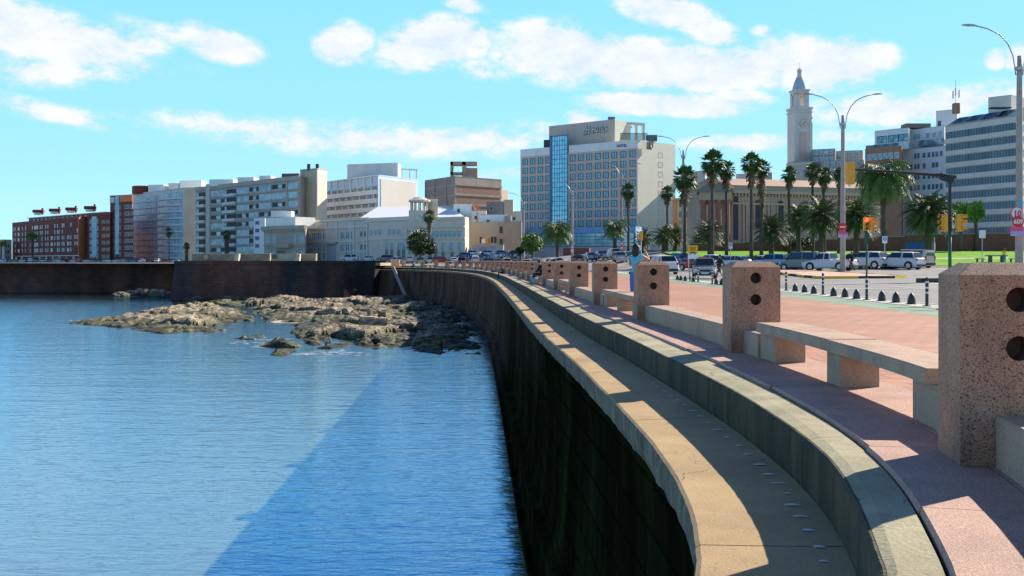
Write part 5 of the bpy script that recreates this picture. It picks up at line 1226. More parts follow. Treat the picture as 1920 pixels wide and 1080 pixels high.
mb.lathe([(5*s_,tz(145)),(5*s_,tz(143.5))], (X,Yt,0), 16); mb.lathe([(3.6*s_,tz(134.5)),(4.8*s_,tz(133)),(4.8*s_,tz(131.5)),(3*s_,tz(130.5)),(2.6*s_,tz(128.5)),(.1,tz(128))], (X,Yt,0), 16); mb.tube([(X,Yt,tz(128)),(X,Yt,tz(117))], .05, 5); mb.build('lantern', TS, tw)
# blocks under and beside the tower
a_, b_, c_ = corner(1476,322), corner(1524,318), corner(1526,330)
t = bld('tower_base_building', 'grey building at the foot of the clock tower', 'building', a_, b_); block(t, a_, b_, c_, 0, zat(304,320), bm_('base_grey', (.33,.31,.29)), 'wall', M_roofgrey); mb = MB(); Face(a_,b_).box(mb, -.3, Face(a_,b_).L+.3, zat(309,320), zat(306,320), -.1, .5); mb.build('cornice', TS, t); windows(Face(a_,b_), t, spaced(.5,7.5,3), [zat(326,320)], 1, 1.8, M_frame, G_mid)
for (x0,x1,yt,Y,c,lb,nwin) in ((1522,1566,281,322,(.18,.18,.18),'dark grey rooftop flats right of the clock tower',4),(1562,1618,284,330,(.27,.25,.23),'brown grey flats behind the lamp post arms',4),(1540,1620,302,312,(.24,.23,.22),'wide grey flats below the rooftop flats near the tower',6)):
    a_, b_, c_ = corner(x0,Y), corner(x1,Y-3), corner(x1+2,Y+10); t = bld('flats', lb, 'flats', a_, b_); block(t, a_, b_, c_, 0, zat(yt,Y), bm_('flats%d' % x0, c), 'wall', M_roofgrey); ff = Face(a_,b_); windows(ff, t, spaced(.5, ff.L-.5, nwin), [zat(yt+9,Y), zat(yt+22,Y)], 1.1, 1.2, M_frame, G_mid)
mb = MB(); Y = 321; mb.prism([(at(1543,Y),Y-.6),(at(1554,Y),Y-.6),(at(1554,Y),Y+3),(at(1543,Y),Y+3)], zat(300,Y), zat(288,Y)); mb.face([(at(1541,Y),Y-1,zat(288,Y)),(at(1556,Y),Y-1,zat(288,Y)),(at(1549,Y),Y-1,zat(282,Y))]); mb.face([(at(1541,Y),Y-1,zat(288,Y)),(at(1549,Y),Y-1,zat(282,Y)),(at(1549,Y),Y+3,zat(282,Y)),(at(1541,Y),Y+3,zat(288,Y))]); mb.face([(at(1556,Y),Y-1,zat(288,Y)),(at(1556,Y),Y+3,zat(288,Y)),(at(1549,Y),Y+3,zat(282,Y)),(at(1549,Y),Y-1,zat(282,Y))]); tag(mb.build('dormer_house', TS), 'small pale gabled roof house right of the clock tower', 'roof house')

# ---- white tall flats and brick terrace house
WT = bm_('flats_white', (.46,.53,.62), (.54,.60,.68))
a_, b_, c_ = corner(1689,288), corner(1773,276), corner(1775,286); Hw = zat(275,278)
t = bld('white_flats', 'tall bluish white flats with sparse windows left of the striped office', 'flats', a_, b_); block(t, a_, b_, c_, 0, Hw, WT, 'wall', M_roofgrey); f = Face(a_, b_)
windows(f, t, [f.upx(x) for x in (1709,1717,1722,1733,1742,1750,1757,1765)], [zat(296,282), zat(316,282), zat(336,282), zat(356,282), zat(376,282)], .9, 1.4, WT, G_mid, mull=0, skip={(0,0),(4,1),(7,1)})
a2, b2, c2 = corner(1702,292), corner(1771,282), corner(1773,290); block(t, a2, b2, c2, Hw, zat(241,288), bm_('flats_white2', (.50,.55,.60)), 'upper_storeys', M_roofgrey); f = Face(a2, b2)
mb = MB(); f.box(mb, f.upx(1729), f.L, zat(274,286), zat(263,286), 0, 1.6); mb.build('glazed_balcony', G_mid, t)
windows(f, t, [f.upx(x) for x in (1716,1722,1740,1752,1763)], [zat(258,286)], 1.1, 1.3, M_frame, G_sky)
a3, b3, c3 = corner(1755,298), corner(1795,294), corner(1797,302); block(t, a3, b3, c3, zat(241,288), zat(207,296), WT, 'lift_tower', M_roofgrey); windows(Face(a3,b3), t, [1.0], [zat(236,296)], 1, 1.6, M_frame, G_dark, mull=0)
a_, b_, c_ = corner(1622,284), corner(1691,276), corner(1693,286); Hb = zat(277,280)
t = bld('brick_flats', 'brown brick flats with a white glazed penthouse and planted terrace', 'flats', a_, b_); block(t, a_, b_, c_, 0, Hb, bm_('brick_brown', (.20,.115,.08), (.25,.15,.11), scale=1), 'wall', M_roofgrey); f = Face(a_, b_)
windows(f, t, [f.upx(x) for x in (1630,1640,1650,1660,1670,1681)], [zat(298,280), zat(318,280), zat(338,280), zat(358,280)], 1.1, 1.5, M_frame, G_mid)
a2, b2, c2 = corner(1640,290), corner(1704,282), corner(1706,292); block(t, a2, b2, c2, Hb, zat(243,286), WT, 'penthouse', M_roofgrey); f2 = Face(a2, b2)
windows(f2, t, [f2.upx(x) for x in (1654,1675,1694)], [zat(266,286)], 2.8, 1.8, M_fdark, G_mid, mull=1, name='penthouse_window')
mb = MB(); mb.box((at(1717,290),290,zat(237,290)), (7,4,1.2)); mb.build('roof_plant', mat('plant_brown', (.22,.18,.15)), t)
mb = MB(); f.box(mb, .2, f.L-1, Hb+.1, Hb+1.0, -.1, .0); mb.build('terrace_glass', G_dark, t)
# ---- striped office block
A, B, C = corner(1772,270), corner(1905,250), corner(1960,268); Ho = zat(226,258)
t = bld('striped_office', 'large office block with dark glass bands and grey spandrels, at right', 'office block', A, B); SP = bm_('spandrel_grey', (.40,.42,.43), (.46,.48,.49))
f, g = Face(A, B), Face(B, C); block(t, A, B, C, 0, Ho, SP, 'wall', M_roofgrey)
for i in range(9):
    z = Ho-3.3-i*3.22
    mb = MB(); f.box(mb, .5, f.L-.1, z, z+1.75, -.1, .06, 0); 
    for k in range(25): u = .5+(f.L-.6)*k/24; f.box(mb, u-.04, u+.04, z, z+1.75, .061, .12, 1)
    mb.build('window_band', [mat('glass_band_blue', (.045,.09,.14), (.12,.19,.25), rough=.12, scale=.3, stretch=(1,1,.1)), M_fdark], t)
    mb = MB(); g.box(mb, .6, g.L-.2, z, z+1.75, -.1, .06, 0)
    for k in range(9): u = .6+(g.L-.8)*k/8; g.box(mb, u-.04, u+.04, z, z+1.75, .061, .12, 1)
    mb.build('side_window_band', [G_mid, M_fdark], t)
    mb = MB(); f.box(mb, 0, f.L+.3, z-1.3, z-.15, -.1, .32); g.box(mb, .0, g.L, z-1.3, z-.15, -.1, .3); mb.build('spandrel', SP, t)
# slanted attic
mb = MB(); zt2 = zat(206,255); q0, q1 = f.p(0,Ho,.2), f.p(f.L,Ho,.2); mb.face([q0, q1, f.p(f.L,zt2,-3), f.p(2,zt2,-3)]); mb.face([q1, g.p(g.L,Ho,0), g.p(g.L,zt2,-3), f.p(f.L,zt2,-3)]); mb.face([q0, f.p(2,zt2,-3), f.p(2,zt2,-16), f.p(0,Ho,-16)]); mb.face([f.p(2,zt2,-3), f.p(f.L,zt2,-3), g.p(g.L,zt2,-3), f.p(2,zt2,-16)]); mb.build('attic', SP, t)
for k in range(4):
    mb = MB(); u0 = 1.6+k*4.6; a = Vector(f.p(u0,Ho+.5,.14)); b = Vector(f.p(u0+3.9,Ho+.5,.14)); up = (Vector(f.p(0,zt2,-3))-Vector(f.p(0,Ho,.2))); nrm = Vector((f.n.x,f.n.y,.4))*.05
    mb.face([a+nrm, b+nrm, b+up*.72+nrm+Vector((f.d.x,f.d.y,0))*.4, a+up*.72+nrm+Vector((f.d.x,f.d.y,0))*1.0]); mb.build('attic_window', G_dark, t)
a_, b_, c_ = corner(1853,262), corner(1896,258), corner(1925,264); block(t, a_, b_, c_, zt2-1, zat(181,260), bm_('plant_house', (.42,.43,.43)), 'plant_house', M_roofgrey)
mb = MB(); mb.box((at(1875,256),256,zt2+.6), (5,2,.3)); mb.build('vent', M_fdark, t)
# mast
t = thing('antenna_mast', 'rooftop antenna mast with small panels between the white tower and office', 'antenna', (at(1792,290),290,0)); mb = MB(); X = at(1792,290); mb.tube([(X,290,30),(X,290,zat(150,290))], [.16,.06], 6); mb.build('pole', mat('galvanised', (.45,.46,.48)), t)
for k, (dx, zz) in enumerate(((-.9,zat(178,290)),(-.2,zat(173,290)),(.8,zat(176,290)))): mb = MB(); mb.box((X+dx,289.7,zz), (.35,.25,2.2)); mb.tube([(X,290,zz),(X+dx,289.7,zz)], .05, 4); mb.build('panel', M_frame, t)
mb = MB(); mb.box((X+.3,290.5,zat(203,290)), (1.6,1.6,3)); mb.build('mast_base', BRK, t)
# far left building and a low wall of town behind
a_, b_, c_ = corner(-40,520), corner(8,505), corner(22,510)
t = bld('house', 'pale flat roofed house cut off by the left edge', 'house', a_, b_); block(t, a_, b_, c_, 0, zat(450,512), bm_('render_sand', (.40,.37,.33)), 'wall', M_roofgrey, ); mb = MB(); g = Face(b_,c_); 
windows(Face(a_,b_), t, spaced(1,11,5), [4,7.5], 1.4, 1.6, M_frame, G_dark); windows(g, t, [1.2,2.9], [2,5,8], .9, 1.5, M_frame, G_dark, mull=0)
# ------------------------------------------------------------------ plants
M_leaf = mat('palm_leaf', (.035,.085,.018), (.085,.16,.03), rough=.55, scale=1.5, c3=(.055,.115,.022), spec=.4)
M_leaf2 = mat('palm_leaf_bluish', (.045,.085,.035), (.10,.15,.06), rough=.55, scale=1.5, spec=.4)
M_leafy = mat('palm_leaf_fresh', (.06,.13,.02), (.15,.24,.04), rough=.5, scale=1.2, spec=.4)
M_skirt = mat('dead_fronds', (.16,.115,.06), (.28,.21,.12), rough=.9, scale=2)
M_bark = mat('palm_bark', (.06,.045,.035), (.12,.09,.07), rough=.95, scale=3, bump=.6, bscale=8)
M_bark2 = mat('tree_bark', (.08,.06,.045), (.15,.12,.09), rough=.95, scale=3, bump=.6, bscale=9)
M_broad = mat('leaf_dark', (.018,.045,.012), (.045,.09,.02), rough=.5, scale=1.0, spec=.35)
M_broad2 = mat('leaf_bright', (.07,.15,.02), (.16,.28,.04), rough=.5, scale=1.0, spec=.35)
def feather_crown(mb, c, R, nf, seed, droop=1.0, pairs=20, lw=.10, lmax=.24, el0=85, el1=-35, upturn=0):
    rnd = random.Random(seed); c = Vector(c)
    for k in range(nf):
        q = (k+.5)/nf; az_ = k*2.39996+rnd.uniform(-.2,.2); e = R_(el0+(el1-el0)*q**.8+rnd.uniform(-7,7)); Rr = R*rnd.uniform(.85,1.05)
        d = Vector((math.cos(az_), math.sin(az_), 0)); sd = Vector((-d.y, d.x, 0)); pts = []
        p = c.copy(); ee = e; n = 9
        for i in range(n+1):
            pts.append(p.copy()); p = p+(d*math.cos(ee)+Vector((0,0,1))*math.sin(ee))*(Rr/n); ee -= R_(9.5*droop)*(.4+1.4*i/n)*(1 if e > -.3 else .35)
        mb.tube(pts, [.05*(1-i/(n+1))+.012 for i in range(n+1)], 3, 1, cap=False)
        for i in range(pairs):
            t = .10+.90*(i+.5)/pairs; f = t*n; j = min(int(f), n-1); b = pts[j].lerp(pts[j+1], f-j); tan = (pts[j+1]-pts[j]).normalized(); up = sd.cross(tan).normalized()
            if up.z < 0: up = -up
            ll = R*lmax*(math.sin(math.pi*(.12+.80*t))**.7)*rnd.uniform(.85,1.1)
            for s in (-1, 1):
                v = (sd*s*.80+tan*.55+up*rnd.uniform(-.15,.35)-Vector((0,0,.30*droop))).normalized(); w_ = tan*lw*.5*(1 if t < .85 else .6)
                mid = b+v*ll*.55; tip = b+v*ll-Vector((0,0,ll*.28*droop))
                mb.face([b-w_*.6, b+w_*.6, mid+w_, mid-w_]); mb.face([mid-w_, mid+w_, tip])
def fan_crown(mb, c, R, nf, seed, low=-55):
    rnd = random.Random(seed); c = Vector(c)
    for k in range(nf):
        q = (k+.5)/nf; az_ = k*2.39996+rnd.uniform(-.3,.3); e = R_(88+(low-88)*q**.85+rnd.uniform(-8,8)); Rr = R*rnd.uniform(.85,1.1)
        d = Vector((math.cos(az_)*math.cos(e), math.sin(az_)*math.cos(e), math.sin(e))); sd = Vector((-math.sin(az_), math.cos(az_), 0)); up = d.cross(sd)
        if up.z < 0: up = -up
        h = c+d*Rr*.48-Vector((0,0,.04*Rr)); mb.tube([c, h], [.04,.02], 3, 1, cap=False)
        nb = 11
        for i in range(nb):
            a = R_(-78+156*i/(nb-1)); v = d*math.cos(a)+sd*math.sin(a)+up*(.10*abs(math.sin(a))); ll = Rr*.55*(1-.28*abs(math.sin(a)))*rnd.uniform(.9,1.08)
            wv = (sd*math.cos(a)-d*math.sin(a))*.055*Rr
            m = h+v*ll*.6; tip = h+v*ll-Vector((0,0,ll*rnd.uniform(.12,.45))); mb.face([h, m+wv, tip, m-wv])
def skirt(mb, c, r, L, seed, n=70):
    rnd = random.Random(seed); c = Vector(c)
    for k in range(n):
        a = rnd.uniform(0,6.283); t = rnd.random(); rr = r*(1-.45*t)*rnd.uniform(.5,1.1); d = Vector((math.cos(a), math.sin(a), 0)); s = Vector((-d.y,d.x,0))*rnd.uniform(.06,.14)
        z = -t*L; p = c+d*.12+Vector((0,0,z)); q = c+d*rr+Vector((0,0,z-rnd.uniform(.25,.6)*min(1.4,L)))
        mb.face([p-s*.4, p+s*.4, q+s, q-s*.6+Vector((0,0,-.15))])
def trunk(mb, c, h, r0, r1, seed, lean=(0,0), rings=14):
    pts = []; rad = []
    for i in range(rings+1):
        t = i/rings; pts.append((c[0]+lean[0]*t*t+noise.noise(Vector((seed,t*2,0)))*.12*h/10, c[1]+lean[1]*t*t, c[2]-.2+(h+.2)*t)); rad.append((r0*(1-t)+r1*t)*(1+.22*max(0,.12-t)/.12)+(.012 if i % 2 else 0))
    mb.tube(pts, rad, 9); return Vector(pts[-1])
def palm(kind, label, px, Y, top, width, py_base=None, seed=1, group=None, mt=None, trunk_r=None, skirt_len=0, name='palm_tree', **kw):
    """top = photo row of the crown centre, width = crown radius in photo pixels"""
    width *= {'fan':1.15,'date':1.3,'queen':1.35}[kind] if width < 50 or kind == 'queen' else 1.0
    X = at(px, Y); zb = gnd(X, Y)+.1 if py_base is None else zat(py_base, Y); zc = zat(top, Y); R = width*Y/FOC
    t = thing(name, label, 'palm tree', (X, Y, zb), group)
    mb = MB(); tr = trunk_r or (.20 if kind == 'fan' else .30); tp = trunk(mb, (X,Y,zb), zc-zb, tr*1.15, tr*.75 if kind == 'fan' else tr, seed)
    mb.build('trunk', M_bark, t, smooth=True)
    mb = MB()
    if kind == 'fan': fan_crown(mb, tp, R, kw.get('nf', 46), seed)
    elif kind == 'date': feather_crown(mb, tp, R, kw.get('nf', 70), seed, droop=kw.get('droop', .75), pairs=22, lw=.075*R/3+.02, lmax=.17, el1=-48)
    else: feather_crown(mb, tp, R, kw.get('nf', 34), seed, droop=1.5, pairs=28, lw=.06*R/3+.02, lmax=.30, el0=80, el1=-35)
    mb.build('crown', [mt or (M_leaf if kind != 'queen' else M_leafy), M_skirt], t)
    if skirt_len:
        mb = MB(); skirt(mb, tp+Vector((0,0,-.15)), R*.55 if kind == 'fan' else R*.30, skirt_len, seed+5, n=int(60+skirt_len*40)); mb.build('dead_skirt', M_skirt, t)
    elif kind != 'fan':
        mb = MB(); mb.lathe([(tr,-.9*tr*3),(tr*1.9,-.2),(tr*1.5,.25),(tr*.4,.6)], tp, 9); mb.build('crown_shaft', M_skirt, t, smooth=True)
    return t
PG = 'palms on the lawn by the church'
palm('fan','tallest fan palm, left of a pair in front of the church portico',1336,126,303,25,seed=1,group=PG,skirt_len=2.2,nf=56)
palm('fan','shaggy fan palm right beside the tallest one at the portico',1362,131,318,19,seed=2,group=PG,skirt_len=2.0)
palm('fan','tall fan palm in the middle of the church front, left of its shaggier twin',1409,126,305,22,seed=3,group=PG,skirt_len=2.4,nf=52)
palm('fan','fan palm with the longest hanging dead skirt, in front of the church nave',1428,129,315,18,seed=4,group=PG,skirt_len=4.2)
palm('fan','slender fan palm directly below the clock tower',1480,136,326,16,seed=5,group=PG,skirt_len=1.4)
palm('fan','dark fan palm left of a touching pair right of the clock tower',1524,138,320,17,seed=6,group=PG,skirt_len=1.2)
palm('fan','fan palm right of a touching pair right of the clock tower',1545,140,328,17,seed=7,group=PG,skirt_len=1.6)
palm('fan','slender fan palm just left of the double street lamp mast',1573,142,326,13,seed=8,group=PG,skirt_len=1.2)
palm('fan','bushy fan palm behind the lamp mast left of the church portico',1284,133,332,25,seed=9,group=PG,skirt_len=3.0,nf=58)
palm('fan','small thin fan palm against the pale side wall of the hotel',1251,185,361,15,seed=10,group=PG,skirt_len=1.8)
palm('fan','fan palm in front of the right hand windows of the hotel',1178,188,358,16,seed=11,group=PG,skirt_len=2.6)
palm('date','round date palm in front of the church portico columns',1331,134,436,27,seed=12,group=PG,droop=.9)
palm('date','silvery date palm standing alone before the church nave',1446,132,432,33,seed=13,group=PG,nf=84,mt=M_leaf2)
palm('date','dark date palm, left one of the dense clump before the nave',1497,140,410,30,seed=14,group=PG)
palm('date','largest date palm of the dense clump before the nave',1540,130,408,38,seed=15,group=PG,nf=90)
palm('date','dark date palm directly right of the double lamp mast',1606,124,408,42,seed=16,group=PG,nf=90)
palm('date','big spreading date palm between the traffic light posts',1741,120,400,57,seed=17,group=PG,nf=130,trunk_r=.42,droop=.95)
palm('queen','tall drooping feather palm behind the traffic light arm',1657,116,335,50,seed=18,group=PG,nf=60,trunk_r=.24,mt=M_leafy)
palm('date','small date palm left of a pair beside the hotel side wall',1245,150,442,22,seed=19,group=PG)
palm('date','small date palm right of a pair beside the hotel side wall',1266,152,442,23,seed=20,group=PG)
palm('queen','feather palm in front of the blue podium right of the lamp mast',1153,175,428,23,seed=21,group=PG)
palm('queen','feather palm left before the hotel podium beside bright green tree',1045,190,434,29,seed=22,group=PG,nf=40)
palm('date','low ragged palm behind the woman in light blue',1207,155,448,22,seed=23,group=PG,nf=40)
palm('date','low bushy palm peeking between the church palms and the yellow board',1310,160,448,17,seed=24,group=PG,nf=40)
palm('fan','lone fan palm beside the dark round tree at the palace corner',805,240,405,13,seed=25,group='palms along the far road',skirt_len=3)
palm('fan','thin fan palm in front of the blue glass balcony block',317,425,434,8.5,seed=26,group='palms along the far road',skirt_len=2,nf=34)
palm('queen','feather palm in front of the long red brick block',61,470,442,12,seed=27,group='palms along the far road',nf=30)
palm('queen','feather palm cut off by the left edge',2,470,455,9,seed=28,group='palms along the far road',nf=26)
palm('fan','stocky palm with a thick dead skirt, left above the bastion',350,330,461,7,seed=29,group='palms along the far road',skirt_len=4.5,trunk_r=.5)
palm('fan','dark columnar palm wrapped in dead fronds, right above the bastion',425,315,440,9,seed=30,group='palms along the far road',skirt_len=7,trunk_r=.7,mt=M_broad)
def broad_tree(label, px, Y, cy, rx, ry, lm, seed, cat='tree', name='broadleaf_tree', droopy=False, base=None, group=None, clumps=80):
    X = at(px, Y); zb = gnd(X, Y) if base is None else base; zc = zat(cy, Y); s = Y/FOC; RX, RZ = rx*s, ry*s; rnd = random.Random(seed)
    t = thing(name, label, cat, (X, Y, zb), group); mb = MB(); mb.tube([(X,Y,zb-.2),(X+.1,Y,zb+(zc-zb)*.4),(X,Y,zc)], [.32,.25,.14], 8)
    for k in range(7):
        a = k*.9+rnd.random(); mb.tube([(X,Y,zb+(zc-zb)*.45),(X+RX*.35*math.cos(a),Y+RX*.35*math.sin(a),zc),(X+RX*.7*math.cos(a),Y+RX*.6*math.sin(a),zc+RZ*.4*rnd.uniform(-.6,1))], [.14,.09,.03], 5)
    mb.build('trunk', M_bark2, t, smooth=True); mb = MB()
    for k in range(clumps):
        while True:
            p = Vector((rnd.uniform(-1,1), rnd.uniform(-1,1), rnd.uniform(-1,1)))
            if .25 < p.length < 1: break
        p *= (p.length**-.45)*(1+.30*noise.noise(p*2.3+Vector((seed*3,0,0)))); c = Vector((X+p.x*RX*.84, Y+p.y*RX*.84, zc+p.z*RZ*.84)); cr = rnd.uniform(.16,.30)*min(RX,RZ)
        for i in range(46):
            v = Vector((rnd.gauss(0,.55), rnd.gauss(0,.55), rnd.gauss(0,.5)))*cr; q = c+v; 
            if droopy: q.z -= rnd.random()*cr*2.2
            sz = rnd.uniform(.10,.19)*max(1, Y/160); a = Vector((rnd.uniform(-1,1), rnd.uniform(-1,1), rnd.uniform(-.6,.6))).normalized()*sz; b = a.orthogonal().normalized()*sz*.6
            if droopy: a = Vector((rnd.uniform(-.2,.2),0,-1))*sz*1.6; b = Vector((rnd.uniform(-1,1),rnd.uniform(-1,1),0)).normalized()*sz*.35
            mb.face([q-a, q+b, q+a, q-b])
    mb.build('crown', lm, t); return t
broad_tree('dark round dense tree in front of the pale palace', 787, 242, 455, 27, 25, M_broad, 1, clumps=130)
broad_tree('small dark bush hugging the right side of the round dark tree', 808, 238, 466, 11, 13, M_broad, 2, 'bush', 'bush', clumps=40)
broad_tree('bright green sunlit tree at the left end of the hotel podium', 998, 205, 455, 21, 20, M_broad2, 3, clumps=110)
broad_tree('small dark shrub left of the bright green tree', 976, 206, 470, 9, 9, M_broad, 4, 'shrub', 'shrub', clumps=30)
broad_tree('weeping willow with hanging branches, left of the striped office foot', 1800, 150, 392, 20, 17, M_broad2, 5, droopy=True, name='willow_tree', clumps=90)
broad_tree('second weeping willow with hanging branches nearer the right lamp mast', 1830, 152, 392, 17, 19, M_broad2, 6, droopy=True, name='willow_tree', clumps=80)
broad_tree('dark leafy tree behind the big date palm', 1768, 158, 395, 20, 26, M_broad, 7, clumps=60)
broad_tree('dark shrub mass at the foot of the church wall left of the lamp', 1500, 150, 452, 34, 10, M_broad, 8, 'shrub', 'shrub', clumps=70)
# ------------------------------------------------------------------ street lamps
M_pole = mat('lamp_pole_concrete', (.34,.29,.25), (.42,.37,.32), rough=.8, scale=2); M_arm = mat('lamp_arm_metal', (.42,.43,.44), rough=.4, metal=.7); M_head = mat('lamp_head_grey', (.55,.56,.57), rough=.4, metal=.4)
def lamp(px, Y, label, full=True, arms=(-1,1)):
    X = at(px, Y); zb = gnd(X, Y); t = thing('street_lamp', label, 'street lamp', (X,Y,zb), 'double arm street lamps'); ztop = zb+14.3 if full else 14.6
    mb = MB(); mb.tube([(X,Y,zb-.1),(X,Y,zb+.6),(X+.02,Y,ztop-1),(X+.02,Y,ztop+.35)], [.27,.26,.17,.13], 12); mb.build('pole', M_pole, t, smooth=True)
    mb = MB(); mb.lathe([(.24,-.05),(.26,0),(.26,.16),(.2,.2)], (X,Y,ztop-.55), 12); mb.build('collar', M_arm, t)
    for s in arms:
        mb = MB(); pts = [(X+s*.22,Y,ztop-.9),(X+s*.30,Y,ztop-.3),(X+s*.42,Y,ztop+.4),(X+s*.75,Y,ztop+1.15),(X+s*1.3,Y,ztop+1.75),(X+s*2.0,Y,ztop+2.1),(X+s*2.9,Y,ztop+2.32)]; mb.tube(pts, .045, 6); a = mb.build('arm', M_arm, t, smooth=True)
        mb = MB(); rows = []
        for u, w_, h_ in ((2.75,.05,.04),(2.95,.12,.07),(3.2,.17,.09),(3.5,.16,.06),(3.75,.06,.03)):
            z = ztop+2.30+(u-2.8)*.06; x = X+s*u; rows.append([(x,Y-w_,z-h_*.4),(x,Y-w_*.7,z+h_),(x,Y+w_*.7,z+h_),(x,Y+w_,z-h_*.4)])
        mb.grid(rows, closed=True, cap=True); mb.build('lamp_head', M_head, t)
    return t
lamp(1911, 66, 'tallest lamp mast at the right edge carrying a stack of round posters')
lamp(1580, 95, 'double arm lamp mast standing on the island with a no entry sign')
lamp(1281, 143, 'double arm lamp mast with a speed sign beside the yellow board')
lamp(1166, 192, 'double arm lamp mast with blue and red signs, before the right of the hotel')
lamp(1073, 216, 'double arm lamp mast before the glass stair shaft of the hotel')
lamp(982, 243, 'double arm lamp mast at the left corner of the hotel')
lamp(895, 287, 'lamp mast in front of the graffiti wall')
lamp(716, 330, 'lamp mast in front of the palace centre'); lamp(637, 366, 'lamp mast at the left end of the palace'); lamp(554, 392, 'lamp mast in front of the old grey mansion')
lamp(455, 425, 'lamp mast in front of the grey balcony block'); lamp(280, 455, 'lamp mast in front of the curved blue glass block'); lamp(127, 490, 'lamp mast right of the palm before the red block'); lamp(54, 505, 'lamp mast left of the palm before the red block')
# ------------------------------------------------------------------ signs
S_red = mat('sign_red', (.70,.02,.03), rough=.4); S_blue = mat('sign_blue', (.02,.18,.60), rough=.4); S_cy = mat('sign_cyan', (.03,.40,.62), rough=.4); S_white = mat('sign_white', (.78,.78,.76), rough=.5); S_pink = mat('poster_pink', (.80,.10,.22), (.70,.16,.35), scale=3); S_lil = mat('poster_lilac', (.42,.28,.55), (.60,.50,.66), scale=5); S_yel = mat('sign_yellow', (.85,.42,.01), rough=.5); S_blk = mat('sign_black', (.02,.02,.02), rough=.6)
M_post = mat('galvanised', (.45,.46,.48)); M_green_post = mat('post_green', (.02,.13,.06), rough=.45)
def disc_part(t, c, r, m, name, th=.03): mb = MB(); mb.disc(c, (0,-1,0), r, th, 24); return mb.build(name, m, t)
def rect_part(t, c, w_, h_, m, name, th=.03): mb = MB(); mb.box(c, (w_, th, h_)); return mb.build(name, m, t)
FX = Face((0,0),(1,0))
def txt(body, size, x, y, z, m, parent, name, ext=.01, bold=.0, sx=1.0):
    f = Face((x, y), (x+1, y)); return text_mesh(body, size, name, m, parent, f, 0, z, 0, ext, bold, 'CENTER', sx)
# right mast posters
Y = 65.2; k = Y/FOC
def sp(px): return at(px, Y)
t = thing('poster_stack', 'round posters reading 10 and 609 above a pink strip on the right mast', 'posters', (sp(1908),Y,zat(420,Y)))
disc_part(t, (sp(1906.5),Y,zat(399.5,Y)), 12*k, S_red, 'red_ring'); disc_part(t, (sp(1906.5),Y-.03,zat(399.5,Y)), 10.4*k, S_white, 'white_disc'); txt('10', .52, sp(1907), Y-.06, zat(405,Y), S_red, t, 'number_text', bold=.015)
disc_part(t, (sp(1907.5),Y-.10,zat(415.5,Y)), 11*k, S_red, 'red_disc'); txt('609', .40, sp(1907.5), Y-.13, zat(419.5,Y), S_white, t, 'number_text', bold=.01)
rect_part(t, (sp(1906),Y-.03,zat(429,Y)), 26*k, 9*k, S_pink, 'pink_strip'); rect_part(t, (sp(1908),Y-.03,zat(438,Y)), 28*k, 9*k, S_lil, 'lilac_strip'); rect_part(t, (sp(1914),Y+.02,zat(385,Y)), 5*k, 26*k, S_cy, 'cyan_strip')
# no entry + posters on the island mast
Y = 94.4; k = Y/FOC
t = thing('no_entry_sign', 'round red no entry sign over pink posters on the island lamp mast', 'traffic sign', (at(1580,Y),Y,zat(430,Y)))
disc_part(t, (at(1580,Y),Y,zat(425.5,Y)), 7.6*k, S_red, 'red_disc'); rect_part(t, (at(1580,Y),Y-.03,zat(425.5,Y)), 10*k, 2.3*k, S_white, 'white_bar')
rect_part(t, (at(1578.5,Y),Y-.02,zat(436,Y)), 13*k, 8*k, S_pink, 'pink_poster'); rect_part(t, (at(1580,Y),Y-.06,zat(441,Y)), 18*k, 9*k, S_lil, 'lilac_poster'); rect_part(t, (at(1580,Y),Y-.10,zat(437.5,Y)), 15*k, 3.6*k, S_pink, 'name_strip')
def round_signs(px, Y, rows, label):
    Y -= .6; k = Y/FOC; t = thing('mast_sign', label, 'traffic sign', (at(px,Y),Y,zat(rows[0][0],Y)))
    for i, (py, r, m, nm) in enumerate(rows):
        disc_part(t, (at(px,Y),Y-.01*i,zat(py,Y)), r*k, m, nm)
        if m is S_red: disc_part(t, (at(px,Y),Y-.03-.01*i,zat(py,Y)), r*k*.66, S_white, 'white_centre')
        if m is S_cy: rect_part(t, (at(px,Y),Y-.03-.01*i,zat(py,Y)), .9*k, r*k*1.3, S_blk, 'symbol')
    return t
round_signs(1281,143,[(450,4.6,S_red,'red_ring')],'small round speed limit sign with red rim on the mast by the yellow board')
round_signs(1166,192,[(449,4.2,S_cy,'blue_disc'),(457,4.2,S_red,'red_ring'),(465,4,S_red,'red_ring'),(472,4,S_pink,'pink_disc')],'column of blue, red and pink round signs on the mast left of the woman')
round_signs(1073,216,[(463,3.6,S_red,'red_ring'),(470,3.2,S_white,'white_disc')],'red and white round signs on the mast before the brick wall')
round_signs(982,243,[(458.5,3.8,S_cy,'blue_disc'),(466,3.8,S_red,'red_ring')],'blue disc above a red ringed sign beside the bright green tree')
round_signs(895,287,[(462,4,S_cy,'blue_disc'),(470,3.6,S_red,'red_ring')],'blue disc above a red ringed sign in front of the graffiti wall')
round_signs(716,330,[(464,2.2,S_cy,'blue_disc'),(474,2.4,S_red,'red_ring')],'small blue and red signs on the mast before the palace centre')
round_signs(637,366,[(475,2.4,S_red,'red_ring'),(480,2.2,S_white,'white_disc')],'small red and white signs on the mast at the palace left end')
round_signs(280,455,[(479,2.4,S_red,'red_ring')],'tiny red ringed sign on the mast before the curved blue glass block')
round_signs(899,286,[(472,3.6,S_red,'red_ring')],'second small red ringed sign just right of the graffiti wall mast')
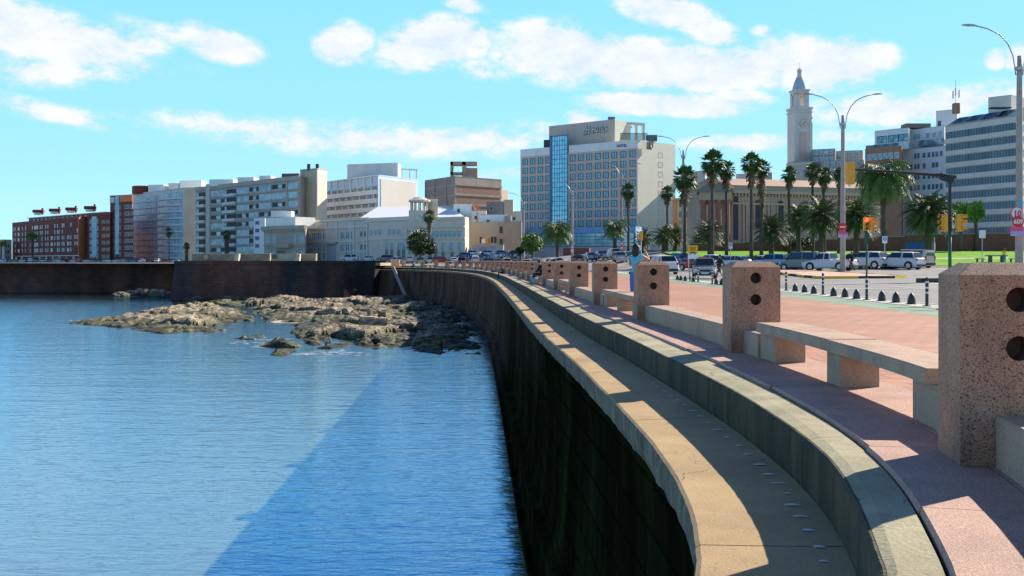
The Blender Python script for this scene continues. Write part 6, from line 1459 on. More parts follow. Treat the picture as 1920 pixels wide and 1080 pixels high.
# yellow-white map board
Y = 97; k = Y/FOC; X = at(1299,Y); t = thing('notice_board', 'tall board, orange yellow above and white below with a black arch', 'board', (X,Y,gnd(X,Y)))
mb = MB(); mb.tube([(X-.4,Y+.05,gnd(X,Y)),(X-.4,Y+.05,zat(462,Y))], .04, 6); mb.tube([(X+.4,Y+.05,gnd(X,Y)),(X+.4,Y+.05,zat(462,Y))], .04, 6); mb.build('leg', M_post, t)
rect_part(t, (X,Y,zat(467.5,Y)), 18.5*k, 15*k, S_yel, 'yellow_panel', .05); rect_part(t, (X,Y,zat(480,Y)), 18.5*k, 10.5*k, S_white, 'white_panel', .05)
mb = MB(); mb.tube([(X+4.4*k*math.cos(a),Y-.04,zat(477,Y)+4*k*math.sin(a)) for a in [math.pi*i/10 for i in range(11)]], .05, 4); mb.build('black_arch', S_blk, t)
txt('OBRA', .26, X, Y-.03, zat(466,Y), S_blk, t, 'board_text') if False else None
mb = MB()
for i, wd_ in enumerate((.62,.5,.56)): mb.box((X, Y-.03, zat(464+i*2.4,Y)), (wd_,.01,.05))
mb.build('text_lines', S_blk, t)
def parking_sign(px, py, Y, label, w_=9, h_=13, sym='P', basey=None):
    k = Y/FOC; X = at(px,Y); zb = gnd(X,Y); t = thing('parking_sign', label, 'sign', (X,Y,zb)); mb = MB(); mb.tube([(X,Y+.04,zb),(X,Y+.04,zat(py,Y))], .035, 6); mb.build('post', M_post, t)
    rect_part(t, (X,Y,zat(py,Y)), w_*k, h_*k, S_white, 'panel')
    if sym == 'P': disc_part(t, (X,Y-.03,zat(py-1.5,Y)), w_*k*.38, S_blue, 'blue_disc'); txt('E', .22*w_*k/.5, X, Y-.05, zat(py,Y), S_white, t, 'letter', bold=.01)
    return t
parking_sign(1659,449.5,103,'white parking sign with a blue disc, right of the no entry mast')
parking_sign(1370,461,112,'white parking sign with a blue disc in front of the church steps',7,11)
parking_sign(1191,471,150,'small blue and white sign post just left of the woman',5,7)
parking_sign(1842,439,92,'blank pale rectangular sign on a thin dark post on the lawn',12,15,sym='')
for (px, py, Y, m, w_, h_, lb) in ((1752,462,108,M_frame,2.5,34,'pale thin stake on the lawn right of the date palm'),(768,478,250,mat('teal_sign', (.05,.40,.32)),3.5,14,'slim teal sign post left below the dark round tree'),(780,476,249,M_frame,3,7,'small white sign post beside the slim teal one'),(1724,405,126,M_fdark,1.2,30,'thin dark garden post far behind the traffic signals')):
    k = Y/FOC; X = at(px,Y); mb = MB(); z0 = gnd(X,Y); mb.box((X,Y,(zat(py-h_/2,Y)+z0)/2), (.06,.06,zat(py-h_/2,Y)-z0)); mb.box((X,Y-.06,zat(py,Y)), (w_*k,.05,min(h_,14)*k)); tag(mb.build('sign_post', m), lb, 'sign post')
# ------------------------------------------------------------------ traffic lights
T_yel = mat('signal_yellow', (.82,.36,.01), rough=.45); T_dark = mat('signal_black', (.02,.02,.02), rough=.5); L_off = mat('lens_off', (.03,.05,.03), rough=.3); L_red = emis('lens_red_lit', (1,.05,.02), 3.5)
def signal_head(t, X, Y, zt, h, face, lit=None, name='signal_head'):
    """face: -1 faces camera, +1 faces away, 'l'/'r' faces sideways"""
    w_ = h*.36; mb = MB(); mb.box((X,Y,zt-h/2), (w_,w_*.8,h)); 
    hd = mb.build(name, T_yel, t); bv = hd.modifiers.new('b', 'BEVEL'); bv.width = .03; bv.segments = 2
    d = {'c': Vector((0,-1,0)), 'l': Vector((-1,0,0)), 'r': Vector((1,0,0)), 'a': Vector((0,1,0)), 'lc': Vector((-.85,-.5,0)).normalized(), 'rc': Vector((.85,-.5,0)).normalized()}[face]
    for i in range(3):
        c = Vector((X,Y,zt-h*(.17+.33*i))); mb = MB(); s = d.cross(Vector((0,0,1))); q = c+d*w_*.45
        rows = []
        for u in (0, w_*.75):
            rows.append([q+d*u+(s*math.cos(a)+Vector((0,0,1))*math.sin(a))*w_*.40 for a in [R_(-20+220*j/10) for j in range(11)]])
        mb.grid(rows); mb.build('visor', T_yel, hd)
        mb = MB(); mb.disc(q+d*.02, d, w_*.36, .02, 16); mb.build('lens', L_red if lit == i else L_off, hd)
Y = 61; X = at(1781,Y); t = thing('traffic_light', 'green and black traffic light mast with a long arm to the left', 'traffic light', (X,Y,0)); k = Y/FOC
mb = MB(); mb.tube([(X,Y,0),(X,Y,zat(432,Y))], .10, 10); mb.build('lower_pole', M_green_post, t, smooth=True)
mb = MB(); mb.tube([(X,Y,zat(432,Y)),(X,Y,zat(334,Y))], [.12,.09], 10); mb.box((X-.02,Y,zat(332,Y)), (.75,.2,.20)); mb.hexa([(X-.55,Y-.08,zat(337,Y)),(X+.1,Y-.08,zat(345,Y)),(X+.1,Y+.08,zat(345,Y)),(X-.55,Y+.08,zat(337,Y)),(X-.75,Y-.08,zat(333,Y)),(X+.3,Y-.08,zat(333,Y)),(X+.3,Y+.08,zat(333,Y)),(X-.75,Y+.08,zat(333,Y))]); mb.build('upper_pole', T_dark, t)
mb = MB(); mb.tube([(X,Y,zat(330,Y)),(at(1700,Y),Y,zat(324,Y)),(at(1640,Y),Y,zat(320,Y)),(at(1590,Y),Y,zat(317,Y))], [.10,.085,.07,.06], 8); mb.build('arm', T_dark, t)
signal_head(t, at(1592,Y), Y-.2, zat(305,Y), 41*k, 'a', name='arm_signal_head')
mb = MB(); mb.disc((at(1590,Y),Y-.3,zat(348.5,Y)), (0,0,1), .10, .12, 12); mb.build('camera_dome', S_white, t)
signal_head(t, at(1769,Y), Y-.1, zat(402,Y), 32*k, 'lc'); signal_head(t, at(1797,Y), Y-.1, zat(402,Y), 32*k, 'rc')
mb = MB(); mb.tube([(at(1769,Y),Y,zat(430,Y)),(at(1797,Y),Y,zat(430,Y))], .04, 6); mb.tube([(at(1769,Y),Y,zat(405,Y)),(at(1797,Y),Y,zat(405,Y))], .04, 6); mb.build('bracket', T_dark, t)
Y = 76.5; X = at(1625,Y); k = Y/FOC; t = thing('traffic_light', 'green traffic light post on the island showing a red lamp', 'traffic light', (X,Y,.15))
mb = MB(); mb.tube([(X,Y,.15),(X,Y,zat(434,Y))], .075, 10); mb.build('post', M_green_post, t, smooth=True); mb = MB(); mb.tube([(X,Y,zat(434,Y)),(X,Y,zat(408,Y))], .06, 8); mb.box((X,Y,zat(447,Y)), (.26,.26,.9)); mb.build('bracket', mat('bracket_green', (.03,.09,.05)), t)
signal_head(t, at(1622,Y), Y-.15, zat(408,Y), 24.5*k, 'c', lit=0); signal_head(t, at(1634.5,Y), Y-.05, zat(408,Y), 24.5*k, 'rc')
Y = 96; X = at(1202,Y); k = Y/FOC; t = thing('traffic_light', 'small yellow traffic light on a pale post behind the woman in light blue', 'traffic light', (X,Y,0)); mb = MB(); mb.tube([(X,Y,0),(X,Y,zat(450,Y))], .05, 8); mb.build('post', M_post, t, smooth=True); signal_head(t, X, Y, zat(433,Y), 18*k, 'lc')
# ------------------------------------------------------------------ median island
isl = [(22.2,72.8),(28.2,74.6),(29.6,76.0),(29.9,80),(28.0,100),(25.5,125),(23.6,125),(23.0,110),(23.4,92)]
def gi(dz): return lambda x, y: gnd(x, y)+dz
mb = MB(); n_ = len(isl); cx = sum(p[0] for p in isl)/n_; cy = 95
pts_f = []
for a, b in zip(isl, isl[1:]+isl[:1]):
    kk = max(1, int(math.hypot(b[0]-a[0], b[1]-a[1])/2.5))
    for i in range(kk): pts_f.append((a[0]+(b[0]-a[0])*i/kk, a[1]+(b[1]-a[1])*i/kk))
mb.prism([(cx+(p[0]-cx)*.95, p[1]+(.25 if p[1] < 80 else -.1)) for p in pts_f], gi(0), gi(.16)); tag(mb.build('island_pavement', mat('island_paving', (.50,.30,.22), (.56,.36,.27), scale=.6)), kind='structure')
t = thing('traffic_island_kerb', 'yellow and black striped kerb round the traffic island', 'kerb', (25,74,0)); YK = mat('kerb_yellow', (.80,.50,.02), (.68,.42,.03), scale=5); BK = mat('kerb_black', (.035,.035,.035), (.06,.06,.06), scale=4)
for i in range(len(pts_f)):
    a, b = pts_f[i], pts_f[(i+1) % len(pts_f)]
    if a[1] > 100: continue
    mb = MB(); L_ = math.hypot(b[0]-a[0], b[1]-a[1]); d = Vector(((b[0]-a[0])/L_, (b[1]-a[1])/L_)); nn_ = Vector((-d.y, d.x))*.3; zg = gnd(*a); zg2 = gnd(*b)
    mb.hexa([(a[0],a[1],zg),(b[0],b[1],zg2),(b[0]+nn_.x,b[1]+nn_.y,zg2),(a[0]+nn_.x,a[1]+nn_.y,zg),(a[0],a[1],zg+.19),(b[0],b[1],zg2+.19),(b[0]+nn_.x,b[1]+nn_.y,zg2+.19),(a[0]+nn_.x,a[1]+nn_.y,zg+.19)])
    mb.build('kerb_segment', YK if i % 2 == 0 else BK, t)
# ------------------------------------------------------------------ bollards
def cone_mesh():
    mb = MB(); mb.lathe([(.26,0),(.26,.03),(.22,.035)], (0,0,0), 18); mb.lathe([(.19,.03),(.19,.10),(.185,.18),(.165,.30),(.13,.40),(.08,.48),(.03,.53),(.005,.545)], (0,0,0), 18); return mb
M_rub = mat('bollard_black', (.022,.024,.027), (.035,.036,.04), rough=.5, scale=9)
CB = [(1270.5,525),(1277,525.7),(1285,526.9),(1300,528.5),(1343,533.2),(1353,534.2),(1491,547),(1508.5,549),(1526,551.5),(1563,556),(1584.5,558),(1606,561),(1653.5,565),(1680,568),(1709,571)]
CW = ['first','second','third','fourth','fifth','sixth','seventh','eighth','ninth','tenth','eleventh','twelfth','thirteenth','fourteenth','fifteenth','sixteenth','seventeenth','eighteenth','nineteenth','twentieth']
cp = None
extra = [(1181,515.2),(1187,516),(1193,516.6)]
for i, (px, py) in enumerate(extra+CB):
    x, y = ptz(px, py, 0); o = cone_mesh().build('dome_bollard', M_rub, smooth=False) if cp is None else cp.copy()
    if cp is None: cp = o; cp.modifiers.new('b','BEVEL').width = .004
    else: COL.objects.link(o)
    o.location = (x, y, .012); o.scale = (1,1,1); sc_ = .62; o.scale = (sc_,sc_,sc_)
    tag(o, f'pointed black dome bollard on the road edge, {CW[i]} from the left', 'bollard', 'pointed black bollards along the cycle lane')
PB = [(1293.6,527.5),(1309,528.8),(1335.5,532.8),(1474,545.5),(1543,553),(1625,563),(1738,575),(1764,581)]
pp = None
for i, (px, py) in enumerate(PB):
    x, y = ptz(px, py, 0)
    if pp is None:
        pp = thing('post', '', 'post', (0,0,0)); mb = MB(); mb.lathe([(.12,0),(.12,.02),(.045,.03),(.045,.78),(.035,.81),(.01,.83)], (0,0,0), 12); mb.build('shaft', M_rub, pp)
        for z in (.66,.50,.36): mb = MB(); mb.lathe([(.050,z),(.050,z+.05)], (0,0,0), 12); mb.build('white_band', S_white, pp)
        o = pp
    else: o = copy_tree(pp)
    o.location = (x, y, .012); s_ = 1.0
    tag(o, f'slim black post with white bands on the road edge, {CW[i]} from the left', 'post', 'slim banded posts along the cycle lane')
x0, y0 = ptz(1738,575,0); t = thing('barrier_rail', 'short black horizontal barrier bar on the banded post beside the largest pillar', 'barrier', (x0,y0+.1,.012)); mb = MB(); mb.box((x0+1.0,y0+.12,.74), (2.5,.08,.13)); mb.build('bar', M_rub, t); mb = MB(); mb.box((x0+1.6,y0+.075,.74), (1.0,.01,.05)); mb.build('yellow_stripe', YK, t)
mb = MB(); mb.tube([(x0+2.1,y0+.12,.01),(x0+2.1,y0+.12,.8)], .045, 8); mb.build('support', M_rub, t)
# ------------------------------------------------------------------ lawn furniture
Y = 117; X = at(1868,Y); zg = gnd(X,Y)+.12; t = thing('picnic_table', 'dark stone picnic table with benches on the lawn beside the yellow shirt', 'picnic table', (X,Y,zg)); M_pt = mat('table_stone', (.13,.12,.11), (.18,.17,.15), scale=2)
mb = MB(); mb.box((X,Y,zg+.78), (2.2,1.0,.10)); mb.build('table_top', M_pt, t)
for dx in (-.7,.7): mb = MB(); mb.box((X+dx,Y,zg+.36), (.22,.6,.73)); mb.build('leg', M_pt, t)
for dx in (-1.9,2.0): mb = MB(); mb.box((X+dx,Y,zg+.42), (1.0,.4,.09)); mb.box((X+dx-.3,Y,zg+.19), (.12,.3,.37)); mb.box((X+dx+.3,Y,zg+.19), (.12,.3,.37)); mb.build('bench', M_pt, t)
t = thing('container', 'blue metal container beside the big date palm trunk', 'container', (at(1722,140),140,2)); mb = MB(); Yc_ = 140; mb.box((at(1721,Yc_),Yc_,(zat(454,Yc_)+zat(466,Yc_))/2), (2.9,1.2,zat(454,Yc_)-zat(466,Yc_))); mb.build('body', mat('container_blue', (.015,.08,.30), (.02,.10,.36), scale=2), t); mb = MB(); mb.box((at(1721,Yc_),Yc_,zat(453.5,Yc_)), (3.0,1.3,.12)); mb.build('lid', M_fdark, t)
# ------------------------------------------------------------------ vehicles; local +X is the nose
def paint(n, c, metal=.3): return mat('paint_'+n, c, rough=.28, metal=metal, coat=.6)
PAINTS = {'white': paint('white', (.62,.63,.64), 0), 'silver': paint('silver', (.42,.44,.47), .5), 'grey': paint('grey', (.12,.13,.15)), 'black': paint('black', (.015,.016,.02)), 'blue': paint('blue', (.03,.09,.26)), 'light blue': paint('light_blue', (.20,.36,.52)), 'red': paint('red', (.35,.02,.02)), 'beige': paint('beige', (.45,.40,.32)), 'yellow': paint('yellow', (.65,.42,.02), 0)}
C_glass = mat('car_glass', (.02,.03,.035), rough=.06, spec=.8); C_tyre = mat('tyre', (.015,.015,.015), rough=.9); C_rim = mat('rim', (.40,.41,.43), rough=.35, metal=.7); C_trim = mat('car_trim_black', (.02,.02,.022), rough=.6)
C_head = mat('headlight_glass', (.65,.68,.70), rough=.1, metal=.3); C_tail = mat('tail_light', (.45,.01,.01), rough=.25); C_plate = mat('plate_white', (.7,.7,.68))
SPEC = {  # length, width, height, belt, bonnet z, xa(windscreen base) xb(roof front) xc(roof rear) xd(rear glass base), rear deck z, wheel r, wheelbase fraction
 'hatchback': (3.9,1.70,1.48,.92,.88, .95,.25,-1.25,-1.72, .98,.31,.31), 'sedan': (4.45,1.74,1.44,.92,.88, .95,.30,-.95,-1.55, 1.02,.32,.30), 'suv': (4.4,1.82,1.68,1.05,1.04, 1.05,.45,-1.65,-2.02, 1.12,.36,.31), 'van': (4.5,1.80,1.86,1.08,1.05, 1.35,.75,-2.12,-2.20, 1.15,.33,.32), 'pickup': (5.2,1.85,1.75,1.05,1.04, 1.25,.65,-.35,-.55, 1.05,.38,.30)}
PROTO = {}
def make_car(kind):
    L_, W_, Hh, zb, zh, xa, xb, xc, xd, zd, wr, wf = SPEC[kind]; t = thing(kind if kind in ('van',) else ('pickup_truck' if kind == 'pickup' else kind), '', 'car', (0,0,0))
    hw, hl = W_/2, L_/2; gc = .22
    st = [(-hl,.45,.62,zd-.12,hw*.86,hw*.74),(-hl+.10,gc+.1,.60,zd,hw*.95,hw*.80),(xd-.02,gc,.60,zd+.01,hw,hw*.84)]
    cab = [(xd,gc,zb,zb+.03,hw,hw*.86),(xc,gc,zb,Hh-.03,hw,hw*.74),((xb+xc)/2,gc,zb,Hh,hw,hw*.76),(xb,gc,zb,Hh-.03,hw,hw*.74),(xa,gc,zb-.01,zh+.03,hw,hw*.86)]
    fr = [(xa+.03,gc,.60,zh,hw*.99,hw*.84),(hl-.35,gc+.02,.58,zh-.12,hw*.95,hw*.78),(hl-.06,gc+.1,.55,zh-.28,hw*.84,hw*.66),(hl,.36,.50,zh-.38,hw*.72,hw*.55)]
    if kind == 'van': st = [(-hl,.4,.62,Hh-.3,hw*.92,hw*.72),(-hl+.06,gc,zb,Hh-.06,hw*.98,hw*.76)]; cab = cab[2:]
    rows = []
    for x, z0, zm, zt, w1, w2 in st+cab+fr:
        zm = max(zm, z0+.1); sh = zm if zt > zb+.2 else (z0+zt)/2+.05
        rows.append([(x,-w1*.88,z0),(x,-w1,z0+.14),(x,-w1*1.0,sh),(x,-(w1*.97 if zt > zb+.2 else w1*.95),min(zt-.03,sh+.05 if zt > zb+.2 else zt-.06)),(x,-w2,zt-.02),(x,-w2*.7,zt+.005),(x,w2*.7,zt+.005),(x,w2,zt-.02),(x,(w1*.97 if zt > zb+.2 else w1*.95),min(zt-.03,sh+.05 if zt > zb+.2 else zt-.06)),(x,w1*1.0,sh),(x,w1,z0+.14),(x,w1*.88,z0)])
    mb = MB(); mb.grid(rows, closed=True, cap=True); body = mb.build('body', PAINTS['white'], t); recalc(body)
    def shrink(pts, f=.88, out=(0,0,0)):
        c = sum((Vector(p) for p in pts), Vector())/len(pts); return [c+(Vector(p)-c)*f+Vector(out) for p in pts]
    xcv = xc if kind != 'van' else -hl+.35; xdv = xd if kind != 'van' else -hl+.30
    for s in (-1, 1):
        zt = Hh-.07; zl = zb+.05; w1, w2 = hw*.985, hw*.765
        quad = lambda a, b, c, d: [(a,s*w1,zl),(b,s*w2,zt),(c,s*w2,zt),(d,s*w1,zl)]
        xm = (xb+xcv)/2-.05
        for (a,b,c,d) in ((xa-.10,xb,xm+.04,xm+.04),(xm-.04,xm-.04,xcv,xdv+.05)):
            mb = MB(); mb.face(shrink(quad(a,b,c,d), .93, (0,s*.035,.0))); mb.build('side_window', C_glass, t)
    mb = MB(); mb.face(shrink([(xa,-hw*.84,zh+.05),(xa,hw*.84,zh+.05),(xb,hw*.72,Hh-.05),(xb,-hw*.72,Hh-.05)], .92, (.05,0,.035))); mb.build('windscreen', C_glass, t)
    if kind == 'van': pts = [(-hl-.01,-hw*.80,zb+.1),(-hl-.01,hw*.80,zb+.1),(-hl-.005,hw*.70,Hh-.32),(-hl-.005,-hw*.70,Hh-.32)]
    else: pts = [(xd,-hw*.82,zb+.08),(xd,hw*.82,zb+.08),(xc,hw*.70,Hh-.06),(xc,-hw*.70,Hh-.06)]
    mb = MB(); mb.face(shrink(pts, .90, (-.05,0,.03))); mb.build('rear_window', C_glass, t)
    if kind == 'pickup':
        mb = MB(); mb.box(((-hl+.1+xd)/2-.05,0,zd+.015), (abs(-hl+.1-xd)-.25,W_*.74,.03)); mb.build('cargo_bed', C_trim, t)
    mb = MB(); mb.box((hl-.03,0,.36), (.14,W_*.80,.16)); mb.box((hl-.02,0,.60), (.08,W_*.42,.12)); mb.build('front_bumper', C_trim, t)
    mb = MB(); mb.box((-hl+.0,0,.40), (.14,W_*.84,.20)); mb.build('rear_bumper', C_trim if kind != 'sedan' else PAINTS['silver'], t)
    for s in (-1,1):
        mb = MB(); mb.box((hl-.20,s*hw*.70,zh-.27), (.26,.34,.15), rz=-s*.35); mb.build('headlight', C_head, t)
        mb = MB(); mb.box((-hl+.04,s*hw*.80,zd-.16 if kind != 'van' else 1.0), (.12,.20,.20 if kind != 'van' else .42)); mb.build('tail_light', C_tail, t)
        mb = MB(); mb.box((xa-.22,s*(hw+.09),zb+.08), (.12,.18,.13)); mb.build('mirror', C_trim, t)
    mb = MB(); mb.box((-hl-.02,0,.68), (.02,.50,.13)); mb.build('number_plate', C_plate, t)
    mb = MB(); mb.box((hl+.045,0,.42), (.02,.50,.12)); mb.build('number_plate', C_plate, t)
    for sx in (-1,1):
        for s in (-1,1):
            x = sx*L_*wf*1.0; c = Vector((x,s*(hw-.10),wr)); mb = MB(); mb.tube([c+Vector((0,-.11,0)), c+Vector((0,.11,0))], wr, 18); wh = mb.build('wheel', C_tyre, t)
            mb = MB(); q = c+Vector((0,s*.115,0)); mb.tube([q-Vector((0,.008,0)), q+Vector((0,.008,0))], wr*.66, 14); mb.build('rim', C_rim, wh)
            mb = MB(); pts = [(x+(wr+.09)*math.cos(a), s*(hw-.0)*1.002, wr+(wr+.09)*math.sin(a)) for a in [R_(200*j/12-10) for j in range(13)]]; mb.face(pts if s < 0 else pts[::-1]); mb.build('wheel_arch', C_trim, t)
    return t
def set_body_mat(o, m):
    for ch in o.children:
        if ch.name.startswith('body'):
            key = (ch.data.name.split('.')[0], o.get('kindkey'), m.name)
            me = ch.data.copy(); me.materials.clear(); me.materials.append(m); ch.data = me
CARN = 0
def car(kind, color, x, y, yaw, label, z=None, group=None):
    first = kind not in PROTO
    if first: PROTO[kind] = make_car(kind); o = PROTO[kind]
    else: o = copy_tree(PROTO[kind])
    zz = gnd(x, y)+.02 if z is None else z
    o.location = (x, y, zz); o.rotation_euler = (0,0,yaw)
    if z is None:
        e = 1.5; dx, dy = math.cos(yaw), math.sin(yaw); sl_ = (gnd(x+dx*e,y+dy*e)-gnd(x-dx*e,y-dy*e))/(2*e); o.rotation_euler = (0,-math.atan(sl_),yaw)
    tag(o, label, 'van' if kind == 'van' else 'pickup truck' if kind == 'pickup' else 'car', group)
    for ch in o.children:
        if ch.name.split('.')[0] == 'body':
            if ch.data.users > 1: ch.data = ch.data.copy()
            ch.data.materials.clear(); ch.data.materials.append(PAINTS[color])
    return o
GN = 'cars parked beside the lawn'
def cp_(px, Y): return at(px, Y), Y
x, y = cp_(1321,73); car('hatchback','silver',x,y,R_(-100),'silver blue hatchback driving towards the camera left of the second pillar')
NEAR = [(1688,99,'suv','white',128,'white SUV parked with its rear to the camera, rightmost at the lawn'),(1708,104,'van','beige',122,'pale beige van half hidden behind the rightmost white SUV'),(1652,102,'hatchback','white',130,'white hatchback squeezed between two white cars beside the lawn'),(1626,101,'suv','white',128,'white car right behind the green traffic light post'),
 (1601,103,'hatchback','red',130,'dark red hatchback behind the walking man in black'),(1555,98,'pickup','white',133,'white pickup truck with an open bed, rear to the camera'),(1503,101,'van','grey',128,'blue grey van with two rear windows left of the pickup'),(1479,108,'sedan','black',128,'black car peeking over the left of the blue grey van'),(1451,106,'suv','light blue',128,'light blue car roof behind the second pillar, right one'),(1430,110,'hatchback','white',128,'white hatchback roof behind the second pillar, left one'),
 (1381,113,'sedan','silver',128,'silver sedan left behind the second pillar by the parking sign'),(1352,115,'sedan','light blue',130,'pale blue sedan beside the trunk of the tallest palm'),(1332,118,'hatchback','white',128,'white car roof right of the yellow board'),(1306,106,'sedan','red',120,'dark red car in front of the yellow board'),(1272,122,'suv','blue',112,'dark blue car left of the lamp mast by the yellow board'),(1241,92,'suv','white',100,'white SUV seen from behind between the woman and the speed sign'),
 (1216,120,'sedan','black',100,'black car roof just right of the woman'),(1150,155,'hatchback','white',100,'white hatchback on the green verge right of hotel podium'),(1127,160,'sedan','blue',100,'dark blue sedan before the hotel podium verge'),(1106,163,'hatchback','silver',100,'silver hatchback near the short brick wall'),(1162,140,'sedan','silver',90,'silver sedan below the mast with the column of signs'),(1083,168,'sedan','black',95,'black sedan beside the mast before the brick wall')]
for (px, Y, kd, col_, yw, lb) in NEAR:
    x, y = cp_(px, Y); car(kd, col_, x, y, R_(yw), lb, group=GN)
rnd = random.Random(12); kinds = ['hatchback','sedan','suv','hatchback','sedan','van']; cols = ['white','silver','black','light blue','grey','white','blue','silver','red','white']
i = 0; px = 748
while px < 1060:
    Y = hint([(740,232),(900,226),(960,205),(1060,178)], px); x, y = cp_(px, Y); c_ = cols[(i*7) % 10]; kd = kinds[(i*5) % 6]
    car(kd, c_, x, y, R_(rnd.choice([80,95,170,10,100])), f'{c_} {kd} in the near row behind the far pillars, {ORD[i] if i else "first"} from left', group='cars behind the far pillars'); px += rnd.uniform(17,24); i += 1
i = 0; px = 872
while px < 985:
    Y = 244; x, y = cp_(px, Y); c_ = ['blue','silver','black','light blue','white'][i % 5]; kd = kinds[(i*3+1) % 6]
    car(kd, c_, x, y, R_(rnd.choice([160,20,175])), f'{c_} {kd} in the raised row before the graffiti wall, {ORD[i] if i else "first"} from left', z=gnd(x,y)+1.0+.5*(i % 2), group='cars before the graffiti wall'); px += rnd.uniform(11,15); i += 1
mb = MB(); mb.prism([(at(862,240),240),(at(992,240),240),(at(994,250),250),(at(860,250),250)], -.1, lambda x, y: gnd(x,y)+.98); tag(mb.build('raised_car_park', M_asph), kind='structure')
for px, kd, c_, lb in ((655,'van','white','white van at the palace front, left above the bastion'),(690,'sedan','white','white sedan at the palace front, middle above the bastion'),(722,'suv','grey','grey car at the palace front by the centre mast')):
    x, y = cp_(px, 262); car(kd, c_, x, y, R_(178), lb, z=1.15)
mb = MB(); mb.prism([(at(560,257),257),(at(750,257),257),(at(750,268),268),(at(560,268),268)], 0, 1.13); tag(mb.build('palace_forecourt', M_asph), kind='structure')
i = 0; px = 4
while px < 335:
    Y = 415; x, y = cp_(px, Y); c_ = cols[(i*3+1) % 10]; kd = kinds[(i*5+2) % 6]
    car(kd, c_, x, y, R_(rnd.choice([175,5,172,92])), f'small {c_} {kd} above the far seawall, {ORD[i] if i else "first"} from the left', z=.62, group='cars above the far seawall'); px += rnd.uniform(13,21); i += 1
# hedge by red block
mb = MB(); rnd = random.Random(5)
for k in range(1500):
    x = rnd.uniform(at(240,425),at(268,425)); z = .7+rnd.random()*1.0; y = 425+rnd.random()*1.5; a = Vector((rnd.uniform(-1,1),rnd.uniform(-1,1),rnd.uniform(-1,1))).normalized()*.2; b = a.orthogonal()*.6; q = Vector((x,y,z)); mb.face([q-a,q+b,q+a,q-b])
tag(mb.build('hedge', M_broad2), 'low clipped green hedge above the far seawall', 'hedge')
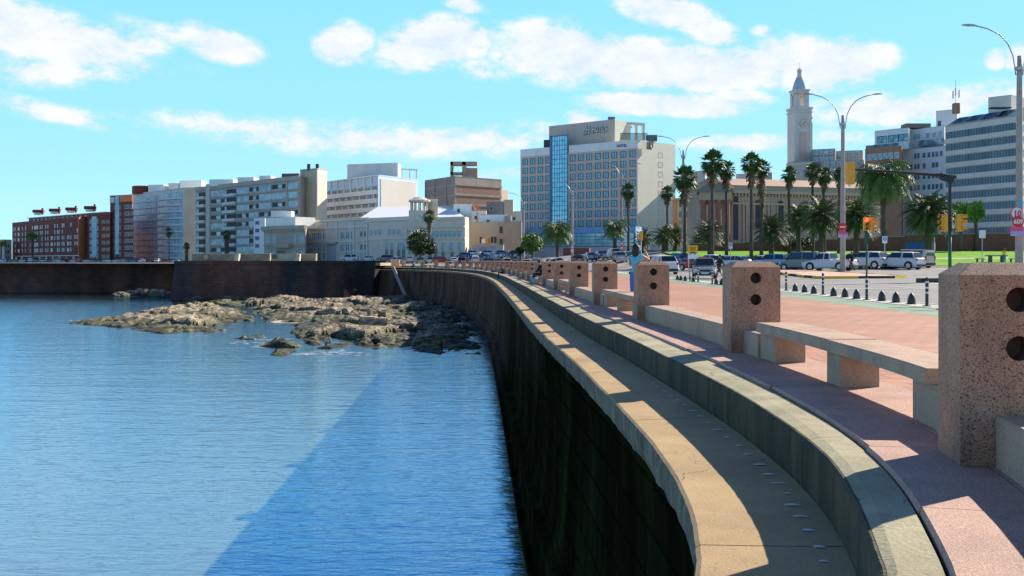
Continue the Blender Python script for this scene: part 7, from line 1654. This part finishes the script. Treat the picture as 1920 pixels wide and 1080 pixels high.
# ------------------------------------------------------------------ people
SK = mat('skin', (.42,.24,.16), (.46,.27,.19), rough=.6, scale=8)
CL = lambda n, c: mat('cloth_'+n, c, tuple(x*1.25 for x in c), rough=.9, scale=12)
def person(label, loc, yaw, J, cloth, hair=(.012,.009,.008), scale=1.0, long_hair=0, group=None, extra=None):
    """J joints in metres (x forward, y left, z up); cloth = material per segment name"""
    segs = [('pelvis','chest','torso'),('chest','neck','torso'),('neck','head','skin'),('head','crown','skin'),('pelvis','hipL','legs'),('pelvis','hipR','legs')]
    for s in 'LR': segs += [('hip'+s,'knee'+s,'legs'),('knee'+s,'ankle'+s,'shins'),('ankle'+s,'toe'+s,'feet'),('chest','sho'+s,'torso'),('sho'+s,'elb'+s,'arms'),('elb'+s,'wri'+s,'fore'),('wri'+s,'palm'+s,'skin')]
    rad = {'pelvis':(.15,.12),'chest':(.15,.11),'neck':(.055,.055),'head':(.085,.10),'crown':(.065,.075),'hip':(.10,.10),'knee':(.065,.065),'ankle':(.042,.045),'toe':(.035,.03),'sho':(.06,.06),'elb':(.042,.042),'wri':(.028,.026),'palm':(.038,.020)}
    J = dict(J)
    for s in 'LR':
        w_ = Vector(J['wri'+s]); e = Vector(J['elb'+s]); d = (w_-e).normalized(); J['palm'+s] = tuple(w_+d*.075); side = d.orthogonal().normalized(); curl = side.cross(d)
        for k in range(5):
            ln = (.055,.075,.082,.076,.06)[k]; o_ = (k-2)*.019
            if k == 0: a = w_+d*.03-side*.04; b = a+(d-side*.6).normalized()*.04; root_ = 'wri'+s
            else: a = w_+d*.10+side*o_; b = a+(d*.8+curl*.5).normalized()*ln; root_ = 'palm'+s
            m_ = a+(b-a)*.5+curl*-.004
            J[f'fa{k}{s}'] = tuple(a); J[f'fb{k}{s}'] = tuple(b); segs += [(root_, f'fa{k}{s}', 'skin'), (f'fa{k}{s}', f'fb{k}{s}', 'skin')]; rad[f'fa{k}{s}'] = (.009,.009); rad[f'fb{k}{s}'] = (.008,.008)
    hd = Vector(J['head']); fw_ = Vector(J.get('face', (1,0,0))).normalized(); J['nose'] = tuple(hd+fw_*.105+Vector((0,0,-.01))); segs.append(('head','nose','skin')); rad['nose'] = (.016,.018)
    names = [k for k in J if k != 'face']; idx = {k: i for i, k in enumerate(names)}
    me = bpy.data.meshes.new('person_skel'); me.from_pydata([Vector(J[k])*scale for k in names], [(idx[a], idx[b]) for a, b, _ in segs], []); ob = bpy.data.objects.new('person_skel', me); COL.objects.link(ob)
    ob.modifiers.new('s', 'SKIN'); sv_ = me.skin_vertices[0].data
    for k in names:
        base = k if k in rad else k[:-1]; r = rad[base]; sv_[idx[k]].radius = (r[0]*scale, r[1]*scale)
    sv_[idx['pelvis']].use_root = True
    ss = ob.modifiers.new('u', 'SUBSURF'); ss.levels = 2; ss.render_levels = 2
    dg = bpy.context.evaluated_depsgraph_get(); dg.update(); m2 = bpy.data.meshes.new_from_object(ob.evaluated_get(dg)); bpy.data.objects.remove(ob)
    keys = list(dict.fromkeys(cloth.values())); m2.materials.clear()
    for q in keys: m2.materials.append(q)
    sg = [(Vector(J[a])*scale, Vector(J[b])*scale, keys.index(cloth[c])) for a, b, c in segs]
    for p in m2.polygons:
        c = p.center; best = 9; bi = 0
        for a, b, mi in sg:
            ab = b-a; tt = max(0, min(1, (c-a).dot(ab)/max(ab.length_squared, 1e-9))); dd = (c-a-ab*tt).length
            if dd < best: best = dd; bi = mi
        p.material_index = bi; p.use_smooth = True
    o = bpy.data.objects.new('person', m2); COL.objects.link(o); o.location = loc; o.rotation_euler = (0,0,yaw); tag(o, label, 'person', group)
    # hair
    mh = mat('hair_%d' % int(sum(hair)*1000), hair, tuple(x*1.8 for x in hair), rough=.6, scale=20, stretch=(6,6,1)); cr = Vector(J['crown']); ax = (cr-hd).normalized()
    bm = bmesh.new(); bmesh.ops.create_icosphere(bm, subdivisions=3, radius=1)
    for v in bm.verts:
        q = v.co.copy(); back = -fw_; p = hd+ax*.035+back*.022+Vector((q.x*.105,q.y*.105,q.z*.125))
        f_ = (p-hd).dot(fw_); 
        if f_ > .035 and (p-hd).dot(ax) < .07: p -= fw_*(f_-.035)
        if q.z < -.1 and long_hair: p += Vector((0,0,-long_hair*(-q.z)))+back*.02
        elif q.z < -.3: p += ax*.05
        v.co = (p+Vector((noise.noise(q*6),noise.noise(q*6+Vector((9,0,0))),0))*.01)*scale
    mh_ = bpy.data.meshes.new('hair'); bm.to_mesh(mh_); bm.free(); mh_.materials.append(mh); h = bpy.data.objects.new('hair', mh_); COL.objects.link(h); h.parent = o
    for p in mh_.polygons: p.use_smooth = True
    sdv = Vector((-fw_.y, fw_.x, 0)).normalized()
    for s in (-1,1):
        mb = MB(); c = (hd+fw_*.088+sdv*s*.034+Vector((0,0,.015)))*scale; mb.tube([c-fw_*.006*scale, c+fw_*.006*scale], .012*scale, 8); e = mb.build('eye', mat('eye_dark', (.02,.02,.02))); e.parent = o
    if extra: extra(o)
    return o
STAND = dict(pelvis=(0,0,.95), chest=(0,0,1.28), neck=(0,0,1.46), head=(.02,0,1.57), crown=(.01,0,1.66), hipL=(0,.10,.90), hipR=(0,-.10,.90), kneeL=(.02,.11,.50), kneeR=(.02,-.11,.50), ankleL=(0,.12,.09), ankleR=(0,-.12,.09), toeL=(.16,.13,.035), toeR=(.16,-.13,.035), shoL=(0,.18,1.40), shoR=(0,-.18,1.40), elbL=(0,.22,1.12), elbR=(0,-.22,1.12), wriL=(.08,.22,.90), wriR=(.08,-.22,.90))
def pose(**k): d = dict(STAND); d.update(k); return d
sh_l = CL('sky_blue', (.10,.42,.55)); jn = CL('denim', (.06,.14,.40)); blk = CL('black', (.012,.012,.014)); dk = CL('charcoal', (.03,.03,.035)); wh = CL('white', (.55,.55,.55)); gr = CL('grey_green', (.22,.26,.22)); yl = CL('yellow', (.75,.40,.02)); shoe = CL('shoe', (.03,.025,.02)); nav = CL('navy', (.015,.03,.09))
# woman with phone, seen from behind
person('woman in a light blue top and jeans seen from behind, hand raised to her hair', (at(1193,27),27,.006), R_(62), pose(shoR=(0,-.17,1.40), elbR=(.16,-.30,1.30), wriR=(.16,-.20,1.50), shoL=(0,.17,1.40), elbL=(.14,.22,1.16), wriL=(.34,.12,1.26), face=(1,-.2,0)), dict(torso=sh_l, legs=jn, shins=jn, feet=shoe, skin=SK, arms=SK, fore=SK), scale=1.01, long_hair=.20)
SIT = dict(pelvis=(0,0,.10), chest=(.06,0,.42), neck=(.13,0,.60), head=(.20,0,.70), crown=(.20,0,.79), hipL=(.02,.10,.08), hipR=(.02,-.10,.08), kneeL=(.46,.13,.12), kneeR=(.46,-.13,.12), ankleL=(.46,.13,-.33), ankleR=(.46,-.13,-.33), toeL=(.62,.14,-.38), toeR=(.62,-.14,-.38), shoL=(.10,.19,.53), shoR=(.10,-.19,.53), elbL=(.20,.24,.28), elbR=(.20,-.24,.28), wriL=(.40,.10,.22), wriR=(.40,-.10,.22), face=(1,0,-.4))
def s_pillar(k): return sP[k]
def seat(yw, o_): s = s_of_y(yw); return off(s, o_), frame(s)
(sx_, sy_), fr_ = seat(57.4, .74); seatang = math.atan2(-fr_[2][1], -fr_[2][0])
bag = None
def bagf(o):
    mb = MB(); mb.lathe([(.10,0),(.17,.05),(.18,.16),(.10,.26),(.02,.30)], (0,0,0), 12)
    return
person('person in black with a hood sitting on a bench, bent forward', (sx_, sy_, .44), seatang+.25, SIT, dict(torso=blk, legs=blk, shins=nav, feet=shoe, skin=SK, arms=blk, fore=blk), scale=1.08, extra=None)
(bx, by), _ = seat(56.4, .30); mb = MB(); mb.lathe([(.12,0),(.22,.06),(.22,.22),(.12,.34),(.03,.38)], (bx,by,.01), 12); tag(mb.build('bag', CL('bag_grey', (.30,.31,.33))), 'small grey bag at the feet of the seated person in black', 'bag')
(sx2, sy2), fr2 = seat(100, -.02); person('small dark seated figure farther along the seawall edge', (sx2, sy2, .02), math.atan2(-fr2[2][1], -fr2[2][0]), SIT, dict(torso=dk, legs=blk, shins=nav, feet=shoe, skin=SK, arms=dk, fore=SK), scale=1.05)
(sx3, sy3), fr3 = seat(203, .2); person('tiny dark figure crouching on the ledge near the bastion', (sx3, sy3, .12), math.atan2(-fr3[2][1], -fr3[2][0]), SIT, dict(torso=blk, legs=blk, shins=blk, feet=shoe, skin=SK, arms=blk, fore=blk), scale=1.05)
LIE = dict(pelvis=(0,0,.12), chest=(-.34,0,.13), neck=(-.52,0,.15), head=(-.64,0,.17), crown=(-.73,0,.18), hipL=(.05,.10,.12), hipR=(.05,-.10,.12), kneeL=(.42,.13,.28), kneeR=(.46,-.12,.16), ankleL=(.78,.13,.08), ankleR=(.88,-.12,.08), toeL=(.84,.14,.20), toeR=(.92,-.13,.20), shoL=(-.44,.18,.13), shoR=(-.44,-.18,.13), elbL=(-.20,.28,.10), elbR=(-.20,-.28,.10), wriL=(0,.16,.22), wriR=(0,-.16,.22), face=(0,0,1))
(sx4, sy4), fr4 = seat(116, -.25); person('dark figure lying along the pale ledge in the distance', (sx4, sy4, -.05), math.atan2(fr4[1][1], fr4[1][0]), LIE, dict(torso=blk, legs=dk, shins=dk, feet=shoe, skin=SK, arms=blk, fore=SK), scale=1.05)
WALK = pose(hipL=(0,.09,.90), hipR=(0,-.09,.90), kneeL=(.22,.09,.52), kneeR=(-.06,-.09,.50), ankleL=(.30,.09,.12), ankleR=(-.34,-.09,.16), toeL=(.46,.09,.06), toeR=(-.22,-.09,.05), elbL=(-.12,.24,1.14), wriL=(-.02,.24,.90), elbR=(.08,-.24,1.12), wriR=(.22,-.20,.96))
Y = 91; X = at(1597,Y); person('man in black walking left past the island lamp mast', (X,Y,gnd(X,Y)+.17), R_(185), WALK, dict(torso=blk, legs=blk, shins=blk, feet=shoe, skin=SK, arms=blk, fore=blk), scale=1.02)
Y = 70; X = at(1350,Y); person('person in black shirt and shorts crossing beside the driving silver hatchback', (X,Y,.02), R_(200), WALK, dict(torso=blk, legs=dk, shins=SK, feet=CL('shoe_red', (.4,.05,.05)), skin=SK, arms=blk, fore=SK), scale=1.0)
Y = 114; X = at(1883,Y); person('person in a yellow top standing on the lawn by the picnic table', (X,Y,gnd(X,Y)+.12), R_(90), pose(elbL=(.15,.24,1.16), wriL=(.3,.1,1.1), elbR=(.15,-.24,1.16), wriR=(.3,-.1,1.1)), dict(torso=yl, legs=jn, shins=jn, feet=shoe, skin=SK, arms=yl, fore=SK), scale=.98)
Y = 92.5; X, Y = ptz(620,628,-5.6); zz = WATER+rock_h(X, Y); person('fisher in grey green sitting on the lower rock shelf', (X,Y,zz+.38), R_(215), SIT, dict(torso=gr, legs=CL('olive', (.10,.11,.06)), shins=CL('olive', (.10,.11,.06)), feet=shoe, skin=SK, arms=gr, fore=SK), scale=1.05)
mb = MB(); mb.tube([(X-.4,Y-.3,zz+.6),(X-2.2,Y-1.2,zz+1.0)], [.02,.01], 5); tag(mb.build('fishing_rod', M_fdark), 'thin dark fishing rod held out by the fisher on the rocks', 'fishing rod')
X, Y = ptz(315,581,-5.3); zz = WATER+rock_h(X, Y); person('tiny dark figure perched on the left rock island', (X,Y,zz+.35), R_(150), SIT, dict(torso=CL('rust', (.16,.06,.03)), legs=blk, shins=blk, feet=shoe, skin=SK, arms=blk, fore=SK), scale=1.1)
